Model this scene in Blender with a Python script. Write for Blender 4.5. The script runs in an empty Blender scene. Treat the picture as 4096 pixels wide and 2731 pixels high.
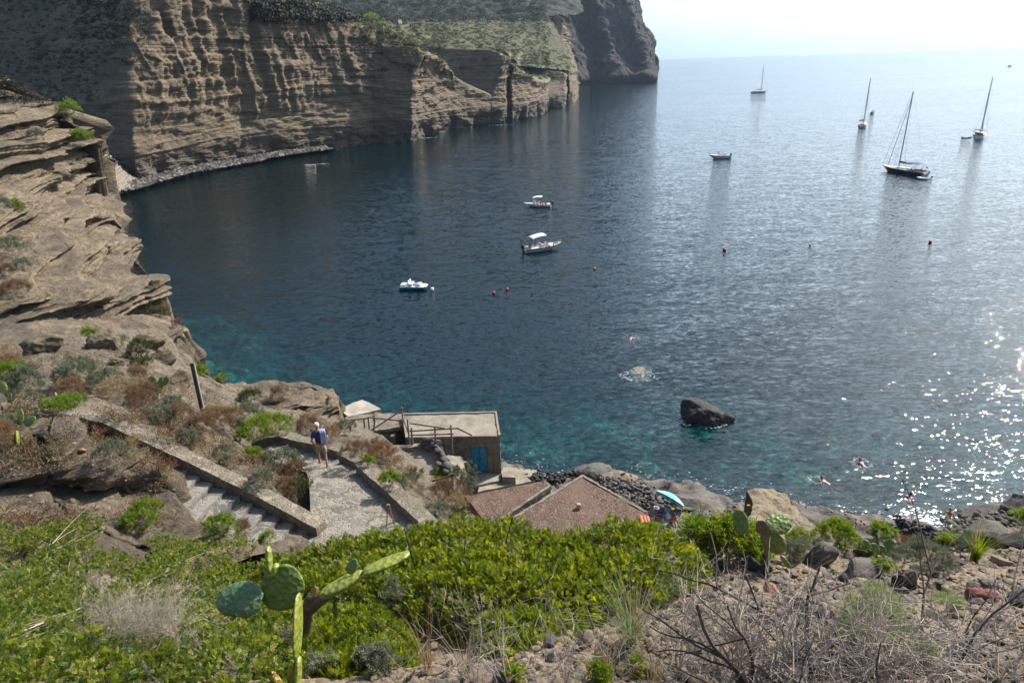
import bpy, bmesh, math, random
import numpy as np
from mathutils import Vector, Matrix
from mathutils.bvhtree import BVHTree

# ------------------------------------------------------------------ camera, world, sun, exposure
CAM_H = 29.0
PITCH, ROLL = math.radians(22.2), math.radians(1.79)
SUN_AZ, SUN_EL = math.radians(50), math.radians(42)      # azimuth from +Y towards +X
FOC = 4096 * 24 / 36
sc = bpy.context.scene
_f = np.array((0, math.cos(PITCH), -math.sin(PITCH)))
_u0 = np.array((0, math.sin(PITCH), math.cos(PITCH)))
_r0 = np.array((1.0, 0, 0))
_R = math.cos(ROLL) * _r0 - math.sin(ROLL) * _u0
_U = math.sin(ROLL) * _r0 + math.cos(ROLL) * _u0
EYE = np.array((0, 0, CAM_H))
cam_d = bpy.data.cameras.new("camera")
cam_d.lens = 24
cam_d.sensor_width = 36
cam_d.clip_start = 0.1
cam_d.clip_end = 60000
cam = bpy.data.objects.new("camera", cam_d)
sc.collection.objects.link(cam)
cam.matrix_world = Matrix(((_R[0], _U[0], -_f[0], 0), (_R[1], _U[1], -_f[1], 0), (_R[2], _U[2], -_f[2], CAM_H), (0, 0, 0, 1)))
sc.camera = cam

world = bpy.data.worlds.new("World")
sc.world = world
world.use_nodes = True
_wt = world.node_tree
_wt.nodes.clear()
_sky = _wt.nodes.new("ShaderNodeTexSky")
_sky.sky_type = 'NISHITA'
_sky.sun_disc = False
_sky.sun_elevation = SUN_EL
_sky.sun_rotation = SUN_AZ
_sky.air_density = 1.0
_sky.dust_density = 2.4
_sky.ozone_density = 1.2
_bg = _wt.nodes.new("ShaderNodeBackground")
_bg.inputs[1].default_value = 0.115
_wo = _wt.nodes.new("ShaderNodeOutputWorld")
_hs = _wt.nodes.new("ShaderNodeHueSaturation")      # hazy, washed-out summer sky
_hs.inputs['Saturation'].default_value = 0.9
_wt.links.new(_sky.outputs[0], _hs.inputs['Color'])
_tint = _wt.nodes.new("ShaderNodeMix"); _tint.data_type = 'RGBA'; _tint.blend_type = 'MULTIPLY'
_tint.inputs[0].default_value = 1.0; _tint.inputs[7].default_value = (0.88, 1.0, 1.08, 1)
_wt.links.new(_hs.outputs[0], _tint.inputs[6])
_wt.links.new(_tint.outputs[2], _bg.inputs[0])
_wt.links.new(_bg.outputs[0], _wo.inputs[0])

sun_d = bpy.data.lights.new("sun", 'SUN')
sun_d.energy = 4.6
sun_d.angle = math.radians(0.55)
sun_d.color = (1.0, 0.93, 0.84)
sun = bpy.data.objects.new("sun", sun_d)
sc.collection.objects.link(sun)
SUNV = Vector((math.sin(SUN_AZ) * math.cos(SUN_EL), math.cos(SUN_AZ) * math.cos(SUN_EL), math.sin(SUN_EL)))
sun.rotation_euler = SUNV.to_track_quat('Z', 'Y').to_euler()

sc.view_settings.view_transform = 'Standard'
sc.view_settings.look = 'None'
sc.view_settings.exposure = 0.75
sc.view_settings.gamma = 1
sc.view_settings.use_curve_mapping = False
sc.cycles.use_denoising = True
sc.cycles.max_bounces = 6
sc.cycles.diffuse_bounces = 3
sc.cycles.glossy_bounces = 2
sc.cycles.transmission_bounces = 4
sc.cycles.transparent_max_bounces = 8
sc.cycles.volume_bounces = 0
sc.cycles.sample_clamp_indirect = 6
sc.cycles.caustics_reflective = False
sc.cycles.caustics_refractive = False

# ------------------------------------------------------------------ helpers
def ray(px, py):
    return _f + (px - 2048) / FOC * _R + (1365.5 - py) / FOC * _U
def W(px, py, D=None, z=None, Y=None):
    """A measured photo position at camera depth D, at world height z or at world distance Y."""
    d = ray(px, py)
    if z is not None: D = (z - CAM_H) / d[2]
    elif Y is not None: D = Y / d[1]
    return EYE + d * D

_rng = np.random.RandomState(7)
_perm = _rng.permutation(256); _perm = np.concatenate([_perm, _perm, _perm])
_grad = _rng.normal(size=(256, 3)); _grad /= np.linalg.norm(_grad, axis=1)[:, None]
def perlin(p):
    p = np.asarray(p, float)
    i = np.floor(p).astype(int); f = p - i
    w = f * f * f * (f * (f * 6 - 15) + 10)
    i &= 255
    out = 0
    for dx in (0, 1):
        for dy in (0, 1):
            for dz in (0, 1):
                h = _perm[_perm[_perm[(i[:, 0] + dx) & 255] + ((i[:, 1] + dy) & 255)] + ((i[:, 2] + dz) & 255)]
                g = _grad[h]
                v = g[:, 0] * (f[:, 0] - dx) + g[:, 1] * (f[:, 1] - dy) + g[:, 2] * (f[:, 2] - dz)
                a = (w[:, 0] if dx else 1 - w[:, 0]) * (w[:, 1] if dy else 1 - w[:, 1]) * (w[:, 2] if dz else 1 - w[:, 2])
                out = out + v * a
    return out * 1.6
def fbm(p, o=4, g=0.5, l=2.03):
    p = np.asarray(p, float); s = 0; a = 1.0; t = 0
    for k in range(o):
        s = s + a * perlin(p + 17.3 * k); t += a; a *= g; p = p * l
    return s / t
def ridge(p, o=4):
    p = np.asarray(p, float); s = 0; a = 1.0; t = 0
    for k in range(o):
        s = s + a * (1 - 2 * np.abs(perlin(p + 9.1 * k))); t += a; a *= .5; p = p * 2.1
    return s / t
def n1(x, seed=0.0, o=3):
    x = np.asarray(x, float).ravel()
    return fbm(np.stack([x, np.full_like(x, seed + .37), np.full_like(x, seed * 1.7 + .11)], 1), o)
def cells(p, jit=0.9):
    """2D Worley: distance to the nearest point, to the second and a cell random."""
    p = np.asarray(p, float)[:, :2]; i = np.floor(p).astype(int)
    d1 = np.full(len(p), 9.0); d2 = d1.copy(); idr = np.zeros(len(p))
    for dx in (-1, 0, 1):
        for dy in (-1, 0, 1):
            cx = i[:, 0] + dx; cy = i[:, 1] + dy
            h = _perm[_perm[cx & 255] + (cy & 255)]; h2 = _perm[h + 31]
            q = np.stack([cx + .5 + jit * (h / 255 - .5), cy + .5 + jit * (h2 / 255 - .5)], 1)
            d = np.linalg.norm(p - q, axis=1)
            m = d < d1
            d2 = np.where(m, d1, np.minimum(d2, d)); idr = np.where(m, _perm[h2 + 77] / 255, idr); d1 = np.where(m, d, d1)
    return d1, d2, idr
def sstep(a, b, x):
    t = np.clip((x - a) / (b - a), 0, 1); return t * t * (3 - 2 * t)

def tag(o, label=None, cat=None, group=None, kind=None):
    if label: o["label"] = label
    if cat: o["category"] = cat
    if group: o["group"] = group
    if kind: o["kind"] = kind
    return o
def empty(name, loc=(0, 0, 0), rz=0, label=None, cat=None, group=None):
    o = bpy.data.objects.new(name, None); sc.collection.objects.link(o)
    o.location = [float(v) for v in loc]; o.rotation_euler = (0, 0, rz); o.empty_display_size = .1
    return tag(o, label, cat, group)
def mk(name, V, F, mat=None, parent=None, smooth=True, rnd=None, mats=None, mi=None, check=True):
    """One mesh object from arrays: V (n,3); F an (m,3|4) array or a list of such arrays."""
    V = np.asarray(V, np.float32).reshape(-1, 3)
    Fs = F if isinstance(F, list) and isinstance(F[0], np.ndarray) and F[0].ndim == 2 else [F]
    Fs = [np.asarray(f, np.int32) for f in Fs if len(f)]
    me = bpy.data.meshes.new(name)
    me.vertices.add(len(V)); me.vertices.foreach_set("co", V.ravel())
    lv = np.concatenate([f.ravel() for f in Fs])
    tot = np.concatenate([np.full(len(f), f.shape[1], np.int32) for f in Fs])
    st = np.concatenate([[0], np.cumsum(tot)[:-1]]).astype(np.int32)
    me.loops.add(len(lv)); me.loops.foreach_set("vertex_index", lv)
    me.polygons.add(len(tot)); me.polygons.foreach_set("loop_start", st)
    me.polygons.foreach_set("loop_total", tot)
    me.polygons.foreach_set("use_smooth", np.full(len(tot), smooth, bool))
    if mi is not None: me.polygons.foreach_set("material_index", np.asarray(mi, np.int32))
    me.update(calc_edges=True)
    if check: me.validate()
    if rnd is not None:
        at = me.attributes.new("rnd", 'FLOAT', 'FACE')
        if len(at.data) == len(rnd): at.data.foreach_set("value", np.asarray(rnd, np.float32))
    for m in (mats or ([mat] if mat else [])): me.materials.append(m)
    o = bpy.data.objects.new(name, me); sc.collection.objects.link(o)
    if parent is not None: o.parent = parent
    return o
class MB:
    """Collects shapes, then links them as one mesh."""
    def __init__(s): s.V = []; s.F3 = []; s.F4 = []; s.n = 0
    def add(s, V, F):
        V = np.asarray(V, float).reshape(-1, 3); F = np.asarray(F, int)
        (s.F4 if F.shape[1] == 4 else s.F3).append(F + s.n); s.V.append(V); s.n += len(V)
        return s
    def box(s, c, size, rot=None, taper=1.0):
        x, y, z = [v / 2 for v in size]
        V = np.array([(-x, -y, -z), (x, -y, -z), (x, y, -z), (-x, y, -z), (-x * taper, -y * taper, z), (x * taper, -y * taper, z), (x * taper, y * taper, z), (-x * taper, y * taper, z)], float)
        if rot is not None: V = V @ np.array(rot).T
        return s.add(V + np.array(c), [(3, 2, 1, 0), (4, 5, 6, 7), (0, 1, 5, 4), (1, 2, 6, 5), (2, 3, 7, 6), (3, 0, 4, 7)])
    def bar(s, a, b, w, h=None):
        """A plank from a to b of width w and height h."""
        h = h or w; a = np.array(a, float); b = np.array(b, float); d = b - a; L = np.linalg.norm(d); d /= L
        up = np.array((0, 0, 1.0)) if abs(d[2]) < .95 else np.array((0, 1.0, 0))
        sx = np.cross(d, up); sx /= np.linalg.norm(sx); uz = np.cross(sx, d)
        return s.box((a + b) / 2, (w, L, h), np.stack([sx, d, uz], 1))
    def tube(s, pts, r, n=6, cap=True):
        pts = np.asarray(pts, float); k = len(pts); r = np.broadcast_to(np.asarray(r, float), (k,))
        t = np.gradient(pts, axis=0); t /= np.linalg.norm(t, axis=1)[:, None] + 1e-9
        ref = np.array((0.13, .21, 1.0)) if abs(t[:, 2]).mean() < .8 else np.array((1.0, .17, .1))
        a = np.cross(t, ref); a /= np.linalg.norm(a, axis=1)[:, None] + 1e-9; b = np.cross(t, a)
        an = np.arange(n) * 2 * math.pi / n
        V = (pts[:, None] + r[:, None, None] * (np.cos(an)[None, :, None] * a[:, None] + np.sin(an)[None, :, None] * b[:, None])).reshape(-1, 3)
        i = np.arange(k - 1)[:, None] * n; j = np.arange(n)[None]; j2 = (j + 1) % n
        F = np.stack([i + j, i + j2, i + n + j2, i + n + j], -1).reshape(-1, 4)
        s.add(V, F)
        if cap:
            c = np.vstack([V[:n], pts[:1]]); s.add(c, [(q, n, (q + 1) % n) for q in range(n)])
            c = np.vstack([V[-n:], pts[-1:]]); s.add(c, [((q + 1) % n, n, q) for q in range(n)])
        return s
    def ell(s, c, r, rot=None, nu=12, nv=8):
        u = np.linspace(0, 2 * math.pi, nu, endpoint=False); v = np.linspace(0, math.pi, nv + 1)
        V = np.stack([np.sin(v)[:, None] * np.cos(u), np.sin(v)[:, None] * np.sin(u), np.cos(v)[:, None] * np.ones(nu)], -1).reshape(-1, 3) * np.array(r)
        if rot is not None: V = V @ np.array(rot).T
        i = np.arange(nv)[:, None] * nu; j = np.arange(nu)[None]; j2 = (j + 1) % nu
        return s.add(V + np.array(c), np.stack([i + j, i + nu + j, i + nu + j2, i + j2], -1).reshape(-1, 4))
    def arrays(s): 
        F = []
        if s.F3: F.append(np.vstack(s.F3))
        if s.F4: F.append(np.vstack(s.F4))
        return np.vstack(s.V), F
    def build(s, name, mat, parent=None, smooth=False):
        V, F = s.arrays(); return mk(name, V, F, mat, parent, smooth)

def grid_faces(nr, nc, off=0):
    i = np.arange(nr - 1)[:, None] * nc; j = np.arange(nc - 1)[None]
    return np.stack([i + j, i + j + 1, i + nc + j + 1, i + nc + j], -1).reshape(-1, 4) + off
def cr(P, n):
    """Catmull-Rom along axis 0, n samples."""
    P = np.asarray(P, float); m = len(P)
    if m == 2:
        t = np.linspace(0, 1, n).reshape((-1,) + (1,) * (P.ndim - 1)); return P[0] * (1 - t) + P[1] * t
    t = np.linspace(0, m - 1, n); i = np.minimum(t.astype(int), m - 2); f = (t - i).reshape((-1,) + (1,) * (P.ndim - 1))
    p0 = P[np.maximum(i - 1, 0)]; p1 = P[i]; p2 = P[i + 1]; p3 = P[np.minimum(i + 2, m - 1)]
    k = .5
    m1 = (p2 - p0) * k; m2 = (p3 - p1) * k
    f2 = f * f; f3 = f2 * f
    return (2 * f3 - 3 * f2 + 1) * p1 + (f3 - 2 * f2 + f) * m1 + (-2 * f3 + 3 * f2) * p2 + (f3 - f2) * m2
def lin(P, n):
    P = np.asarray(P, float); d = np.concatenate([[0], np.cumsum(np.linalg.norm(np.diff(P[:, :2] if P.shape[1] > 2 else P, axis=0), axis=1))])
    t = np.linspace(0, d[-1], n)
    return np.stack([np.interp(t, d, P[:, k]) for k in range(P.shape[1])], 1)
def dense(net, nu, nv, smooth_u=True):
    net = np.asarray(net, float)
    a = cr(net, nu); a = np.swapaxes(a, 0, 1); a = cr(a, nv) if smooth_u else lin3(a, nv)
    return np.swapaxes(a, 0, 1)
def lin3(P, n):
    m = len(P); t = np.linspace(0, m - 1, n); i = np.minimum(t.astype(int), m - 2); f = (t - i)[:, None, None]
    return P[i] * (1 - f) + P[i + 1] * f
def grid_normals(G):
    du = np.gradient(G, axis=0); dv = np.gradient(G, axis=1)
    n = np.cross(du, dv); n /= np.linalg.norm(n, axis=2)[..., None] + 1e-9
    return n
def facing(N, G):
    """Turn the normals towards the side the camera's side of the land lies on."""
    s = np.sign(np.sum(N * (EYE - G), axis=2).mean()); return N * (s if s else 1)
TERR = []     # (V, F) of everything things may stand on
def terrain(name, G, mat, reg=True, kind='structure', label=None, cat=None, parent=None, smooth=True):
    nr, nc = G.shape[:2]; F = grid_faces(nr, nc); V = G.reshape(-1, 3)
    N = grid_normals(G)
    if np.sum(N * (EYE - G)) < 0: pass
    a = V[F[:, 1]] - V[F[:, 0]]; b = V[F[:, 3]] - V[F[:, 0]]
    if np.sum(np.cross(a, b) * (EYE - V[F[:, 0]])) < 0: F = F[:, ::-1]
    o = mk(name, V, F, mat, parent, smooth)
    if kind: o["kind"] = kind
    tag(o, label, cat)
    if reg: TERR.append((V, F))
    return o
_bvh = None
def bvh():
    global _bvh
    if _bvh is None:
        vs = []; fs = []; n = 0
        for V, F in TERR:
            vs.append(V); F = np.asarray(F)
            fs.append(F[:, [0, 1, 2]] + n)
            if F.shape[1] == 4: fs.append(F[:, [0, 2, 3]] + n)
            n += len(V)
        _bvh = BVHTree.FromPolygons(np.vstack(vs).tolist(), np.vstack(fs).tolist())
    return _bvh
def on(px, py, default=None):
    """Where the sight line of a photo position meets the built ground."""
    d = Vector(ray(px, py)).normalized()
    h = bvh().ray_cast(Vector(EYE), d)
    if h[0] is None: return W(px, py, D=default or 10)
    return np.array(h[0])
def on_n(px, py):
    h = bvh().ray_cast(Vector(EYE), Vector(ray(px, py)).normalized())
    return (None, None) if h[0] is None else (np.array(h[0]), np.array(h[1]))
def ground(x, y, ztop=200):
    h = bvh().ray_cast(Vector((x, y, ztop)), Vector((0, 0, -1)))
    return h[0].z if h[0] is not None else 0.0

# ------------------------------------------------------------------ material helpers
class NT:
    def __init__(s, name):
        s.m = bpy.data.materials.new(name); s.m.use_nodes = True; s.t = s.m.node_tree; s.t.nodes.clear()
        s.out = s.t.nodes.new("ShaderNodeOutputMaterial")
    def n(s, typ, ins=None, **kw):
        nd = s.t.nodes.new(typ)
        for k, v in kw.items(): setattr(nd, k, v)
        for k, v in (ins or {}).items(): s.set(nd, k, v)
        return nd
    def set(s, nd, k, v):
        i = nd.inputs[k]
        if hasattr(v, 'links') or isinstance(v, bpy.types.NodeSocket): s.t.links.new(v, i)
        elif isinstance(v, bpy.types.Node): s.t.links.new(v.outputs[0], i)
        else: i.default_value = v if not (isinstance(v, tuple) and len(v) == 3 and i.type == 'RGBA') else (*v, 1)
    def pos(s, scale=(1, 1, 1), rot=(0, 0, 0), loc=(0, 0, 0)):
        g = s.n("ShaderNodeNewGeometry"); m = s.n("ShaderNodeMapping", {'Vector': g.outputs['Position'], 'Scale': scale, 'Rotation': rot, 'Location': loc}); return m.outputs[0]
    def obj(s, scale=(1, 1, 1)):
        g = s.n("ShaderNodeTexCoord"); m = s.n("ShaderNodeMapping", {'Vector': g.outputs['Object'], 'Scale': scale}); return m.outputs[0]
    def noise(s, vec, scale=1.0, det=4, rough=.55, dist=0.0):
        return s.n("ShaderNodeTexNoise", {'Vector': vec, 'Scale': scale, 'Detail': det, 'Roughness': rough, 'Distortion': dist}).outputs[0]
    def vor(s, vec, scale=1.0, feature='F1', out='Distance', rnd=1.0):
        return s.n("ShaderNodeTexVoronoi", {'Vector': vec, 'Scale': scale, 'Randomness': rnd}, feature=feature).outputs[out]
    def ramp(s, fac, stops, interp='LINEAR'):
        r = s.n("ShaderNodeValToRGB", {'Fac': fac}); e = r.color_ramp.elements; r.color_ramp.interpolation = interp
        while len(e) < len(stops): e.new(.5)
        for k, (p, c) in enumerate(stops):
            e[k].position = p; e[k].color = (*c, 1) if isinstance(c, tuple) else (c, c, c, 1)
        return r.outputs[0]
    def mix(s, fac, a, b, mode='MIX'):
        m = s.n("ShaderNodeMix", data_type='RGBA', blend_type=mode)
        s.set(m, 0, fac); s.set(m, 6, a); s.set(m, 7, b); return m.outputs[2]
    def math(s, op, a, b=0.0, clamp=False):
        m = s.n("ShaderNodeMath", operation=op, use_clamp=clamp); s.set(m, 0, a); s.set(m, 1, b); return m.outputs[0]
    def sep(s, v, k):
        return s.n("ShaderNodeSeparateXYZ", {0: v}).outputs[k]
    def bump(s, h, strength=1.0, dist=.1, nrm=None):
        b = s.n("ShaderNodeBump", {'Height': h, 'Strength': strength, 'Distance': dist})
        if nrm is not None: s.set(b, 'Normal', nrm)
        return b.outputs[0]
    def prin(s, col, rough=.8, nrm=None, **kw):
        p = s.n("ShaderNodeBsdfPrincipled", {'Base Color': col, 'Roughness': rough})
        if nrm is not None: s.set(p, 'Normal', nrm)
        for k, v in kw.items(): s.set(p, k.replace('_', ' '), v)
        return p.outputs[0]
    def end(s, sh): s.t.links.new(sh, s.out.inputs[0]); return s.m

def flat(name, col, rough=.6, var=.12, scale=6.0, metallic=0.0, bump=0.0, **kw):
    """Painted or plain stuff with a little uneven colour."""
    t = NT(name); v = t.obj(); nz = t.noise(v, scale, 5)
    c2 = tuple(max(0, c * (1 - 2 * var)) for c in col); c3 = tuple(min(1, c * (1 + var)) for c in col)
    nrm = t.bump(nz, 1.0, bump) if bump else None
    return t.end(t.prin(t.ramp(nz, [(.3, c2), (.65, c3)]), rough, nrm, Metallic=metallic, **kw))
def leafmat(name, stops, trans=.45, rough=.45, tcol=None):
    """Leaf: colour differs leaf by leaf; some light comes through."""
    t = NT(name)
    a = t.n("ShaderNodeAttribute", attribute_name="rnd").outputs['Fac']
    c = t.ramp(a, stops)
    p = t.prin(c, rough); tl = t.n("ShaderNodeBsdfTranslucent", {'Color': t.mix(1.0, c, tcol or (1.6, 1.7, .6), 'MULTIPLY')}).outputs[0]
    m = t.n("ShaderNodeMixShader", {0: trans, 1: p, 2: tl}).outputs[0]
    return t.end(m)

def slopeveg(t, rock, veg, lo=.55, hi=.8, nscale=.15, amt=.5):
    """Mix rock and vegetation colours by steepness and patches."""
    g = t.n("ShaderNodeNewGeometry"); nz = t.sep(g.outputs['Normal'], 2)
    pn = t.noise(t.pos(), nscale, 6, .6)
    f = t.math('ADD', nz, t.math('MULTIPLY', t.math('SUBTRACT', pn, .5), amt * 2))
    return t.mix(t.ramp(f, [(lo, 0.0), (hi, 1.0)]), rock, veg)

def m_strata(name, cols, vert=1.2, hz=.03, patch=.05, dark=None, veg=None, bmp=.35, fine=1.0, vlo=.55, vhi=.8, vsc=.15, tilt=(0, 0, 0)):
    t = NT(name)
    sv = t.pos((hz, hz, vert), tilt)
    bands = t.noise(sv, 1.0, 7, .7, .3)
    pat = t.noise(t.pos(), patch, 6, .6)
    fin = t.noise(t.pos((1, 1, 2.2)), fine, 8, .65)
    c = t.ramp(bands, [(.28, cols[0]), (.42, cols[1]), (.52, cols[2]), (.62, cols[1]), (.75, cols[3])])
    c = t.mix(t.ramp(pat, [(.4, 0.0), (.65, .6)]), c, cols[4])
    ln = t.noise(t.pos((hz * .6, hz * .6, .55), tilt), 1.0, 6, .78, .2)  # dark lines put the shade of thin undercut ledges into the colour
    c = t.mix(.8, c, t.ramp(ln, [(.4, (1.1, 1.1, 1.1)), (.445, (.5, .48, .46)), (.475, (1.15, 1.12, 1.08)), (.52, (.6, .58, .56)), (.56, (1.15, 1.12, 1.1)), (.62, (.55, .53, .5)), (.66, (1.1, 1.1, 1.1))]), 'MULTIPLY')
    c = t.mix(.55, c, t.ramp(fin, [(.3, (.55, .55, .55)), (.5, (1., 1., 1.)), (.7, (1.25, 1.22, 1.2))]), 'MULTIPLY')
    if dark is not None:      # wet and lichen-dark rock just above the water
        z = t.sep(t.pos(), 2)
        zz = t.math('ADD', z, t.math('MULTIPLY', t.math('SUBTRACT', pat, .5), 8.0))
        c = t.mix(t.ramp(t.math('DIVIDE', zz, dark[1]), [(.5, .75), (1.0, 0.0)]), c, dark[0])
    if veg is not None:
        vc = t.ramp(t.noise(t.pos(), vsc * 4, 6, .7), [(.3, veg[0]), (.5, veg[1]), (.7, veg[2])])
        c = slopeveg(t, c, vc, vlo, vhi, vsc)
    h = t.math('ADD', t.math('MULTIPLY', bands, 1.0), t.math('MULTIPLY', fin, .7))
    n = t.bump(h, 1.0, bmp)
    return t.end(t.prin(c, .92, n))
# ------------------------------------------------------------------ sea
def build_sea():
    t = NT("sea_water")
    # surface tilt from three sizes of waves: long chop, wavelets, fine ripples
    big = t.noise(t.pos((.004, .014, 1), (0, 0, math.radians(-10))), 1.0, 4, .6)     # wind patches
    amp = t.ramp(big, [(.36, .35), (.6, 1.15)])
    def tilt(sc_, rot, det, k, dist=.3):
        c = t.n("ShaderNodeTexNoise", {'Vector': t.pos(sc_, (0, 0, math.radians(rot))), 'Scale': 1.0, 'Detail': det, 'Roughness': .6, 'Distortion': dist}).outputs['Color']
        v = t.n("ShaderNodeVectorMath", {0: c, 1: (.5, .5, .5)}, operation='SUBTRACT').outputs[0]
        return t.n("ShaderNodeVectorMath", {0: v, 1: k}, operation='MULTIPLY').outputs[0]
    def add(a, b): return t.n("ShaderNodeVectorMath", {0: a, 1: b}, operation='ADD').outputs[0]
    w = add(tilt((.2, .55, 1), -14, 3, (.26, .36, 0)), tilt((1.15, 2.9, 1), 9, 4, (.66, 1.15, 0)))
    w2 = tilt((3.6, 7.6, 1), -20, 3, (.6, .85, 0))
    w = add(w, t.n("ShaderNodeVectorMath", {0: w2, 1: t.n("ShaderNodeCombineXYZ", {0: amp, 1: amp, 2: 0.0}).outputs[0]}, operation='MULTIPLY').outputs[0])
    nrm = t.n("ShaderNodeVectorMath", {0: add(w, t.n("ShaderNodeNewGeometry").outputs['Normal'])}, operation='NORMALIZE').outputs[0]
    fr = t.n("ShaderNodeFresnel", {'IOR': 1.33, 'Normal': nrm}).outputs[0]
    gl = t.n("ShaderNodeBsdfGlossy", {'Roughness': .045, 'Normal': nrm, 'Color': (1, 1, 1)}).outputs[0]
    tr = t.n("ShaderNodeBsdfTransparent", {'Color': (.82, .97, .97)}).outputs[0]
    df = t.n("ShaderNodeBsdfDiffuse", {'Color': (.001, .03, .036)}).outputs[0]
    body = t.n("ShaderNodeMixShader", {0: .3, 1: tr, 2: df}).outputs[0]
    t.end(t.n("ShaderNodeMixShader", {0: fr, 1: body, 2: gl}).outputs[0])
    ab = t.n("ShaderNodeVolumeAbsorption", {'Color': (.0, .70, .74), 'Density': .34}).outputs[0]
    t.t.links.new(ab, t.out.inputs[1])
    L = 14000.0
    V = np.array([(-L, -60, -26), (L, -60, -26), (L, 2 * L, -26), (-L, 2 * L, -26), (-L, -60, 0), (L, -60, 0), (L, 2 * L, 0), (-L, 2 * L, 0)], float)
    o = mk("sea", V, [(3, 2, 1, 0), (4, 5, 6, 7), (0, 1, 5, 4), (1, 2, 6, 5), (2, 3, 7, 6), (3, 0, 4, 7)], t.m, smooth=False)
    tag(o, "calm dark blue sea of the bay reaching to the horizon", "sea", kind='structure')

SHORE = [(-40, 75), (-27, 60), (-15, 50), (-9, 47), (0, 46.5), (4, 44), (9, 44.5), (16, 41.5), (24, 38.5), (32, 37), (38, 36.5), (60, 40)]
def shore_y(x):
    return np.interp(x, [p[0] for p in SHORE], [p[1] for p in SHORE])
def build_seabed():
    nx, ny = 520, 430
    X, Y = np.meshgrid(np.linspace(-70, 95, nx), np.linspace(25, 160, ny))
    P = np.stack([X.ravel(), Y.ravel(), np.zeros(X.size)], 1)
    d = P[:, 1] - shore_y(P[:, 0])
    z = -2.1 - np.clip(d, -20, 200) * .17 - np.clip(d - 22, 0, 100) * .09
    z += fbm(P * .12, 4) * (1.0 + np.clip(d, 0, 60) * .03)
    for s, a in ((.42, .75), (.85, .4), (.2, 1.1)):
        c1, c2, r = cells(P * s + 3.1)
        z += a * np.clip(1 - (c1 / .62) ** 2, 0, 1) ** .6 * (.25 + r) * .8
    z = np.clip(z, -22, 1.2)
    P[:, 2] = z
    t = NT("seabed_stones")
    c1 = t.ramp(t.noise(t.pos(), .45, 6, .65), [(.36, (.03, .05, .035)), (.46, (.16, .19, .13)), (.54, (.34, .36, .27)), (.66, (.5, .5, .4))])
    c2 = t.ramp(t.noise(t.pos(), .09, 3), [(.44, (.04, .055, .035)), (.54, (.44, .44, .35))])
    c = t.mix(.35, c1, c2)
    vc = t.sep(t.vor(t.pos(), .62, out='Color'), 0)
    c = t.mix(t.ramp(t.vor(t.pos(), .62), [(.3, .9), (.55, .0)]), c, t.ramp(vc, [(.2, (.06, .06, .035)), (.5, (.2, .17, .1)), (.75, (.36, .34, .24)), (.95, (.5, .5, .42))]))
    c = t.mix(t.ramp(t.vor(t.pos(), 1.1, 'DISTANCE_TO_EDGE'), [(.0, .5), (.1, 0.0)]), c, (.03, .05, .045))
    t.end(t.prin(c, .95, t.bump(t.noise(t.pos(), 3, 5), 1, .2)))
    terrain("seabed", P.reshape(ny, nx, 3), t.m, label="stony seabed seen through the shallow turquoise water", cat="seabed")
    # deep floor
    L = 13900
    mk("deep_seabed", [(-L, -59, -25.5), (L, -59, -25.5), (L, 2 * L - 100, -25.5), (-L, 2 * L - 100, -25.5)], [(0, 1, 2, 3)], flat("deep_floor", (.05, .1, .12), .9))["kind"] = 'structure'

# ------------------------------------------------------------------ far cliffs
S = 4096 / 2352.0
TUFF = [(.08, .058, .038), (.185, .138, .087), (.28, .213, .135), (.118, .09, .06), (.145, .113, .077)]
def strat(z, seed=0.0, f=1.0):
    """Ledgy profile along height: hard and soft layers."""
    a = n1(z * .55 * f, seed, 4); b = n1(z * 1.7 * f, seed + 5, 3)
    return np.tanh(a * 3.5) * .6 + np.tanh(b * 4) * .3
def wall_net(cols, prof, extra_back, nrow, ncol):
    """cols: (bx,by,tx,ty,setback[,zb]) in 2352-wide photo units -> displaced wall grid."""
    net = []
    for c in cols:
        bx, by, tx, ty, sb = c[:5]; zb = c[5] if len(c) > 5 else 0.0
        B = W(bx * S, by * S, z=zb); T = W(tx * S, ty * S, Y=B[1] + sb)
        col = [np.array((B[0], B[1], -4.0)), B]
        for (h, s) in prof:
            p = np.array((B[0] + (T[0] - B[0]) * s, B[1] + (T[1] - B[1]) * s, B[2] + (T[2] - B[2]) * h)); col.append(p)
        col.append(T)
        for (dx, dy, dz) in extra_back: col.append(T + np.array((dx, dy, dz)))
        net.append(col)
    net = np.array(net)                       # ncol x nrow x 3
    return dense(net.swapaxes(0, 1), nrow, ncol, smooth_u=False)
def displace(G, fn):
    N = facing(grid_normals(G), G); P = G.reshape(-1, 3); Q = N.reshape(-1, 3)
    # walls push mostly sideways
    return (P + fn(P, Q)).reshape(G.shape)

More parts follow.
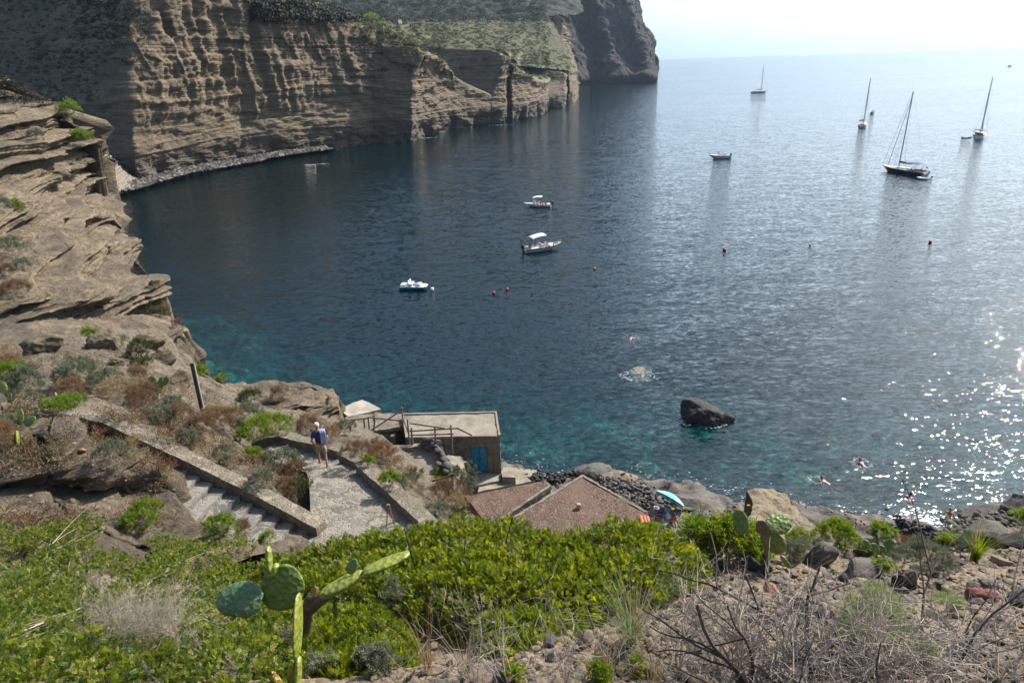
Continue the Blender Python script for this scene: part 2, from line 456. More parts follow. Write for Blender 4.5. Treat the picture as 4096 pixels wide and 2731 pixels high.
def build_far():
    rock = m_strata("layered_tuff", TUFF, 1.6, .012, .03, dark=((.09, .075, .06), 11.0), veg=[(.035, .045, .02), (.09, .1, .045), (.17, .15, .07)], bmp=1.1, fine=.45, vlo=.72, vhi=.95, vsc=.06)
    # main cliff across the bay: a corner, then the long lit wall
    cols = [(-160, 330, -160, -90, 60, 2), (0, 360, -40, -90, 60, 2), (130, 385, 110, -90, 55, 2), (240, 400, 225, -90, 45, 2), (318, 408, 320, -90, 34, 2), (352, 404, 372, -70, 26, 1.5),
            (400, 393, 430, -70, 24, 1.5), (480, 378, 505, -50, 22, 1.5), (560, 363, 575, -22, 20, 1.5), (640, 352, 640, 8, 18, 1.5), (720, 343, 715, 22, 16, 1), (800, 336, 785, 42, 14, .5),
            (860, 331, 850, 62, 13), (910, 328, 900, 80, 12), (948, 326, 950, 105, 12), (975, 314, 985, 120, 10), (1010, 306, 1008, 131, 10), (1040, 300, 1028, 165, 10), (1075, 295, 1062, 188, 10),
            (1105, 291, 1100, 205, 9), (1130, 288, 1122, 215, 9), (1150, 285, 1143, 121, 14), (1160, 283, 1155, 124, 14), (1166, 279, 1160, 150, 25), (1178, 279, 1172, 146, 14), (1205, 274, 1196, 160, 13), (1235, 268, 1225, 178, 12), (1250, 263, 1245, 183, 12),
            (1262, 251, 1256, 176, 25), (1300, 247, 1291, 168, 14), (1303, 232, 1300, 166, 16), (1312, 214, 1309, 160, 20), (1322, 207, 1318, 152, 20), (1324, 200, 1310, 130, 40)]
    prof = [(.06, .0), (.2, .08), (.45, .25), (.7, .5)]
    G = wall_net(cols, prof, [(-25, 12, 3), (-70, 30, 8)], 300, 1200)
    def fn(P, N):
        h = P[:, 2]
        up = sstep(14, 30, h); out = sstep(-.02, 1, 1 - np.abs(N[:, 2]))
        u = P[:, 0] * .4 + P[:, 1] * .92
        a = strat(h + fbm(P * np.array((.012, .012, .05)), 3) * 7, 1.0) * (.4 + .4 * up)
        near = sstep(330, 260, P[:, 1])
        fl = (1 - np.abs(n1(u * .085 + .5 * fbm(P * .03, 2), 3.0, 4)) * 3.2) * 2.3 * sstep(15, 22, h + 9 * n1(u * .03, 8)) * near   # gullies and ribs
        fl += ridge(P * np.array((.05, .05, .02)), 3) * 1.6 * (.4 + up)
        r = fbm(P * np.array((.12, .12, .3)), 6, .58) * 1.6
        c1, c2, cr_ = cells(np.stack([u * .22, h * .3 + u * .02], 1)); r += (cr_ - .5) * 1.1 * up + (cr_ - .5) * .3
        foot = np.clip(1 - h / 8, 0, 1) ** .7 * (fbm(P * .16, 3) * 3.0 - 1.6) - 4.5 * sstep(.05, .35, fbm(P * np.array((.05, .05, .0)) + 5, 3)) * sstep(7, 3.5, h)
        d = (a + fl + r) * out + foot * out
        D = N * d[:, None]; D[:, 2] *= .35
        D[h < -1] *= .3
        return D
    G = displace(G, fn)
    terrain("cliff", G, rock, label="long layered sandstone cliff across the bay", cat="cliff")
    # vegetated dark slope above the shaded recess, upper left
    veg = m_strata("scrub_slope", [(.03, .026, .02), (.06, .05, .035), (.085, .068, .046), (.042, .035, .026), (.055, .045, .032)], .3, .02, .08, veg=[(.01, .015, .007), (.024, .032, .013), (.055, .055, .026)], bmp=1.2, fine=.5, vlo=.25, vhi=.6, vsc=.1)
    rows = [[(-700, 420, 230), (-200, 400, 235), (200, 350, 238), (420, 250, 245), (560, 160, 252), (640, 100, 258)],
            [(-700, 250, 245), (-200, 230, 250), (200, 170, 255), (450, 80, 262), (600, 20, 268), (680, -40, 275)],
            [(-700, -100, 290), (-200, -100, 295), (250, -120, 300), (500, -160, 310), (640, -200, 320), (760, -200, 325)],
            [(-700, -300, 400), (-200, -300, 400), (250, -300, 410), (500, -300, 420), (700, -300, 430), (850, -300, 430)]]
    net = [[W(*p) for p in r] for r in rows]
    G = dense(net, 160, 260)
    G = displace(G, lambda P, N: N * (fbm(P * .05, 5) * 4 + fbm(P * .3, 3) * .8)[:, None])
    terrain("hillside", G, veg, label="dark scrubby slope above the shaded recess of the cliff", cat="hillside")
    # green terraced hills behind the cliff top
    hv = NT("green_hill")
    cc = hv.ramp(hv.noise(hv.pos(), .08, 7, .72), [(.3, (.014, .02, .007)), (.45, (.042, .05, .017)), (.56, (.095, .092, .038)), (.72, (.15, .125, .062))])
    c2 = hv.ramp(hv.noise(hv.pos((.3, .3, 2.4)), .5, 4), [(.35, (.7, .7, .7)), (.6, (1.15, 1.15, 1.1))])
    cc = hv.mix(.6, cc, c2, 'MULTIPLY')
    rk = hv.ramp(hv.noise(hv.pos((.02, .02, 1.1)), 1, 6, .7), [(.35, (.08, .06, .04)), (.6, (.24, .18, .115))])
    g = hv.n("ShaderNodeNewGeometry"); nz = hv.sep(g.outputs['Normal'], 2)
    f = hv.math('ADD', nz, hv.math('MULTIPLY', hv.math('SUBTRACT', hv.noise(hv.pos(), .05, 5), .5), .35))
    cc = hv.mix(hv.ramp(f, [(.42, 0.0), (.6, 1.0)]), rk, cc)
    hv.end(hv.prin(cc, .95, hv.bump(hv.noise(hv.pos(), .35, 7, .7), 1, 1.6)))
    # front: from the cliff edge up to the terraced shelf
    rows = [[(1000, -10, 300), (1250, 42, 318), (1480, 112, 345), (1660, 190, 372), (1740, 228, 380), (1900, 215, 430), (2020, 215, 430), (2080, 262, 445), (2200, 262, 470), (2275, 292, 500)],
            [(1000, -40, 330), (1250, 20, 345), (1480, 100, 380), (1640, 160, 410), (1760, 205, 420), (1900, 195, 455), (2020, 195, 455), (2100, 230, 475), (2200, 245, 500), (2285, 275, 520)],
            [(1000, -60, 380), (1250, 10, 390), (1480, 85, 420), (1640, 120, 460), (1760, 135, 480), (1900, 148, 500), (2020, 170, 510), (2100, 195, 520), (2200, 225, 530), (2290, 262, 540)],
            [(1000, -60, 450), (1250, 5, 450), (1480, 78, 480), (1640, 100, 520), (1760, 112, 540), (1900, 118, 560), (2020, 128, 575), (2100, 150, 580), (2180, 160, 590), (2295, 255, 560)],
            [(1000, -60, 520), (1250, 0, 530), (1480, 70, 560), (1640, 82, 600), (1760, 82, 620), (1900, 72, 640), (2020, 62, 650), (2120, 48, 655), (2185, 44, 655), (2300, 250, 600)]]
    net = [[W(*p) for p in r] for r in rows]
    for k in range(len(net)):      # the seaward end falls to the water
        e = net[k][-1].copy(); net[k].append(np.array((e[0] + 4, e[1] + 2, -6.0)))
    G = dense(net, 300, 520, smooth_u=False)
    def fn2(P, N):
        ter = np.tanh(n1(P[:, 2] * .22 + fbm(P * .01, 2) * 3, 4) * 5) * 1.0
        d = fbm(P * .035, 5) * 3.0 + fbm(P * .25, 4) * 1.3
        st = strat(P[:, 2], 2.0) * 1.4 * (1 - np.abs(N[:, 2]))
        o = np.zeros_like(P); o[:, 2] = d * .8 + ter; o += N * st[:, None]
        return o
    G = displace(G, fn2)
    terrain("hills", G, hv.m, label="green terraced hills behind the cliff top", cat="hills")
    # block end: light layered cliff between the hills and the dark headland
    cols = [(1196, 210, 1185, 125, 60), (1250, 212, 1205, 70, 80), (1285, 208, 1235, 36, 90), (1312, 204, 1262, 28, 70), (1322, 202, 1285, 52, 60), (1326, 198, 1300, 90, 50), (1328, 197, 1305, 110, 60)]
    G = wall_net(cols, [(.1, .0), (.3, .15), (.6, .45), (.8, .7)], [(-30, 20, 2), (-80, 60, 4)], 170, 220)
    G = displace(G, lambda P, N: N * (strat(P[:, 2] + fbm(P * .02, 2) * 4, 4.0) * 2.2 + fbm(P * .06, 5) * 4.5 + ridge(P * .03, 3) * 3)[:, None] * np.array((1, 1, .4)))
    terrain("far_cliff", G, rock, label="pale layered cliff in front of the dark headland", cat="cliff")
    # shaded slope behind the hills
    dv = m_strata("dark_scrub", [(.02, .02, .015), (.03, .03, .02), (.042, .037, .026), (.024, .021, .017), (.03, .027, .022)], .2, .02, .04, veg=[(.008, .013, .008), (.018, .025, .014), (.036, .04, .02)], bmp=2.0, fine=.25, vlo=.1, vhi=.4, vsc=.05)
    rows = [[(300, 120, 640), (900, 110, 650), (1500, 110, 660), (1900, 95, 690), (2200, 75, 720), (2330, 60, 760)],
            [(300, 40, 700), (900, 20, 710), (1400, 40, 720), (1900, 20, 750), (2200, -20, 780), (2330, -40, 820)],
            [(300, -150, 850), (900, -200, 860), (1400, -200, 870), (1900, -250, 900), (2200, -280, 930), (2330, -300, 960)],
            [(300, -500, 1100), (900, -560, 1120), (1400, -560, 1130), (1900, -560, 1150), (2200, -560, 1200), (2330, -560, 1200)]]
    G = dense([[W(*p) for p in r] for r in rows], 150, 300)
    G = displace(G, lambda P, N: N * (fbm(P * .012, 5) * 16 + fbm(P * .09, 4) * 3.5)[:, None])
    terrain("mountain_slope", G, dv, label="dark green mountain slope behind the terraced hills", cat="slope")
    # headland: tall dark basalt
    hm = NT("dark_basalt")
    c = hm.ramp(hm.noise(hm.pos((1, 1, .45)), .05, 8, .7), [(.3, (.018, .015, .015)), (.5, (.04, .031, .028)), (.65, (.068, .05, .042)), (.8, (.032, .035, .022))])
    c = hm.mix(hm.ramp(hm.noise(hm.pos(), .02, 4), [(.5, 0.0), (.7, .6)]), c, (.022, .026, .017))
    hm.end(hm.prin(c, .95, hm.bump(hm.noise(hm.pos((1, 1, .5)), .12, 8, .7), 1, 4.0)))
    edge = [(2622, 331), (2626, 315), (2622, 270), (2612, 220), (2598, 160), (2574, 110), (2562, 55), (2546, 0), (2520, -90), (2480, -210), (2420, -340), (2330, -480)]
    net = []
    for (ex, ey) in edge:
        row = []
        for k, (fx, dd) in enumerate(((-1150, 60), (-900, 30), (-600, 8), (-330, 0), (-250, 30), (-170, 4), (-90, 12), (-30, 2), (0, 30), (-6, 75), (-60, 160))):
            t = (331 - ey) / 331.0
            D = 850 + dd + max(t, 0) * 55 + (60 if fx < -700 else 0)
            px = ex + fx; py = ey + (14 if fx < 0 and t < .1 else 0) * min(1, -fx / 300)
            row.append(W(px, py, D=D) if t > .03 else W(px, py, z=-5 if t == 0 else 3))
        net.append(row)
    G = dense(net, 330, 420)
    G = displace(G, lambda P, N: N * (fbm(P * np.array((.022, .022, .012)), 5) * 13 + ridge(P * np.array((.05, .05, .02)), 4) * 5 + fbm(P * .15, 3) * 2)[:, None] * sstep(-8, 25, P[:, 2])[:, None])
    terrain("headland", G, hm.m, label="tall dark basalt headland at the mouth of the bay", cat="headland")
build_sea(); build_seabed(); build_far()
# ------------------------------------------------------------------ near land
def row_net(rows, nc):
    return [lin(np.array(r, float), nc) for r in rows]
def relief(rows, nu, nv, nc=24, skirt=None):
    """rows of (px,py,D) measured along the ground; returns a world grid."""
    R = np.array(row_net(rows, nc)); R = dense(R, nu, nv)
    u = (R[..., 0] - 2048) / FOC; v = (1365.5 - R[..., 1]) / FOC
    d = _f + u[..., None] * _R + v[..., None] * _U
    G = EYE + d * R[..., 2:3]
    if skirt:
        E = G[:, -1:, :]; out = [G]
        for (dx, dy, dz) in skirt:
            e = E + np.array((dx, dy, 0)); e[..., 2] = np.minimum(E[..., 2], np.maximum(E[..., 2] + dz, -4)) if dz > -90 else -4
            out.append(e)
        G = np.concatenate(out, axis=1)
    return G
NT1 = [(.15, .115, .08), (.31, .24, .165), (.42, .34, .24), (.2, .16, .115), (.25, .2, .15)]

def build_near():
    t = NT("tuff_near")
    sv = t.pos((.05, .05, 1.5), (math.radians(5), math.radians(4), 0))
    bands = t.noise(sv, 1.0, 8, .7, .5)
    fin = t.noise(t.pos((1, 1, 1.6)), 1.3, 10, .74)
    pat = t.noise(t.pos(), .22, 6, .6)
    c = t.ramp(bands, [(.3, (.08, .06, .038)), (.43, (.175, .134, .084)), (.52, (.275, .216, .138)), (.62, (.165, .128, .082)), (.74, (.09, .072, .05))])
    c = t.mix(t.ramp(pat, [(.45, 0.0), (.62, .65)]), c, (.14, .112, .08))
    c = t.mix(.9, c, t.ramp(fin, [(.36, (.42, .4, .38)), (.48, (.95, .95, .95)), (.64, (1.3, 1.27, 1.22))]), 'MULTIPLY')
    ln = t.noise(t.pos((.06, .06, 1.0), (math.radians(4), math.radians(3), 0)), 1.0, 6, .75, .3)
    c = t.mix(.75, c, t.ramp(ln, [(.4, (1.15, 1.13, 1.1)), (.45, (.55, .52, .5)), (.48, (1.15, 1.13, 1.1)), (.53, (.65, .62, .6)), (.57, (1.2, 1.17, 1.13)), (.63, (.6, .57, .54)), (.67, (1.1, 1.1, 1.1))]), 'MULTIPLY')
    c = t.mix(t.ramp(t.noise(t.pos((1, 1, 1.6)), .16, 7, .68), [(.5, 0.0), (.6, .7)]), c, (.085, .068, .05))
    # dark volcanic grit lodged in the tuff
    c = t.mix(t.ramp(t.noise(t.pos(), 7, 3, .7), [(.62, 0.0), (.7, .8)]), c, (.07, .06, .055))
    h = t.math('ADD', bands, t.math('MULTIPLY', fin, 1.0))
    rockm = t.end(t.prin(c, .93, t.bump(h, 1, .5)))
    # dry soil slope
    t = NT("dry_soil")
    pat = t.noise(t.pos(), .5, 7, .65)
    c = t.ramp(pat, [(.3, (.07, .055, .038)), (.45, (.14, .112, .076)), (.58, (.21, .17, .116)), (.72, (.11, .09, .066))])
    st = t.noise(t.pos(), 4, 9, .78)
    c = t.mix(.75, c, t.ramp(st, [(.4, (.4, .37, .35)), (.5, (.95, .95, .95)), (.62, (1.35, 1.3, 1.25))]), 'MULTIPLY')
    cells_ = t.vor(t.pos(), 5.5)
    h = t.math('ADD', st, t.math('MULTIPLY', cells_, .5))
    soil = t.end(t.prin(c, .95, t.bump(h, 1, .22)))

    # --- headland of layered tuff, near left -------------------------------------------------
    L = -420
    rows = [[(L, 250, 118), (-100, 300, 120), (80, 375, 124), (186, 400, 128)],
            [(L, 330, 112), (-100, 350, 114), (60, 420, 118), (250, 450, 124)],
            [(L, 430, 104), (-100, 430, 106), (160, 470, 114), (322, 505, 126)],
            [(L, 520, 97), (-100, 510, 99), (180, 540, 110), (362, 560, 130)],
            [(L, 600, 92), (-100, 600, 93), (200, 620, 108), (405, 625, 137)],
            [(L, 700, 86), (-100, 700, 87), (180, 730, 104), (418, 705, 141)],
            [(L, 780, 81), (-100, 790, 82), (200, 800, 98), (428, 785, 140)],
            [(L, 850, 77), (-100, 860, 78), (230, 850, 92), (455, 852, 112)],
            [(L, 900, 74), (-100, 920, 75), (220, 900, 89), (432, 890, 107)],
            [(L, 960, 71), (-100, 970, 72), (260, 950, 85), (440, 950, 103)],
            [(L, 1000, 69), (-100, 1020, 69), (300, 975, 82), (530, 962, 98)],
            [(L, 1060, 66), (-100, 1080, 66), (280, 1040, 77), (512, 1018, 95)],
            [(L, 1110, 63), (-100, 1130, 63), (280, 1110, 72), (503, 1085, 90)],
            [(L, 1150, 61), (-100, 1170, 61), (330, 1140, 69), (560, 1112, 86)],
            [(L, 1190, 59), (-100, 1200, 59), (330, 1165, 67), (643, 1108, 83)],
            [(L, 1210, 58), (-100, 1215, 58), (330, 1200, 66), (640, 1150, 81)],
            [(L, 1255, 58), (-100, 1260, 58), (290, 1235, 66), (600, 1212, 79)],
            [(L, 1300, 58), (-100, 1310, 58), (260, 1285, 64), (565, 1262, 77)],
            [(L, 1340, 56), (-100, 1345, 56), (300, 1310, 60), (662, 1268, 75)],
            [(L, 1370, 53), (-100, 1370, 53), (300, 1340, 57), (748, 1312, 72)],
            [(L, 1400, 50), (-100, 1400, 50), (320, 1370, 54), (716, 1352, 70.5)],
            [(L, 1440, 49), (-100, 1440, 49), (330, 1400, 52), (718, 1400, 69)],
            [(L, 1480, 48), (-100, 1480, 48), (330, 1430, 51), (748, 1455, 66)],
            [(L, 1520, 47), (-100, 1520, 47), (340, 1470, 50), (790, 1530, 61)],
            [(L, 1580, 46), (-100, 1580, 46), (340, 1520, 49), (850, 1600, 56)]]
    G = relief(rows, 620, 560, 12, skirt=[(-.2, 1, -1.6), (-.6, 2, -4), (-1, 3, -95)])
    # back of the top edge
    back = G[:1].copy(); back[..., 1] += 16; back[..., 2] -= 5
    G = np.concatenate([back, G], 0)
    def fn(P, N):
        h = P[:, 2] + fbm(P * np.array((.03, .03, .1)), 3) * 1.6
        h = h + P[:, 0] * .05; a = np.tanh(n1(h * .62, 11, 3) * 5) * .8 + np.tanh(n1(h * 1.9, 12, 3) * 5) * .42 + np.tanh(n1(h * 4.5, 13, 2) * 5) * .16
        r = fbm(P * np.array((.2, .2, .5)), 6) * 1.7 + ridge(P * np.array((.12, .12, .25)), 5) * 1.3 - sstep(.1, .5, fbm(P * np.array((.07, .07, .28)) + 40, 3)) * 2.2
        u_ = P[:, 0] * .6 + P[:, 1] * .5; k1, k2, kr = cells(np.stack([u_ * .16 + fbm(P * .1, 2), P[:, 2] * .55 + u_ * .03], 1)); q1, q2, qr = cells(np.stack([u_ * .5, P[:, 2] * 1.3], 1) + 9)
        r += (kr - .5) * 2.3 + (qr - .5) * .7 - .9 * np.clip(.12 - (k2 - k1), 0, .12) * 8
        s = 1 - .55 * np.abs(N[:, 2])
        sc_ = np.clip((P[:, 1]) / 90, .45, 1.2)
        Hd = N * np.array((1, 1, 0)) + np.array((.05, -.08, 0)); Hd /= np.linalg.norm(Hd, axis=1)[:, None]
        D = N * (r * .6 * s * sc_)[:, None] + Hd * (a * 1.7 * sc_)[:, None]; D[:, 2] *= .6
        D[:, 2] += fbm(P * 1.1, 4) * .16
        D[P[:, 2] < -1] *= .2
        return D
    G = displace(G, fn)
    terrain("rocky_headland", G, rockm, label="near headland of eroded layered sandstone at the left", cat="headland")
    # --- pale apron of rock between that headland and the far cliff ----------------------------
    rows = [[(330, 560, 175), (420, 600, 185), (480, 664, 190), (545, 682, 205), (610, 690, 212), (720, 640, 226)],
            [(330, 620, 165), (400, 640, 172), (455, 668, 182), (540, 700, 198), (620, 700, 206), (730, 650, 222)],
            [(300, 700, 158), (370, 720, 162), (440, 730, 172), (540, 722, 190), (640, 700, 203), (740, 655, 219)],
            [(280, 760, 152), (360, 780, 158), (430, 778, 167), (550, 738, 185), (650, 706, 198), (750, 660, 215)],
            [(280, 800, 150), (360, 800, 160), (432, 790, 169), (556, 746, 187), (655, 712, 200), (755, 668, 216)]]
    G = relief(rows, 150, 260, 14)
    G = displace(G, lambda P, N: N * (np.tanh(n1(P[:, 2] * 1.1 + fbm(P * .05, 2), 3, 3) * 4) * .35 + fbm(P * .2, 5) * .5)[:, None])
    t = NT("pale_rock")
    c = t.ramp(t.noise(t.pos((.08, .08, 1.4)), 1, 7, .7), [(.35, (.12, .095, .07)), (.5, (.22, .185, .145)), (.65, (.14, .112, .085))])
    pale = t.end(t.prin(c, .9, t.bump(t.noise(t.pos(), .8, 7), 1, .5)))
    terrain("rock_apron", G, pale, label="pale smooth rock sloping to the pebble beach", cat="rock")
    # pebble beach under the far cliff
    P0 = [(395, 812), (480, 785), (560, 762), (700, 722), (850, 690), (1000, 660), (1130, 632), (1260, 606), (1330, 592)]
    P1 = [(415, 782), (470, 762), (560, 738), (700, 700), (850, 664), (1000, 640), (1120, 618), (1250, 598), (1330, 588)]
    A = np.array([W(x, y, z=-.5) for x, y in P0]); B = np.array([W(x, y, z=1.9) for x, y in P1]); C = B + np.array((-4, 5, 1.0))
    G = dense([A, (A + B) / 2 + np.array((0, 0, .4)), B, C], 60, 900)
    Pn = G.reshape(-1, 3); c1, c2, r = cells(Pn * .9); Pn[:, 2] += np.clip(.5 - c1, 0, 1) * .9 * (.4 + r) - .65 + fbm(Pn * .12, 4) * .7
    t = NT("pebbles"); c = t.ramp(t.vor(t.pos(), .9, out='Color'), [(.2, (.02, .018, .016)), (.6, (.05, .044, .038)), (.9, (.2, .18, .16))])
    o = terrain("pebble_beach", Pn.reshape(G.shape), t.end(t.prin(c, .9, t.bump(t.vor(t.pos(), 1.4), 1, -.2))), label="dark pebble beach along the foot of the far cliff", cat="beach")
    # mid blocks at the far right foot of the cliff: a small reef
    # --- soil slope behind the upper stairs --------------------------------------------------
    rows = [[(L, 1380, 47), (0, 1400, 45), (290, 1350, 47), (480, 1320, 51), (640, 1320, 55), (752, 1430, 60)],
            [(L, 1440, 39), (0, 1440, 38), (300, 1420, 39), (500, 1430, 41), (690, 1470, 47), (800, 1510, 53), (880, 1536, 55)],
            [(L, 1510, 32), (0, 1510, 31), (300, 1505, 31.5), (560, 1520, 32.5), (760, 1560, 37), (900, 1600, 42), (1100, 1650, 44), (1360, 1690, 45)],
            [(L, 1585, 26), (0, 1585, 25), (300, 1580, 25.5), (600, 1610, 26.5), (800, 1660, 29.5), (1000, 1700, 34.5), (1200, 1700, 38), (1380, 1700, 40), (1500, 1740, 42), (1620, 1830, 43)],
            [(L, 1640, 22), (0, 1640, 21.5), (330, 1630, 21.9), (600, 1715, 22), (850, 1750, 25.5), (1000, 1760, 31.5), (1135, 1740, 33.5), (1280, 1770, 30.8), (1430, 1800, 28), (1540, 1830, 28), (1660, 1920, 31), (1760, 1960, 36)],
            [(L, 1700, 20.3), (0, 1690, 20.3), (345, 1690, 20.6), (625, 1780, 20.8), (850, 1870, 20.9), (1000, 1870, 23), (1130, 1870, 26.5), (1300, 1880, 25.6), (1440, 1880, 24.8), (1600, 1960, 25), (1740, 2020, 28), (1850, 2040, 34)],
            [(L, 1800, 19.8), (0, 1780, 19.6), (500, 1800, 20.1), (850, 1930, 20), (1008, 1960, 20), (1263, 2110, 19.9), (1450, 2110, 20.1), (1680, 2100, 20.4), (1780, 2095, 23), (1900, 2090, 30)],
            [(L, 2000, 17.4), (300, 2010, 18.1), (700, 2060, 18.4), (1000, 2160, 18.2), (1250, 2190, 18.3), (1700, 2190, 18.8), (1900, 2180, 24)],
            [(L, 2300, 15), (1900, 2400, 16)]]
    G = relief(rows, 420, 520, 26, skirt=[(.2, .6, -2), (.3, 1, -95)])
    G = displace(G, lambda P, N: N * (fbm(P * .35, 5) * .45 + fbm(P * 1.6, 4) * .12 + ridge(P * .5, 3) * .12)[:, None])
    terrain("slope", G, soil, label="dry soil slope between the stairs and the sandstone", cat="slope")
    # --- sandstone outcrop left of the stairs -----------------------------------------------------
    rows = [[(L, 1620, 20.6), (0, 1625, 20.4), (250, 1690, 20.3), (430, 1790, 20.2), (520, 1795, 19.9), (600, 1840, 19.6)],
            [(L, 1640, 19.2), (0, 1645, 19), (250, 1710, 18.9), (420, 1800, 18.7), (530, 1800, 18.9), (610, 1836, 18.9)],
            [(L, 1720, 18.1), (0, 1740, 18), (280, 1790, 18), (420, 1830, 18.2), (540, 1840, 18.4), (640, 1860, 18.7)],
            [(L, 1830, 17.2), (0, 1845, 17.2), (280, 1850, 17.5), (420, 1880, 17.8), (540, 1890, 18.1), (640, 1890, 18.5)],
            [(L, 1890, 17), (0, 1900, 17), (280, 1905, 17.4), (440, 1925, 17.7), (560, 1920, 18.2), (635, 1920, 18.7)],
            [(L, 1930, 17.6), (0, 1935, 17.6), (260, 1930, 17.9), (420, 1950, 18.1), (560, 1950, 18.5), (630, 1960, 18.7)],
            [(L, 2000, 16.7), (0, 2000, 16.7), (140, 2010, 16.8), (300, 1995, 17.6), (500, 1990, 18), (640, 2010, 18.2)],
            [(L, 2060, 15.6), (0, 2060, 15.6), (160, 2060, 15.9), (320, 2060, 16.6), (520, 2050, 17.2), (690, 2070, 17.6)],
            [(L, 2150, 14.3), (0, 2150, 14.3), (240, 2150, 14.8), (400, 2140, 15.3), (600, 2150, 16), (840, 2150, 17)],
            [(L, 2350, 11.5), (0, 2350, 11.5), (300, 2350, 12), (500, 2330, 12.8), (800, 2300, 14), (1150, 2240, 16)]]
    G = relief(rows, 380, 430, 14, skirt=[(.25, .1, -.8), (.3, .2, -95)])
    def fn3(P, N):
        h = P[:, 2] + P[:, 0] * -.06
        a = np.tanh(n1(h * 1.8 + fbm(P * .15, 2) * .6, 21, 3) * 4) * .22
        r = fbm(P * np.array((.6, .6, 1.4)), 6) * .4 + ridge(P * np.array((.35, .35, .9)), 5) * .25
        u_ = P[:, 0] * .7 + P[:, 1] * .4; k1, k2, kr = cells(np.stack([u_ * .5 + fbm(P * .3, 2), h * 1.8], 1)); r += (kr - .5) * .4
        Hd = N * np.array((1, 1, 0)) + np.array((.05, -.08, 0)); Hd /= np.linalg.norm(Hd, axis=1)[:, None]
        return N * (r * .8)[:, None] + Hd * (a * 1.3 + np.tanh(n1(h * 5, 23, 2) * 5) * .07)[:, None]
    G = displace(G, fn3)
    terrain("rock_outcrop", G, rockm, label="sandstone outcrop with shaded hollows left of the stairs", cat="rock outcrop")
    # --- boulder ledge left of the hut ------------------------------------------------------
    rows = [[(820, 1500, 60), (900, 1530, 58), (1000, 1545, 54), (1080, 1535, 53), (1190, 1535, 52), (1280, 1545, 52), (1345, 1570, 52)],
            [(820, 1530, 55), (900, 1560, 53), (1000, 1555, 51), (1080, 1540, 50.5), (1190, 1545, 50), (1280, 1555, 50), (1352, 1590, 50)],
            [(810, 1560, 51), (900, 1590, 50), (1000, 1580, 48.5), (1080, 1570, 48), (1190, 1575, 48), (1290, 1580, 48), (1358, 1612, 48.5)],
            [(810, 1590, 48), (900, 1610, 47), (1000, 1610, 46.3), (1080, 1600, 46.3), (1190, 1600, 46.6), (1290, 1610, 47), (1362, 1630, 47.6)],
            [(810, 1620, 45.5), (900, 1630, 45), (1000, 1640, 45.4), (1080, 1640, 46), (1190, 1640, 46.4), (1290, 1645, 46.8), (1356, 1655, 47.4)],
            [(820, 1640, 43), (900, 1660, 43.3), (1000, 1670, 44), (1080, 1680, 44.6), (1190, 1680, 45.2), (1290, 1680, 46), (1345, 1690, 47)],
            [(830, 1700, 39), (900, 1720, 40), (1000, 1740, 41), (1080, 1750, 42), (1190, 1750, 43), (1290, 1750, 44), (1345, 1760, 45)]]
    G = relief(rows, 200, 360, 16, skirt=[(.1, .5, -1.5), (.1, 1, -4), (.2, 1, -95)])
    back = G[:1].copy(); back[..., 1] += 3; back[..., 2] -= 6; G = np.concatenate([back, G], 0)
    def fn4(P, N):
        h = P[:, 2] - P[:, 0] * .12
        a = np.tanh(n1(h * 1.3 + fbm(P * .1, 2) * .6, 31, 3) * 4) * .3
        r = fbm(P * np.array((.35, .35, .9)), 6) * .65 + ridge(P * np.array((.25, .25, .6)), 4) * .35
        u_ = P[:, 0] * .7 + P[:, 1] * .4; k1, k2, kr = cells(np.stack([u_ * .3 + fbm(P * .3, 2), h * 1.1], 1)); r += (kr - .5) * .8
        Hd = N * np.array((1, 1, 0)) + np.array((.05, -.08, 0)); Hd /= np.linalg.norm(Hd, axis=1)[:, None]
        return N * (r * .8)[:, None] + Hd * (a * 1.6 + np.tanh(n1(h * 3.4, 33, 2) * 5) * .14)[:, None]
    G = displace(G, fn4)
    terrain("rock_ledge", G, rockm, kind=None, label="long layered rock ledge between the stairs and the white slab roof", cat="rock ledge")
    # --- shore shelf: ground under hut, roofs, cobbles -----------------------------------------
    rows = [[(1300, 1700, 52), (1450, 1680, 52), (1700, 1700, 52), (1990, 1800, 51), (2080, 1850, 50.5)],]
    pts = [(-14, 50, .2), (-9, 47, .3)]
    nx, ny = 300, 200
    X, Y = np.meshgrid(np.linspace(-18, 62, nx), np.linspace(14, 52, ny))
    P = np.stack([X.ravel(), Y.ravel(), np.zeros(X.size)], 1)
    sy = shore_y(P[:, 0]) - 1.2 + fbm(P * .3, 3) * 1.6
    d = sy - P[:, 1]                                    # inland distance
    z = np.where(d > 0, .2 + d * .16 + np.clip(d - 9, 0, 40) * .35, d * .35)
    z = np.minimum(z, 9.0)
    hx = sstep(8, 16, P[:, 0])
    z = z * (1 - hx) + np.where(d > 0, .15 + d * .13 + np.clip(d - 7, 0, 40) * .55, d * .3) * hx
    c1, c2, cr_ = cells(P * 1.1); P[:, 2] = z + fbm(P * .6, 5) * .55 + fbm(P * 2.5, 3) * .12 + (cr_ - .5) * .35
    t = NT("shore_rock")
    c = t.ramp(t.noise(t.pos(), .6, 7, .7), [(.3, (.05, .042, .036)), (.5, (.12, .103, .086)), (.66, (.19, .166, .138))])
    c = t.mix(t.ramp(t.sep(t.pos(), 2), [(.0, .85), (.05, 0.0)]), c, (.05, .045, .04))
    shore = t.end(t.prin(c, .85, t.bump(t.noise(t.pos(), 3, 8, .7), 1, .2)))
    terrain("shore", P.reshape(ny, nx, 3), shore, label="rocky shore below the stairs", cat="shore")
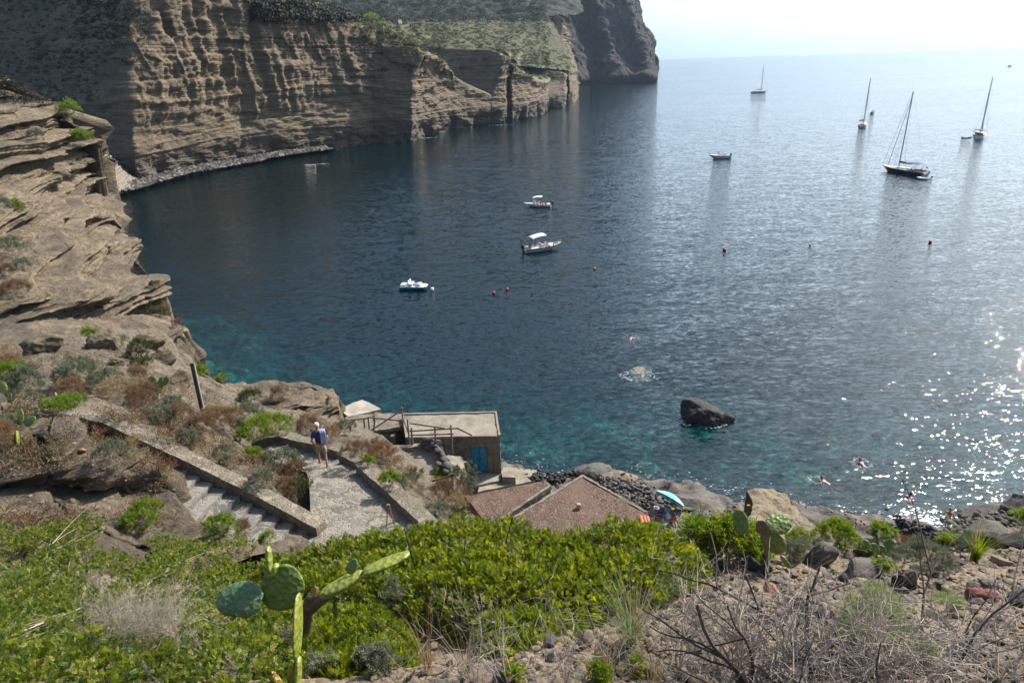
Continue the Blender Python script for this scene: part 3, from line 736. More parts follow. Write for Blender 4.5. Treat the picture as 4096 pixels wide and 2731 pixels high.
    # --- foreground ground ----------------------------------------------------------------------
    rows = [[(-500, 2260, 11), (300, 2290, 10.4), (800, 2330, 9.8), (1200, 2390, 9.2), (1700, 2440, 8.9), (2200, 2420, 9), (2550, 2360, 9.3), (2700, 2290, 9.6), (2850, 2235, 10), (3000, 2190, 10.5), (3150, 2168, 11), (3350, 2195, 11.6), (3600, 2225, 12.2), (3760, 2200, 12.6), (3900, 2130, 13), (4100, 2110, 13.5), (4600, 2060, 14.5)],
            [(-500, 2300, 10), (300, 2320, 9.6), (800, 2370, 9), (1200, 2430, 8.5), (1700, 2480, 8.2), (2200, 2450, 8.3), (2550, 2380, 8.5), (2700, 2310, 8.7), (2850, 2250, 8.9), (3000, 2210, 9.2), (3150, 2200, 9.8), (3350, 2220, 10.3), (3600, 2250, 10.8), (3900, 2200, 11.4), (4100, 2160, 11.8), (4600, 2110, 12.5)],
            [(-500, 2420, 8.2), (300, 2450, 7.9), (1000, 2500, 7.5), (1700, 2550, 7.1), (2300, 2530, 7), (2600, 2440, 7.1), (2800, 2350, 7.3), (3100, 2320, 7.6), (3600, 2330, 8.2), (4100, 2290, 8.8), (4600, 2250, 9.3)],
            [(-500, 2560, 6.3), (300, 2590, 6.1), (1000, 2620, 5.8), (1600, 2660, 5.3), (2000, 2650, 5), (2350, 2560, 5.1), (2700, 2470, 5.4), (3100, 2440, 5.8), (3600, 2440, 6.1), (4100, 2420, 6.5), (4600, 2400, 6.9)],
            [(-500, 2750, 4.6), (300, 2760, 4.4), (1000, 2780, 4.1), (1500, 2760, 3.8), (2000, 2700, 3.7), (2400, 2640, 3.8), (2800, 2600, 4), (3200, 2590, 4.3), (3700, 2590, 4.5), (4100, 2580, 4.7), (4600, 2570, 5)],
            [(-500, 3100, 3.0), (1000, 3050, 2.8), (2000, 2880, 2.8), (3000, 2830, 3), (4100, 2830, 3.3), (4700, 2830, 3.5)],
            [(-600, 3700, 2.0), (1000, 3600, 2.0), (2000, 3500, 2.0), (3000, 3450, 2.1), (4100, 3450, 2.2), (5000, 3400, 2.4)]]
    G = relief(rows, 620, 900, 30)
    back1 = G[:1].copy(); back1[..., 1] += 1.2; back1[..., 2] -= 1.6; back2 = back1.copy(); back2[..., 1] += 3; back2[..., 2] -= 7
    back3 = back2.copy(); back3[..., 1] += 8; back3[..., 2] -= 10
    G = np.concatenate([back3, back2, back1, G], 0)
    def fn5(P, N):
        D = N * (fbm(P * .8, 5) * .22 + fbm(P * 3.1, 4) * .06)[:, None]
        c1, c2, r = cells(P * 4.0); c3, c4, r2 = cells(P * 11.0 + 5)
        D[:, 2] += np.sqrt(np.clip(.16 - c1 ** 2, 0, 1)) * .12 * r * (r > .6) + np.sqrt(np.clip(.18 - c3 ** 2, 0, 1)) * .07 * r2
        return D
    G = displace(G, fn5)
    t = NT("gritty_ground")
    pat = t.noise(t.pos(), 1.2, 7, .65)
    c = t.ramp(pat, [(.3, (.075, .056, .04)), (.45, (.15, .114, .078)), (.58, (.225, .176, .12)), (.74, (.15, .118, .086))])
    g1 = t.vor(t.pos(), 24, out='Color'); c = t.mix(.6, c, t.ramp(g1, [(.15, (.35, .32, .3)), (.5, (.9, .88, .85)), (.85, (1.6, 1.5, 1.35))]), 'MULTIPLY')
    g2 = t.noise(t.pos(), 45, 4, .7)
    c = t.mix(.5, c, t.ramp(g2, [(.35, (.6, .58, .55)), (.65, (1.3, 1.27, 1.2))]), 'MULTIPLY')
    h = t.math('ADD', t.math('MULTIPLY', t.vor(t.pos(), 24), -.5), t.math('MULTIPLY', g2, .5))
    terrain("ground", G, t.end(t.prin(c, .95, t.bump(h, 1, .03))), label="gritty stony ground of the foreground slope", cat="ground")
    return dict(rock=rockm, soil=soil, shore=shore, pale=pale)
MATS = build_near()
# ------------------------------------------------------------------ masonry, paths and small buildings
def slab(mb, A, B, C, D, depth=None, zb=None, res=.25, amp=.0, fr=1.2, taper=0.0):
    """Solid block under the quad A B C D (top corners); noise keeps shared edges together."""
    T = [np.array(v, float) for v in (A, B, C, D)]
    Bt = [np.array((v[0], v[1], (v[2] - depth) if zb is None else zb)) for v in T]
    def face(a, b, c, d):
        n = int(np.clip(max(np.linalg.norm(b - a), np.linalg.norm(c - d)) / res, 1, 60)) + 1
        m = int(np.clip(max(np.linalg.norm(d - a), np.linalg.norm(c - b)) / res, 1, 60)) + 1
        u = np.linspace(0, 1, n)[:, None, None]; v = np.linspace(0, 1, m)[None, :, None]
        P = ((1 - u) * (1 - v) * a + u * (1 - v) * b + u * v * c + (1 - u) * v * d).reshape(-1, 3)
        if amp:
            P = P + np.stack([fbm(P * fr + 3, 4), fbm(P * fr + 11, 4), fbm(P * fr + 23, 4)], 1) * amp
        mb.add(P, grid_faces(n, m)[:, ::-1])
    face(*T); face(*Bt[::-1])
    for k in range(4):
        a, b = T[k], T[(k + 1) % 4]; face(b, a, Bt[k], Bt[(k + 1) % 4])
    return mb
def m_masonry(name, scale, stone, mortar, gap=.07, bmp=.02, zs=1.0, rough=.9):
    t = NT(name); v = t.pos((1, 1, zs))
    v2 = t.n("ShaderNodeVectorMath", {0: v, 1: t.n("ShaderNodeTexNoise", {'Vector': v, 'Scale': 3.0, 'Detail': 3}).outputs['Color']}, operation='ADD').outputs[0]
    e = t.vor(v2, scale, 'DISTANCE_TO_EDGE'); col = t.vor(v2, scale, out='Color')
    sc1 = t.ramp(t.sep(col, 0), [(.1, stone[0]), (.5, stone[1]), (.9, stone[2])])
    nz = t.noise(t.pos(), 14, 6, .7)
    sc1 = t.mix(.5, sc1, t.ramp(nz, [(.3, (.6, .6, .6)), (.7, (1.35, 1.33, 1.3))]), 'MULTIPLY')
    mo = t.mix(.5, mortar, t.ramp(t.noise(t.pos(), 6, 6, .7), [(.3, (.06, .052, .042)), (.7, (.3, .262, .205))]))
    f = t.ramp(t.math('ADD', e, t.math('MULTIPLY', t.math('SUBTRACT', nz, .5), gap * .9)), [(gap * .6, 0.0), (gap * 1.3, 1.0)])
    c = t.mix(f, mo, sc1)
    h = t.math('ADD', f, t.math('MULTIPLY', nz, .8))
    return t.end(t.prin(c, rough, t.bump(h, 1, bmp)))
M_COB = m_masonry("cobble_paving", 2.9, ((.115, .106, .088), (.18, .164, .134), (.24, .216, .172)), (.33, .283, .212), .1, .03)
M_STEP = m_masonry("step_stone", 2.4, ((.11, .108, .1), (.17, .166, .152), (.235, .225, .198)), (.34, .29, .215), .07, .015)
M_WALLTOP = m_masonry("parapet_stone", 4.2, ((.13, .11, .08), (.2, .168, .12), (.27, .228, .165)), (.23, .192, .135), .09, .03)
M_CEM = None
def m_cement(name, a, b, c3, sc1=1.2, bmp=.02, spots=0.0):
    t = NT(name)
    c = t.ramp(t.noise(t.pos(), sc1, 8, .7), [(.3, a), (.5, b), (.7, c3)])
    c = t.mix(.5, c, t.ramp(t.noise(t.pos(), 22, 5, .7), [(.35, (.65, .64, .62)), (.65, (1.3, 1.3, 1.28))]), 'MULTIPLY')
    if spots: c = t.mix(t.ramp(t.noise(t.pos(), 2.6, 5, .75), [(.58, 0.0), (.66, spots)]), c, (.06, .05, .045))
    return t.end(t.prin(c, .92, t.bump(t.noise(t.pos(), 5, 9, .75), 1, bmp * 2)))
M_ROOF = m_cement("cement_roof", (.13, .11, .082), (.26, .225, .172), (.34, .3, .235), .8, .02, .35)
M_WHITE = m_cement("white_cement", (.2, .17, .135), (.36, .32, .265), (.44, .4, .34), .7)
M_HOUSE = m_cement("rough_render", (.1, .082, .062), (.2, .168, .128), (.3, .258, .2), 1.6, .06, .8)
M_DARKSTONE = m_cement("dark_volcanic_stone", (.05, .045, .042), (.1, .09, .082), (.17, .155, .14), 3.0, .05)
M_WOOD = m_cement("weathered_wood", (.1, .08, .06), (.19, .16, .125), (.28, .245, .2), 5.0, .01)
M_DWOOD = m_cement("dark_wood", (.035, .028, .022), (.07, .055, .042), (.12, .1, .08), 5.0, .01)
M_BLUE = flat("blue_door_paint", (.02, .27, .44), .45, .25, 5, bump=.01)
M_GREY = flat("grey_metal_door", (.13, .14, .16), .5, .1)
def m_gravel():
    t = NT("red_gravel")
    c = t.ramp(t.vor(t.pos(), 13, out='Color'), [(.15, (.055, .031, .022)), (.45, (.1, .058, .04)), (.75, (.155, .095, .067)), (.97, (.24, .18, .14))])
    pz = t.noise(t.pos(), .45, 6, .65)
    c = t.mix(t.ramp(pz, [(.45, 0.0), (.62, .75)]), c, (.15, .098, .068))
    return t.end(t.prin(c, .95, t.bump(t.vor(t.pos(), 13), 1, -.04)))
M_GRAV = m_gravel()

def unit2(v): v = np.array((v[0], v[1], 0.0)); return v / np.linalg.norm(v)
def parapet(name, pts, off, h, label, side, group=None, cat="wall"):
    """pts: top edge world points; off: thickness vector side; h: depth of the wall."""
    mb = MB()
    P = [np.array(p) for p in pts]; Q = []
    for k in range(len(P)):
        d = unit2(P[min(k + 1, len(P) - 1)] - P[max(k - 1, 0)]); n = np.array((-d[1], d[0], 0)) * side
        Q.append(P[k] + n * off)
    for k in range(len(P) - 1):
        slab(mb, P[k], P[k + 1], Q[k + 1], Q[k], depth=h, res=.12, amp=.035, fr=2.2)
    o = mb.build(name, M_WALLTOP, smooth=True); tag(o, label, cat, group)
    V, F = mb.arrays(); TERR.append((V, F[0]))
    return P, Q

def build_paths():
    # upper flight: far top edge of its parapet, measured
    p = [W(1300, 2076, z=17.36), W(1008, 1923, D=19.6), W(800, 1822, D=19.9), W(610, 1733, D=20.1), W(470, 1668, D=20.5), W(333, 1636, D=21.0), W(150, 1600, D=21.8)]
    P, Q = parapet("parapet_wall", p, .42, .9, "low stone parapet along the upper flight of stairs", 1)
    along = P[0] - P[3]; L = np.linalg.norm(along[:2])
    d = unit2(P[3] - P[0]); nrm = unit2(Q[1] - P[1])
    t0 = .33; n = 13; run = .43
    mb = MB(); base0 = np.array(Q[0]); slope = (P[3][2] - P[0][2]) / L
    z0 = P[0][2] - .36
    for k in range(n + 1):
        a = base0 + d * (run * k - .1) - nrm * .05; b = a + d * (run + .03)
        z = z0 + (k) * slope * run + .02
        w = nrm * 3.3 + d * -.5
        A = np.array((a[0], a[1], z)); B = np.array((b[0], b[1], z))
        slab(mb, A, B, B + w, A + w, depth=.7, res=.14, amp=.02, fr=2.5)
    # upper landing
    A = base0 + d * (run * (n + 1) - .1) - nrm * .05; z = z0 + (n + 1) * slope * run
    A = np.array((A[0], A[1], z)); B = A + d * 3.2; 
    slab(mb, A, B, B + nrm * 2.2, A + nrm * 2.2, depth=.8, res=.2, amp=.02)
    o = mb.build("stone_stairs", M_STEP, smooth=False); tag(o, "upper flight of grey stone steps", "stairs", kind='structure')
    V, F = mb.arrays(); TERR.append((V, F[0]))
    # cobbled ramp and the lower flight
    rows = [((900, 2360), (1790, 2330), 17.3), ((980, 2270), (1770, 2250), 17.2), ((1225, 2125), (1712, 2150), 17.08), ((1240, 2050), (1655, 2060), 16.93), ((1240, 1990), (1590, 2000), 16.85), ((1236, 1930), (1510, 1935), 16.62), ((1226, 1888), (1450, 1888), 16.4), ((1205, 1866), (1408, 1858), 16.22)]
    Lp = np.array([W(*a, z=z) for a, b, z in rows]); Rp = np.array([W(*b, z=z - .04) for a, b, z in rows])
    G = dense(np.stack([Lp, Lp * .66 + Rp * .34, Lp * .33 + Rp * .67, Rp], 1), 120, 60, smooth_u=False)
    N = G.reshape(-1, 3); c1, c2, r = cells(N * 2.9 + 7); N[:, 2] += np.clip(c2 - c1, 0, .3) * .06 + fbm(N * 1.3, 3) * .03
    terrain("cobbled_path", G, M_COB, label="pale cobbled ramp between the two flights", cat="path")
    mb = MB(); K = 9
    Ls = cr(np.array([W(1205, 1866, z=16.22), W(1150, 1850, z=15.75), W(1085, 1828, z=15.2), W(1020, 1806, z=14.6)]), K + 1)
    Rs = cr(np.array([W(1420, 1862, z=16.22), W(1352, 1828, z=15.75), W(1258, 1800, z=15.25), W(1130, 1762, z=14.6)]), K + 1)
    for k in range(K):
        z = 16.2 - (k + 1) * .18
        A, B, C, D = Ls[k].copy(), Rs[k].copy(), Rs[k + 1].copy(), Ls[k + 1].copy()
        e = (C - B) * .04
        for q in (A, B, C, D): q[2] = z
        slab(mb, A, B, C + e, D + e, depth=.8, res=.14, amp=.015, fr=2.5)
    o = mb.build("lower_stairs", M_STEP, smooth=False); tag(o, "lower flight of grey stone steps", "stairs", kind='structure')
    V, F = mb.arrays(); TERR.append((V, F[0]))
    # sea-side parapet: inner top edge, in three stepped lengths
    a = [W(1790, 2200, z=17.4), W(1720, 2128, z=17.3), W(1600, 2018, z=17.22), W(1493, 1920, z=17.0), W(1420, 1858, z=16.72)]
    b = [W(1424, 1852, z=16.55), W(1395, 1838, z=16.42), W(1352, 1815, z=16.2)]
    c = [W(1352, 1806, z=15.95), W(1262, 1779, z=15.55), W(1180, 1762, z=15.15), W(1112, 1744, z=14.9)]
    for pts, lb in ((a, "long thick stone parapet on the sea side of the cobbled ramp"), (b, "short middle length of the sea side parapet beside the walking man"), (c, "lowest curved length of the parapet where the path turns back")):
        parapet("parapet_wall", pts, .46, .95, lb, -1, "stone parapets along the path")
    parapet("parapet_wall", [W(1112, 1744, z=14.9), W(1060, 1752, z=14.85), W(1005, 1772, z=14.7)], .34, .8, "short end of parapet turning left above the lower steps", -1, "stone parapets along the path")
build_paths()

def stones(mb, centers, sizes, seed=0, squash=.75):
    rs = np.random.RandomState(seed)
    for c, s in zip(centers, sizes):
        u = MB().ell((0, 0, 0), (1, 1, 1), nu=9, nv=6); V, F = u.arrays()
        V = V * (1 + .28 * perlin(V * 1.1 + rs.uniform(0, 50)))[:, None]
        V = V * np.array((s * rs.uniform(.8, 1.25), s * rs.uniform(.7, 1.1), s * squash * rs.uniform(.7, 1.1)))
        a = rs.uniform(0, 6.28); R = np.array(((math.cos(a), -math.sin(a), 0), (math.sin(a), math.cos(a), 0), (0, 0, 1)))
        mb.add(V @ R.T + np.array(c), F[0])
    return mb

def build_huts():
    # ---- hut with the blue door
    FR, BR, BL, FL = W(1999, 1742, z=4.8), W(1984, 1649, z=4.95), W(1612, 1657, z=5.0), W(1625, 1747, z=4.85)
    h = empty("stone_hut", (FR + FL) / 2 * np.array((1, 1, 0)), label="rough stone hut with a flat cement roof and a blue double door", cat="hut")
    inv = -np.array(h.location)
    def loc(p): return np.array(p) + inv
    mb = MB(); dn = np.array((0, 0, -.16))
    # front wall is built around the door opening
    d0, d1 = W(1880, 1773, Y=FR[1]), W(1948, 1772, Y=FR[1])
    zt = 3.95; x0 = d0[0] - .02; x1 = d1[0] + .02; zb = .2; dz = 1.75
    ye = lambda x: np.interp(x, [FL[0], FR[0]], [FL[1], FR[1]])
    th = .45
    def wallbox(xa, xb, z0, z1):
        slab(mb, loc((xa, ye(xa), z1)), loc((xb, ye(xb), z1)), loc((xb, ye(xb) + th, z1)), loc((xa, ye(xa) + th, z1)), depth=z1 - z0, res=.16, amp=.07, fr=1.6)
    wallbox(FL[0], x0, zb, 4.68); wallbox(x1, FR[0], zb, 4.68); wallbox(x0, x1, zt, 4.68); wallbox(x0, x1, zb, dz)
    for A, B in ((BR, FR), (FL, BL), (BL, BR)):
        dd = unit2(B - A); n = np.array((-dd[1], dd[0], 0)) * th
        c = ((FR + BL) / 2); n = n if np.dot(c - A, n) > 0 else -n
        slab(mb, loc(A + dn), loc(B + dn), loc(B + dn + n), loc(A + dn + n), zb=zb, res=.2, amp=.06, fr=1.6)
    mb.build("wall", M_HOUSE, h, True)
    mb = MB(); c = (FR + BR + BL + FL) / 4
    g = [loc(c + (p - c) * 1.015) for p in (FL, FR, BR, BL)]
    slab(mb, *g, depth=.14, res=.25, amp=.06, fr=1.0)
    rf = mb.build("roof", M_ROOF, h, True)
    mb = MB()
    for A, B in ((g[1], g[2]), (g[2], g[3])):
        dd = unit2(B - A); n = np.array((-dd[1], dd[0], 0)) * .14
        slab(mb, A + (0, 0, .09), B + (0, 0, .09), B + n + (0, 0, .09), A + n + (0, 0, .09), depth=.1, res=.15, amp=.035, fr=2.5)
    mb.build("roof_edge", M_ROOF, rf, True)
    ym = ye((x0 + x1) / 2) + .16
    fr = MB().box(loc(((x0 + x1) / 2, ym - .04, zt - .04)), (x1 - x0, .14, .08)); fr.box(loc((x0 + .035, ym - .04, (zt + dz) / 2)), (.07, .14, zt - dz)); fr.box(loc((x1 - .035, ym - .04, (zt + dz) / 2)), (.07, .14, zt - dz))
    fr.build("door_frame", M_WOOD, h)
    xm = (x0 + x1) / 2 - .02
    for xa, xb in ((x0 + .08, xm), (xm + .03, x1 - .08)):
        mb = MB(); n = 4
        for k in range(n):
            wk = (xb - xa) / n
            mb.box(loc((xa + wk * (k + .5), ym + .002 * (k % 2), (zt + dz) / 2 - .03)), (wk - .008, .05, zt - dz - .08))
        leaf = mb.build("door_leaf", M_BLUE, h)
        hd = MB().box(loc((xm + (.12 if xa > xm else -.1), ym - .05, 2.85)), (.04, .06, .16)); hd.build("latch", M_DWOOD, leaf)
    TERR.append((MB().add(np.array([FL, FR, BR, BL]) + np.array((0, 0, .02)), [(0, 1, 2, 3)]).arrays()[0], np.array([(0, 1, 2, 3)])))
    # ---- lower hut at its left with the grey door, roof of patched cement
    q = [W(1500, 1720, z=4.6), W(1618, 1706, z=4.6), W(1610, 1655, z=4.7), W(1500, 1650, z=4.7)]
    o = empty("low_hut", (q[0] + q[1]) / 2 * np.array((1, 1, 0)), label="low stone hut with a grey metal door left of the blue door hut", cat="hut")
    iv = -np.array(o.location); mb = MB()
    slab(mb, *[p + iv for p in q], depth=.3, res=.2, amp=.12, fr=1.4); mb.build("roof", M_HOUSE, o, True)
    mb = MB()
    yy = q[0][1] + .5
    slab(mb, *[p * np.array((1, 1, 0)) + np.array((0, .3 if k < 2 else 0, 4.32)) + iv for k, p in enumerate(q)], zb=1.0, res=.25, amp=.08, fr=1.6); mb.build("wall", M_DARKSTONE, o, True)
    a, b = W(1512, 1735, z=4.2), W(1566, 1722, z=4.2)
    a[1] = b[1] = q[0][1] + .18
    mb = MB().box(np.array(((a[0] + b[0]) / 2, a[1], 3.2)) + iv, (b[0] - a[0], .06, 2.0)); mb.box(np.array(((a[0] + b[0]) / 2, a[1] - .035, 3.2)) + iv, (.05, .03, 1.96)); mb.build("door", M_GREY, o)
    mb = MB(); slab(mb, *[np.array(v) + iv for v in ((b[0] + .05, a[1] - .5, 4.2), (b[0] + .4, a[1] - .5, 4.2), (b[0] + .4, a[1] + .3, 4.2), (b[0] + .05, a[1] + .3, 4.2))], depth=3, res=.2, amp=.1); mb.build("door_pier", M_HOUSE, o, True)
    # ---- brownish uneven roof between the ledge and the low hut
    q = [W(1385, 1725, z=4.5), W(1508, 1730, z=4.4), W(1520, 1652, z=4.6), W(1380, 1668, z=4.6)]
    mb = MB(); slab(mb, *q, depth=3.6, res=.2, amp=.22, fr=.9)
    tag(mb.build("cave_roof", M_HOUSE, None, True), "brown uneven earth roof in front of the white slab", "roof")
    V, F = mb.arrays(); TERR.append((V, F[0]))
    # ---- white slab
    q = [W(1393, 1667, z=4.3), W(1524, 1635, z=4.3), W(1450, 1597, z=4.3), W(1356, 1634, z=4.3)]
    o = empty("slab_hut", (q[0] + q[1]) / 2 * np.array((1, 1, 0)), label="small hut with a bright white cement slab roof by the water", cat="hut"); iv = -np.array(o.location)
    mb = MB(); slab(mb, *[p + iv for p in q], depth=.22, res=.2, amp=.1, fr=1.2); mb.build("roof_slab", M_WHITE, o, True)
    c = sum(q) / 4; mb = MB(); slab(mb, *[c + (p - c) * .9 - (0, 0, .2) + iv for p in q], zb=-.5, res=.25, amp=.12); mb.build("wall", M_HOUSE, o, True)
    # ---- terrace below the parapet with its rubble wall and pale buttress
    q = [W(1570, 1812, z=5.5), W(1712, 1782, z=5.5), W(1790, 1890, z=5.1), W(1640, 1895, z=5.2)]
    mb = MB(); slab(mb, *q[::-1], depth=4.5, res=.2, amp=.1, fr=.8)
    tag(mb.build("terrace", m_cement("terrace_earth", (.13, .108, .082), (.19, .163, .128), (.25, .215, .172), 1.0), None, True), "flat cement terrace above the hut yard", "terrace", kind='structure')
    V, F = mb.arrays(); TERR.append((V, F[0]))
    rs = np.random.RandomState(3); cs = []; sz = []
    ln = cr(np.array([W(1700, 1786, z=5.6), W(1745, 1790, z=5.6), W(1772, 1850, z=5.4), W(1790, 1880, z=5.2)]), 16)
    for k, c in enumerate(ln):
        for j in range(3):
            cs.append(c + np.array((rs.normal(0, .12), rs.normal(0, .12), .05 + .24 * j * (1 - k / 20)))); sz.append(rs.uniform(.17, .32))
    tag(stones(MB(), cs, sz, 4).build("rubble_wall", M_DARKSTONE, None, True), "dry wall of dark volcanic stones at the terrace edge", "wall")
    mb = MB(); slab(mb, W(1852, 1828, z=4.1), W(1862, 1872, z=3.2), W(1790, 1892, z=4.6), W(1778, 1818, z=5.2), zb=.6, res=.14, amp=.22, fr=1.2)
    tag(mb.build("buttress", M_ROOF, None, True), "pale rounded cement buttress left of the blue door", "buttress"); V, F = mb.arrays(); TERR.append((V, F[0]))
    tag(MB().box(W(1858, 1851, z=3.3), (.28, .14, .24)).box(W(1858, 1851, z=3.3) + (0, -.08, .02), (.2, .02, .16)).build("meter_box", flat("box_grey", (.5, .5, .5), .5)), "small grey meter box on the buttress", "box")
    # ---- long back wall from the parapet down to the terrace, curved dark stone kerb
    ln = cr(np.array([W(1512, 1770, z=5.9), W(1530, 1782, z=5.95), W(1575, 1792, z=5.8), W(1640, 1788, z=5.8), W(1700, 1780, z=5.7)]), 9)
    mb = MB()
    for k in range(8): slab(mb, ln[k], ln[k + 1], ln[k + 1] + (0, .4, 0), ln[k] + (0, .4, 0), depth=1.6, res=.15, amp=.09, fr=2)
    tag(mb.build("retaining_wall", M_HOUSE, None, True), "curved low wall between the grey door and the terrace", "wall"); V, F = mb.arrays(); TERR.append((V, F[0]))
    # ---- yard in front of the blue door and the landing
    q = [W(1840, 1868, z=1.85), W(2010, 1893, z=1.7), W(2110, 1912, z=1.3), W(1925, 1962, z=1.75), ]
    mb = MB(); slab(mb, q[0] + (0, 1.2, 0), q[1] + (0, .3, 0), W(2000, 1920, z=1.65), W(1880, 1945, z=1.8), depth=1.6, res=.2, amp=.03)
    slab(mb, W(1925, 1902, z=1.55), W(2100, 1903, z=1.35), W(2128, 1925, z=1.25), W(1912, 1966, z=1.6), depth=1.6, res=.2, amp=.08)
    tag(mb.build("landing", M_ROOF, None, True), "pale cement landing in front of the hut", "landing", kind='structure'); V, F = mb.arrays(); TERR.append((V, F[0]))
    mb = MB()
    for k in range(5):
        a = W(2010 + 26 * k, 1897 + 3 * k, z=1.3 - .2 * k); slab(mb, a, a + (.62, -.06, 0), a + (.62, 1.0, 0), a + (0, 1.0, 0), depth=.5, res=.2, amp=.04)
    tag(mb.build("shore_steps", M_ROOF, None, True), "cement steps from the hut down to the water", "stairs", kind='structure')
    q = [W(2008, 1906, z=1.95), W(2062, 1908, z=1.95), W(2058, 1882, z=1.95), W(2008, 1880, z=1.95)]
    mb = MB(); slab(mb, *q, depth=.62, res=.12, amp=.05)
    tag(mb.build("cement_block", M_ROOF, None, True), "long cement block at the right corner of the hut", "block")
    # ---- two gravelled roofs
    def groof(name, label, pts, z, rim):
        o = empty(name, W(*pts[0], z=0), label=label, cat="roof"); iv = -np.array(o.location)
        q = [W(x, y, z=z) + iv for x, y in pts]
        mb = MB(); slab(mb, *q, depth=.25, res=.2, amp=.05, fr=1.0)
        mb.build("gravel_top", M_GRAV, o, True)
        mb = MB(); c = sum(q) / 4; slab(mb, *[c + (p - c) * .985 - (0, 0, .22) for p in q], zb=.2, res=.3, amp=.1); mb.build("wall", M_HOUSE, o, True)
        mb = MB()
        for i, j in rim:
            A, B = q[i], q[j]; dd = unit2(B - A); n = np.array((-dd[1], dd[0], 0)) * .17
            if np.dot(c - A, n) < 0: n = -n
            slab(mb, A + (0, 0, .05), B + (0, 0, .05), B + n + (0, 0, .05), A + n + (0, 0, .05), depth=.28, res=.18, amp=.08, fr=2)
        mb.build("roof_rim", M_HOUSE, o, True)
        V = np.array([p - iv for p in q]); TERR.append((V, np.array([(0, 1, 2, 3)])))
    groof("gravel_roof", "large flat roof of reddish gravel with a pointed seaward corner", [(2330, 1899), (2592, 2048), (2500, 2300), (1990, 2105)], 5.0, ((0, 1), (3, 0)))
    groof("gravel_roof", "narrower lower roof of purplish gravel beside the large one", [(2180, 1921), (2206, 1944), (1960, 2110), (1862, 1985)], 4.55, ((0, 1), (1, 2)))
    b = W(2314, 2030, z=5.05)
    tag(MB().box(b + (0, 0, .14), (.26, .24, .24), taper=.92).box(b + (-.02, 0, .27), (.2, .18, .04), taper=.8).build("stone_block", M_WHITE), "pale square stone block lying on the large gravel roof", "block")
    mb = MB(); a = W(2562, 2062, z=5.12)
    for k in range(3):
        an = np.linspace(0, math.pi, 7); pr = np.stack([np.cos(an) * .09, np.sin(an) * .05], 1)
        V = np.concatenate([[(a[0] + .17 * k + p[0] + .012 * k, a[1] - .7 * s_ - k * .05, a[2] + p[1] + .02) for p in pr] for s_ in (0, 1)]); mb.add(V, grid_faces(2, 7))
    tag(mb.build("roof_tiles", flat("terracotta", (.42, .15, .07), .8)), "row of orange clay tiles on the right edge of the gravel roof", "tiles")
    # paved patch where people sit
    q = [W(2560, 2090, z=2.3), W(2610, 2020, z=2.1), W(2790, 2060, z=2.0), W(2800, 2260, z=2.6), W(2560, 2260, z=3)]
    mb = MB(); slab(mb, q[0], q[4], q[3], q[2], depth=1.6, res=.2, amp=.07, fr=1.0); slab(mb, q[0] + (0, 0, .01), q[1], q[2], q[2] + (-.3, -.3, .005), depth=1.6, res=.2, amp=.07, fr=1.0)
    tag(mb.build("rock_pavement", m_masonry("crazy_rock", 1.7, ((.13, .12, .11), (.2, .185, .165), (.27, .245, .21)), (.05, .045, .04), .05, .03), None, True), "cracked flat rock paving where the bathers sit", "pavement", kind='structure')
    V, F = mb.arrays(); TERR.append((V, F[0]))
build_huts()

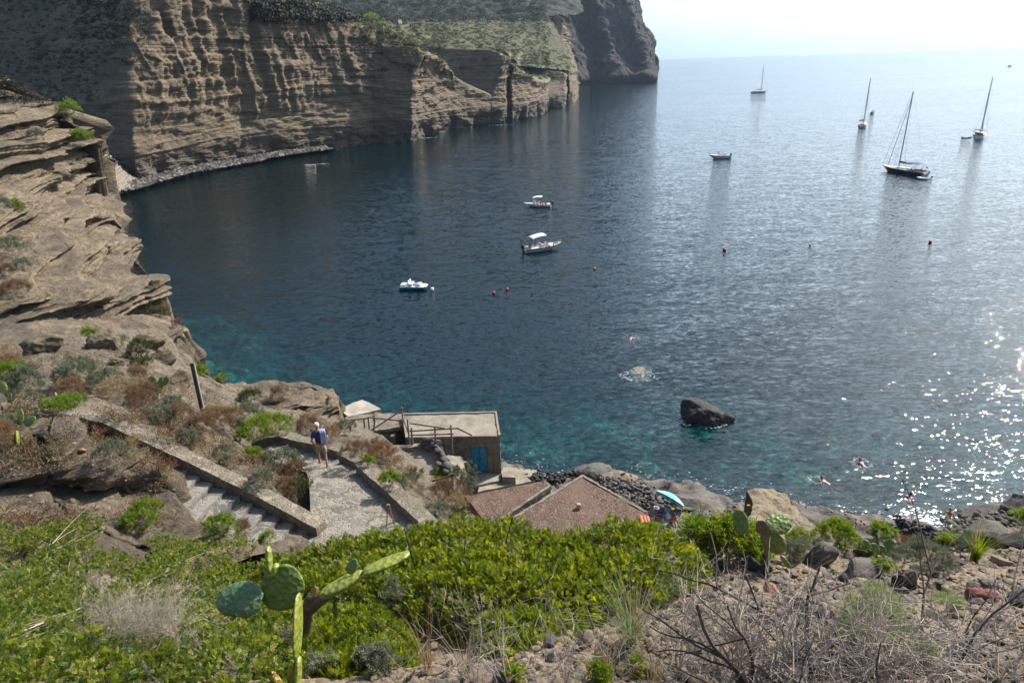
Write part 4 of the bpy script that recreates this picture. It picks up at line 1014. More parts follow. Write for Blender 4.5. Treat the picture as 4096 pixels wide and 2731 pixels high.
def fence(name, posts, rails, label, mat, braces=()):
    """posts: (x,y,z0,z1) world; rails: (i,h,j,h2) between posts; each a part."""
    o = empty(name, (posts[0][0], posts[0][1], posts[0][2]), label=label, cat="fence"); iv = -np.array(o.location)
    for (x, y, z0, z1) in posts: MB().bar(np.array((x, y, z0)) + iv, np.array((x + .02, y, z1)) + iv, .1, .1).build("post", mat, o)
    for (a, b) in rails: MB().bar(np.array(a) + iv, np.array(b) + iv, .045, .1).build("rail", mat, o)
    return o
def build_fences():
    # rustic fence in front of the hut roof. Y of its foot from the terrace wall
    Y0 = W(1640, 1790, z=5.6)[1] + .2
    def q(px, py, dy=0): return W(px, py, Y=Y0 + dy)
    def post(px, y0, y1, dy=0):
        a = q(px, y0, dy); b = q(px, y1, dy); return (a[0], a[1], a[2] - .3, b[2])
    fence("wooden_fence", [post(1638, 1775, 1676), post(1650, 1773, 1711, -.1), post(1743, 1772, 1706, .1), post(1809, 1796, 1698, .1)],
          [(q(1638, 1692), q(1780, 1713)), (q(1638, 1724, -.1), q(1834, 1712, -.0)), (q(1640, 1740, -.1), q(1815, 1735)), (q(1832, 1713), q(1888, 1741, .2)), (q(1636, 1738), q(1612, 1672, .4))],
          "rickety fence of weathered wooden rails before the hut roof", M_WOOD)
    Y0 = W(1440, 1728, z=4.6)[1]
    fence("wooden_fence", [post(1362, 1726, 1684), post(1460, 1722, 1674), post(1478, 1722, 1668), post(1612, 1690, 1628, .5)],
          [(q(1362, 1684), q(1470, 1672)), (q(1470, 1668), q(1618, 1684, .4)), (q(1366, 1721), q(1480, 1720)), (q(1482, 1722), q(1620, 1631, .5)), (q(1366, 1720), q(1420, 1680)), (q(1330, 1705), q(1362, 1685))],
          "crooked fence of thin wooden poles over the earth roof at the left", M_WOOD)
    # dark post and rails in the scrub
    Y0 = W(1808, 1990, D=38)[1]
    fence("post_and_rail_fence", [(lambda a, b: (a[0], a[1], a[2] - .4, b[2]))(q(1811, 1960), q(1806, 1893))],
          [(q(1720, 1926, -.3), q(1820, 1898)), (q(1718, 1951, -.3), q(1808, 1926)), (q(1728, 1976, -.3), q(1806, 1950))], "dark post with three grey planks among the shrubs", M_DWOOD)
    # long tilted plank by the ledge
    a = on(815, 1668); b = W(768, 1452, Y=a[1] + .3)
    dd = (b - a) / np.linalg.norm(b - a); o = empty("tilted_plank", a, label="tall tilted wooden plank with a metal strip standing on the slope", cat="plank")
    MB().bar(-dd * .4, b - a, .17, .06).build("board", M_DWOOD, o); MB().bar(-dd * .3 + (.1, -.05, 0), (b - a) + (.1, -.05, .02), .05, .05).build("metal_strip", flat("grey_strip", (.35, .34, .32), .5), o)
    # folding stand on the ramp
    g0 = on(1547, 2105); g1 = on(1580, 2105); top = W(1553, 2020, Y=g0[1] + .15)
    o = empty("folding_stand", g0, label="rusty folding A-frame stand on the cobbled ramp", cat="stand"); iv = -g0
    rust = flat("rust", (.25, .11, .06), .8)
    for gx in (g0, g1, g0 + (.25, .35, 0), g1 + (.1, .35, 0)):
        MB().bar(gx + iv, top + iv + (.02 if gx is g1 else -.02, 0, 0), .03, .03).build("leg", rust, o)
    MB().box(top + iv, (.09, .06, .05)).build("hinge", rust, o)
build_fences()
# ------------------------------------------------------------------ plants
def depth(p): return float(np.dot(np.array(p) - EYE, _f))
def quad_leaf(p, d, w, n, L):
    """rhombic leaflet from p along d, half width w, arched towards n"""
    p = np.array(p, float)
    return [p, p + d * L * .45 + w + n * L * .06, p + d * L, p + d * L * .45 - w + n * L * .06]
def t_pinnate(pairs=5, L=.1, ll=.034, lw=.0078, seed=1):
    rs = np.random.RandomState(seed); V = []; F = []
    for k in range(pairs):
        z = L * (.22 + .78 * k / pairs)
        for s in (-1, 1):
            d = np.array((s * .78, rs.normal(0, .12), .6)); d /= np.linalg.norm(d)
            w = np.cross(d, (0, 1, 0)); w = w / np.linalg.norm(w) * lw * (1.2 - .5 * abs(k / pairs - .4)); n = np.array((0, 1, 0))
            F.append([len(V) + i for i in range(4)]); V += quad_leaf((0, 0, z), d, w, n, ll * (1 - .3 * abs(k / pairs - .5)))
    d = np.array((0, 0, 1.)); F.append([len(V) + i for i in range(4)]); V += quad_leaf((0, 0, L * .95), d, np.array((lw, 0, 0)), np.array((0, 1, 0)), ll)
    return np.array(V), np.array(F)
def t_needle(n=13, L=.1, ll=.04, lw=.004, up=.8, seed=2):
    rs = np.random.RandomState(seed); V = []; F = []
    for k in range(n):
        a = k * 2.4; z = L * (.1 + .9 * k / n)
        d = np.array((math.cos(a), math.sin(a), up + .6 * k / n)); d /= np.linalg.norm(d)
        w = np.cross(d, (math.cos(a + 1.3), math.sin(a + 1.3), .2)); w = w / np.linalg.norm(w) * lw
        F.append([len(V) + i for i in range(4)]); V += quad_leaf((0, 0, z), d, w, np.array((0, 0, 1.)), ll * rs.uniform(.8, 1.2))
    return np.array(V), np.array(F)
def place(T, pos, dirs, scale, seed=0, tone=None):
    """Copies of template T at pos, turned to dirs; returns V, F, rnd."""
    tV, tF = T; rs = np.random.RandomState(seed); n = len(pos)
    z = dirs / (np.linalg.norm(dirs, axis=1)[:, None] + 1e-9)
    r = rs.normal(size=(n, 3)); x = np.cross(z, r); x /= np.linalg.norm(x, axis=1)[:, None] + 1e-9; y = np.cross(z, x)
    V = pos[:, None] + scale[:, None, None] * (tV[None, :, 0:1] * x[:, None] + tV[None, :, 1:2] * y[:, None] + tV[None, :, 2:3] * z[:, None])
    F = tF[None] + (np.arange(n) * len(tV))[:, None, None]
    q = rs.rand(n) if tone is None else tone; rnd = np.clip(np.repeat(q, len(tF)) * .82 + rs.rand(n * len(tF)) * .18, 0, 1)
    return V.reshape(-1, 3), F.reshape(-1, tF.shape[1]), rnd
def lobe_points(lobes, n, seed, up=.5, inner=.25, lo=-.35, per=9, csz=.05):
    """Spray feet and directions, gathered in clumps over a union of lobes (cx,cy,cz,rx,ry,rz)."""
    rs = np.random.RandomState(seed); Lb = np.array(lobes, float); m = max(n // per, 6)
    area = (Lb[:, 3] * Lb[:, 4] + Lb[:, 3] * Lb[:, 5]) + 1e-6; k = rs.choice(len(Lb), m, p=area / area.sum())
    d = rs.normal(size=(m, 3)); d /= np.linalg.norm(d, axis=1)[:, None]; d[:, 2] = np.where(d[:, 2] < lo, -d[:, 2], d[:, 2])
    r = 1 + .1 - (inner + .1) * rs.rand(m) ** 1.5 + .18 * fbm(d * 2.2 + k[:, None] * 3.7, 3)
    C = Lb[k, :3] + d * r[:, None] * Lb[k, 3:]
    keep = np.ones(m, bool)
    for j in range(len(Lb)):
        q = (C - Lb[j, :3]) / Lb[j, 3:]; ins = (np.linalg.norm(q, axis=1) < .72) & (k != j); keep &= ~ins
    keep &= (fbm(C * 4.5, 3) > -.22) | (rs.rand(m) < .2)
    C = C[keep]; d = d[keep]; k = k[keep]; m = len(C)
    dr = d / Lb[k, 3:] * Lb[k, 3:].mean(1)[:, None]; dr /= np.linalg.norm(dr, axis=1)[:, None]
    dr = dr + np.array((0, 0, up)); dr /= np.linalg.norm(dr, axis=1)[:, None]
    D2 = np.repeat(dr, per, 0) + rs.normal(size=(m * per, 3)) * .62
    P2 = np.repeat(C, per, 0) + rs.normal(size=(m * per, 3)) * csz * .45
    tone = np.clip(np.repeat(rs.rand(m), per) * .6 + rs.rand(m * per) * .4, 0, 1)
    return P2, D2, tone
LEAF = dict(
    lentisk=leafmat("lentisk_leaf", [(0, (.028, .048, .007)), (.3, (.08, .115, .011)), (.6, (.18, .21, .016)), (.85, (.32, .3, .02)), (.97, (.45, .36, .028)), (1, (.3, .15, .03))], .5, .36),
    creeper=leafmat("creeper_leaf", [(0, (.02, .04, .007)), (.35, (.07, .12, .014)), (.65, (.21, .23, .03)), (.9, (.33, .29, .07)), (1, (.3, .11, .04))], .46, .42),
    samphire=leafmat("samphire_leaf", [(0, (.06, .11, .012)), (.5, (.13, .19, .02)), (.9, (.24, .25, .025)), (1, (.3, .22, .03))], .45, .4),
    grey=leafmat("grey_leaf", [(0, (.08, .085, .055)), (.5, (.15, .165, .105)), (1, (.25, .26, .18))], .3, .8, (1.2, 1.2, .9)),
    dry=leafmat("dry_leaf", [(0, (.08, .05, .03)), (.5, (.17, .11, .06)), (1, (.3, .2, .11))], .3, .8, (1.2, 1.0, .7)),
    rust=leafmat("rusty_leaf", [(0, (.13, .075, .04)), (.5, (.23, .14, .075)), (1, (.34, .24, .14))], .3, .8, (1.2, 1.0, .7)),
    olive=leafmat("olive_leaf", [(0, (.03, .035, .014)), (.5, (.07, .075, .03)), (1, (.13, .12, .06))], .3, .7),
    pale=leafmat("pale_feather_leaf", [(0, (.12, .16, .05)), (.5, (.22, .27, .1)), (1, (.35, .38, .2))], .4, .7, (1.2, 1.3, .8)),
    straw=leafmat("straw_blade", [(0, (.2, .15, .08)), (.5, (.32, .25, .14)), (1, (.45, .38, .24))], .3, .7, (1.2, 1.1, .8)),
    yellow=leafmat("yellow_flower", [(0, (.5, .3, .02)), (1, (.7, .45, .03))], .3, .7))
M_TWIG = m_cement("dry_twig", (.2, .16, .13), (.36, .3, .245), (.5, .43, .36), 9.0, .004)
M_DTWIG = m_cement("dark_branch", (.03, .024, .02), (.065, .052, .043), (.11, .09, .075), 9.0, .004)
TPL = dict(lentisk=t_pinnate(), creeper=t_pinnate(4, .08, .034, .0085, 3), samphire=t_needle(13, .1, .042, .0055, .8), grey=t_needle(12, .07, .03, .005, .5, 4), dry=t_needle(9, .1, .05, .0035, .7, 5),
           rust=t_needle(9, .1, .05, .004, .7, 6), olive=t_needle(11, .06, .03, .006, .4, 7), pale=t_needle(20, .11, .035, .0022, .6, 8), straw=t_needle(7, .05, .22, .0028, 2.2, 9), yellow=t_needle(8, .008, .016, .006, .1, 10))

def branchset(mb, base, n, H, spread, r0, seed, levels=2, wob=.25, kids=4, sides=4, up=1.0):
    """A bundle of forking stems."""
    rs = np.random.RandomState(seed)
    def grow(p, d, L, r, lv):
        k = 6; pts = [p]; q = p.copy(); dd = d.copy()
        for i in range(k):
            dd = dd + rs.normal(size=3) * wob * .45; dd /= np.linalg.norm(dd); q = q + dd * L / k; pts.append(q.copy())
        mb.tube(pts, np.linspace(r, r * .45, k + 1), sides if lv == levels else 3, cap=False)
        if lv > 0:
            for j in range(kids):
                t = rs.randint(2, k + 1); nd = dd * .6 + rs.normal(size=3) * .6 + np.array((0, 0, .25)); nd /= np.linalg.norm(nd)
                grow(pts[t], nd, L * rs.uniform(.45, .75), r * .55, lv - 1)
    for i in range(n):
        a = rs.uniform(0, 6.28); s = rs.uniform(0, spread)
        d = np.array((math.cos(a) * s, math.sin(a) * s, up)); d /= np.linalg.norm(d)
        grow(np.array(base, float), d, H * rs.uniform(.6, 1), r0 * rs.uniform(.6, 1), levels)
    return mb

def leafy(name, label, cat, base, lobes, style, n, scale=1.0, seed=1, up=.5, group=None, stems=None, flowers=0, mat2=None, stemr=.012, inner=.25):
    base = np.array(base, float); o = empty(name, base, label=label, cat=cat, group=group)
    Lb = [(l[0] - base[0], l[1] - base[1], l[2] - base[2], *l[3:]) for l in lobes]
    P, d, tone = lobe_points(Lb, n, seed, up, inner, csz=.07 * scale)
    rs = np.random.RandomState(seed + 5)
    V, F, r = place(TPL[style], P - d / np.linalg.norm(d, axis=1)[:, None] * .04 * scale, d, scale * rs.uniform(.7, 1.25, len(P)), seed, tone)
    mi = np.zeros(len(F), int)
    if flowers:
        k = rs.choice(len(P), min(flowers, len(P)), replace=False); k = k[d[k][:, 2] > .3]
        if len(k):
            V2, F2, r2 = place(TPL['yellow'], P[k] + d[k] * .07 * scale, d[k], np.full(len(k), scale * 1.2), seed + 1)
            F = np.vstack([F, F2 + len(V)]); V = np.vstack([V, V2]); r = np.concatenate([r, r2]); mi = np.concatenate([mi, np.ones(len(F2), int)])
    mk("foliage", V, F, None, o, False, rnd=r, mats=[LEAF[style], LEAF['yellow']], mi=mi, check=False)
    mb = MB()
    for j, l in enumerate(Lb[:40]):
        tgt = np.array(l[:3]) + np.array((0, 0, l[5] * .3))
        if np.linalg.norm(tgt) < 1e-3: tgt = np.array((0, 0, .1))
        s = np.array((0, 0, -.04))
        mid = (s + tgt) / 2 + rs.normal(size=3) * .08 * np.linalg.norm(tgt - s)
        mb.tube(cr(np.array([s, mid, tgt]), 6), np.linspace(stemr, stemr * .4, 6), 4, False)
        for q in range(4):
            e = tgt + rs.normal(size=3) * np.array(l[3:]) * .55
            mb.tube(cr(np.array([mid, (mid + e) / 2 + rs.normal(size=3) * .03, e]), 5), np.linspace(stemr * .5, stemr * .15, 5), 3, False)
    mb.build("stems", M_DTWIG if style in ('lentisk', 'olive') else M_TWIG, o)
    return o
def shrub(px, py, wpx, hpx, style, label, n=None, seed=None, cat="shrub", name=None, group=None, flowers=0, scale=None, up=.5, D=None):
    """A shrub whose foot is at a photo position on the built ground; width and height in photo pixels."""
    b = on(px, py) if D is None else W(px, py, D=D); Dp = depth(b); w = wpx * Dp / FOC / 2; h = hpx * Dp / FOC / .9
    seed = seed or int(px * 3 + py); rs = np.random.RandomState(seed)
    k = 4 + int(rs.rand() * 3); lobes = []
    for j in range(k):
        a = rs.uniform(0, 6.28); s = rs.uniform(.2, .62) * w
        rr = rs.uniform(.38, .6)
        lobes.append((b[0] + math.cos(a) * s, b[1] + math.sin(a) * s, b[2] + h * rs.uniform(.3, .6), w * rr, w * rr, h * rs.uniform(.3, .42)))
    lobes.append((b[0], b[1], b[2] + h * .5, w * .55, w * .55, h * .48))
    sc_ = scale or {'straw': .55}.get(style, np.clip(Dp / 21, .6, 2.4))
    if n is None:
        n = int(np.clip(26 * (w * w * 2 + w * h * 2) / (.06 * sc_) ** 2 * .2, 160, 4200))
    return leafy(name or {'grey': 'grey_shrub', 'dry': 'dry_shrub', 'rust': 'rusty_shrub', 'straw': 'grass_tuft', 'samphire': 'samphire_shrub', 'olive': 'dark_shrub', 'pale': 'feathery_shrub'}.get(style, 'green_shrub'),
                 label, cat, b - np.array((0, 0, .03)), lobes, style, n, sc_, seed, up, group, flowers=flowers, stemr=.006 * sc_)

def build_bushes():
    # big bright bush in the middle foreground
    tops = [(1120, 2235, 8.7, .3), (1240, 2205, 8.6, .38), (1370, 2165, 8.5, .42), (1530, 2135, 8.3, .48), (1700, 2112, 8.1, .5), (1870, 2085, 7.9, .5), (2030, 2100, 7.8, .48), (2190, 2140, 7.7, .45), (2340, 2130, 7.7, .42), (2480, 2095, 7.8, .42), (2600, 2110, 7.9, .4), (2690, 2170, 8.0, .34), (2750, 2230, 8.0, .22),
            (1200, 2290, 7.8, .38), (1360, 2260, 7.6, .42), (1530, 2230, 7.4, .45), (1700, 2215, 7.2, .48), (1880, 2190, 7.1, .5), (2060, 2205, 7.0, .5), (2240, 2240, 7.0, .46), (2400, 2215, 7.2, .4), (2540, 2210, 7.3, .4), (2660, 2270, 7.5, .3),
            (1620, 2300, 6.8, .32), (1760, 2290, 6.6, .36), (1920, 2280, 6.5, .38), (2080, 2290, 6.5, .38), (2220, 2320, 6.6, .34), (2360, 2320, 6.8, .28), (2560, 2330, 7.0, .22)]
    lobes = []
    for (x, y, D, r) in tops:
        c = W(x, y + r * .9 * FOC / D, D=D); lobes.append((c[0], c[1], c[2], r * 1.12, r, r * .85))
    base = W(1900, 2520, D=7.4); base[2] -= .3
    leafy("mastic_bush", "large bright green bush spreading across the middle foreground", "bush", base, lobes, 'lentisk', 92000, .54, 11, .15, stemr=.03, inner=.35)
    # the low dense one in front of it
    lobes = []
    for (x, y, D, r) in [(2010, 2480, 5.2, .2), (2130, 2470, 5.1, .22), (2240, 2500, 5.1, .2), (2080, 2560, 4.8, .2), (2200, 2590, 4.8, .2), (2300, 2560, 5.0, .14), (2020, 2600, 4.8, .14)]:
        c = W(x, y + r * .9 * FOC / D, D=D); lobes.append((c[0], c[1], c[2], r * 1.1, r, r * .9))
    leafy("mastic_bush", "small dark green bush in the shade in front of the large one", "bush", W(2140, 2740, D=4.9), lobes, 'lentisk', 8000, .6, 12, .4, stemr=.012)
    # lush bush at the bottom, right of the cactus
    lobes = []
    for (x, y, D, r) in [(1120, 2440, 6.6, .28), (1240, 2430, 6.5, .3), (1350, 2440, 6.3, .3), (1450, 2440, 6.1, .26), (1150, 2510, 5.9, .28), (1290, 2500, 5.7, .32), (1430, 2500, 5.6, .3), (1540, 2500, 5.5, .22), (1200, 2580, 5.2, .28), (1350, 2570, 5.0, .3), (1500, 2570, 5.0, .27), (1610, 2600, 4.9, .18), (1250, 2650, 4.6, .26), (1400, 2640, 4.5, .28), (1550, 2650, 4.5, .24), (1660, 2690, 4.4, .14), (1700, 2760, 4.2, .16), (1100, 2700, 4.6, .22)]:
        c = W(x, y + r * .9 * FOC / D, D=D); lobes.append((c[0], c[1], c[2], r * 1.1, r, r * .8))
    leafy("mastic_bush", "lush green bush at the bottom edge right of the tall cactus pad", "bush", W(1400, 2850, D=5.2), lobes, 'lentisk', 38000, .48, 13, .25, stemr=.014)
    # wide creeping shrub at the left bottom
    rs = np.random.RandomState(5); lobes = []
    tries = 0
    while len(lobes) < 215 and tries < 5000:
        tries += 1; y = 2140 + 770 * rs.rand() ** 1.15; xr = np.interp(y, [2130, 2200, 2330, 2450, 2550, 2731, 2900], [900, 1010, 1080, 1020, 1060, 1050, 1050]); x = rs.uniform(-260, xr)
        if y < 2180 and x > 700: continue
        g = on(x, y + 30); D = depth(g); r = rs.uniform(.17, .3) * (D / 7) ** .5
        if y < 2138: continue
        lobes.append((g[0], g[1], g[2] + .06 + rs.uniform(-.05, .3), r * 1.25, r * 1.2, r * .62))
    leafy("creeping_bush", "wide low bush with dry twigs covering the bottom left corner", "bush", on(350, 2500), lobes, 'creeper', 120000, .47, 14, .35, stems='local', stemr=.008, inner=.4)
    for x, y, w in ((200, 2150, 420), (560, 2150, 380), (880, 2190, 260), (-60, 2150, 300)):
        pass
build_bushes()

M_PAD = None
def m_pad(name, a, b, tint):
    t = NT(name); v = t.obj()
    c = t.ramp(t.noise(v, 6, 5, .6), [(.3, a), (.65, b)])
    c = t.mix(t.ramp(t.vor(v, 22), [(.05, .85), (.17, 0.0)]), c, (.33, .27, .13))
    c = t.mix(t.ramp(t.noise(v, 9, 5, .7), [(.6, 0.0), (.66, .85)]), c, (.2, .14, .07))
    c = t.mix(t.ramp(t.noise(v, 3.0, 4, .7), [(.58, 0.0), (.68, .6)]), c, tint)
    return t.end(t.n("ShaderNodeMixShader", {0: .12, 1: t.prin(c, .45, t.bump(t.math('ADD', t.vor(v, 22), t.noise(v, 7, 4)), 1, .012)), 2: t.n("ShaderNodeBsdfTranslucent", {'Color': t.mix(1.0, c, (1.6, 1.8, .5), 'MULTIPLY')}).outputs[0]}).outputs[0])
PADM = dict(green=m_pad("pad_green", (.1, .155, .028), (.16, .22, .045), (.19, .19, .05)), blue=m_pad("pad_blue_green", (.085, .165, .075), (.13, .22, .1), (.1, .16, .06)),
            lime=m_pad("pad_lime", (.19, .24, .035), (.28, .31, .05), (.3, .24, .06)), orange=m_pad("pad_orange", (.35, .2, .04), (.42, .3, .07), (.3, .22, .06)), wood=m_pad("pad_woody", (.14, .095, .06), (.2, .14, .09), (.11, .1, .045)))
def pad_mesh(P0, P1, nrm, wid, th):
    """One cactus pad from its foot P0 to its tip P1."""
    P0 = np.array(P0, float); P1 = np.array(P1, float); ax = P1 - P0; L = np.linalg.norm(ax); ax /= L
    nrm = np.array(nrm, float); s = np.cross(ax, nrm); s /= np.linalg.norm(s); n = np.cross(s, ax)
    nu, nv = 16, 20; V = []
    t = (1 - np.cos(np.linspace(0, math.pi, nu))) / 2
    q = t ** .86; pr = np.sqrt(np.clip(1 - (2 * q - 1) ** 2, 0, 1)) ** .8; pr[0] = .18; pr[-1] = .02
    for i in range(nu):
        for j in range(nv):
            a = 2 * math.pi * j / nv
            V.append(P0 + ax * L * t[i] + s * math.cos(a) * wid / 2 * pr[i] * (1 + .03 * math.sin(5 * a + i)) + n * math.sin(a) * th / 2 * pr[i] ** .6)
    V = np.array(V); F = grid_faces(nu, nv)
    wrap = np.array([(i * nv + nv - 1, i * nv, (i + 1) * nv, (i + 1) * nv + nv - 1) for i in range(nu - 1)])
    return V, np.vstack([F, wrap])
def pear(label, basepx, pads, D=None, name="prickly_pear", trunk=None):
    """pads: (cx,cy,length_px,width_px,angle_deg,yaw_deg,kind): yaw 0 faces the viewer, 90 is edge on."""
    b = on(*basepx) if D is None else W(*basepx, D=D); D0 = depth(b) if D is None else D
    o = empty(name, b, label=label, cat="cactus"); iv = -np.array(b)
    for (cx, cy, lp, wp, ang, yaw, kind, *dz) in pads:
        Dz = D0 + (dz[0] if dz else -.02); k = Dz / FOC; a = math.radians(ang)
        ax = math.cos(a) * _R + math.sin(a) * _U; sd = -math.sin(a) * _R + math.cos(a) * _U
        y = math.radians(yaw); nr = (-_f + np.array((.25, 0, .9 if kind == 'blue' else .4))) * math.cos(y) + sd * math.sin(y)
        ax = ax + _f * .12; ax /= np.linalg.norm(ax)
        c = W(cx, cy, D=Dz); w = wp * k / max(abs(math.cos(y)), .001) if yaw < 70 else lp * k * .62
        th = wp * k * .9 if yaw >= 70 else min(.045, lp * k * .14)
        V, F = pad_mesh(c - ax * lp * k / 2 + iv, c + ax * lp * k / 2 + iv, nr, w, th)
        mk("pad", V, F, PADM[kind], o, True)
    if trunk:
        for (pts, r) in trunk: MB().tube(cr(np.array([W(x, y, D=D0 + dz) + iv for x, y, dz in pts]), 10), np.array([r * (1 - .02 * i) for i in range(10)]), 10).build("trunk", PADM['wood'], o, True)
    return o
def build_cacti():
    pear("large prickly pear with two broad round pads and a long arm reaching right", (1256, 2470), [
        (958, 2396, 194, 136, 182, 8, 'blue', -.1), (1130, 2347, 178, 168, 98, 12, 'green', -.05), (1076, 2238, 108, 30, 96, 82, 'lime', -.05), (1092, 2284, 70, 34, 60, 82, 'lime', -.05),
        (1368, 2336, 192, 50, 27, 84, 'lime'), (1545, 2250, 200, 30, 21, 86, 'lime'), (1409, 2264, 62, 42, 60, 30, 'green'), (1191, 2500, 250, 27, 91, 86, 'lime', -.6),
        (1193, 2690, 130, 30, 89, 84, 'lime', -1.0), (1166, 2700, 120, 36, 92, 40, 'green', -1.0), (1100, 2715, 130, 40, 132, 70, 'orange', -1.05), (1255, 2365, 40, 26, 70, 20, 'orange'), (1340, 2440, 60, 24, 96, 60, 'green')], D=5.3,
        trunk=[([(1215, 2560, .15), (1228, 2480, .1), (1240, 2400, 0), (1262, 2380, 0)], .05), ([(1240, 2430, .02), (1275, 2400, 0), (1310, 2372, 0)], .055), ([(1212, 2760, -.2), (1225, 2650, 0), (1220, 2560, .15)], .05)])
    pear("prickly pear with upright and round pads on the ridge behind the yellow flowered plant", (3050, 2200), [(2962, 2086, 95, 50, 96, 35, 'green'), (3116, 2094, 104, 78, 12, 20, 'green'), (3092, 2166, 110, 62, 140, 35, 'green'), (3142, 2246, 60, 16, 125, 75, 'lime'), (3050, 2110, 60, 30, 100, 60, 'wood')], D=8.3, trunk=[([(3060, 2300, 0), (3068, 2230, 0), (3060, 2150, 0)], .03)])
    pear("row of small prickly pear pads among stones near the ridge", (3500, 2222), [(3460, 2184, 52, 46, 90, 20, 'green'), (3494, 2200, 58, 40, 92, 30, 'green'), (3524, 2202, 46, 30, 80, 40, 'green'), (3560, 2186, 60, 36, 70, 45, 'green'), (3440, 2208, 56, 22, 165, 60, 'green'), (3540, 2210, 50, 24, 20, 60, 'green'), (3480, 2212, 46, 22, 150, 60, 'green')])
    pear("prickly pear of two stacked pads at the left edge", (44, 1616), [(13, 1551, 46, 30, 108, 20, 'lime'), (36, 1592, 46, 28, 80, 40, 'green')])
    pear("cluster of four green pads at the left end of the parapet", (252, 1640), [(246, 1595, 34, 32, 100, 10, 'green'), (276, 1622, 38, 26, 50, 20, 'lime'), (252, 1622, 30, 28, 90, 30, 'green'), (224, 1585, 34, 14, 110, 70, 'green')])
    pear("prickly pear with one tall yellow pad and two rounder ones on the outcrop", (95, 1712), [(82, 1665, 62, 26, 95, 20, 'lime'), (120, 1683, 50, 38, 40, 15, 'green'), (42, 1668, 32, 30, 150, 10, 'green')])
    pear("thin sickly prickly pear lowest on the outcrop at the left", (80, 1800), [(70, 1752, 62, 14, 100, 70, 'lime'), (82, 1782, 32, 24, 70, 20, 'lime')])
    pear("prickly pear with a fan of dark pads above the dry grass", (634, 1600), [(609, 1522, 40, 34, 110, 15, 'green'), (641, 1530, 44, 26, 80, 35, 'green'), (661, 1524, 40, 30, 60, 20, 'green'), (624, 1548, 44, 30, 105, 30, 'green'), (648, 1552, 44, 16, 65, 60, 'lime'), (634, 1582, 44, 12, 90, 75, 'lime')])
    pear("two pale pads showing behind the grey shrubs on the slope", (345, 1500), [(318, 1472, 32, 28, 90, 10, 'lime'), (366, 1481, 34, 18, 85, 30, 'lime')])
    pear("drooping prickly pear half hidden in dry grass", (540, 1575), [(520, 1545, 50, 22, 150, 50, 'green'), (552, 1543, 52, 24, 30, 60, 'green'), (510, 1565, 30, 24, 90, 20, 'green')])
    pear("small pair of bent pads in the scrub right of the tall pear", (690, 1660), [(680, 1636, 34, 10, 160, 70, 'lime'), (694, 1652, 30, 16, 150, 50, 'lime')])
build_cacti()
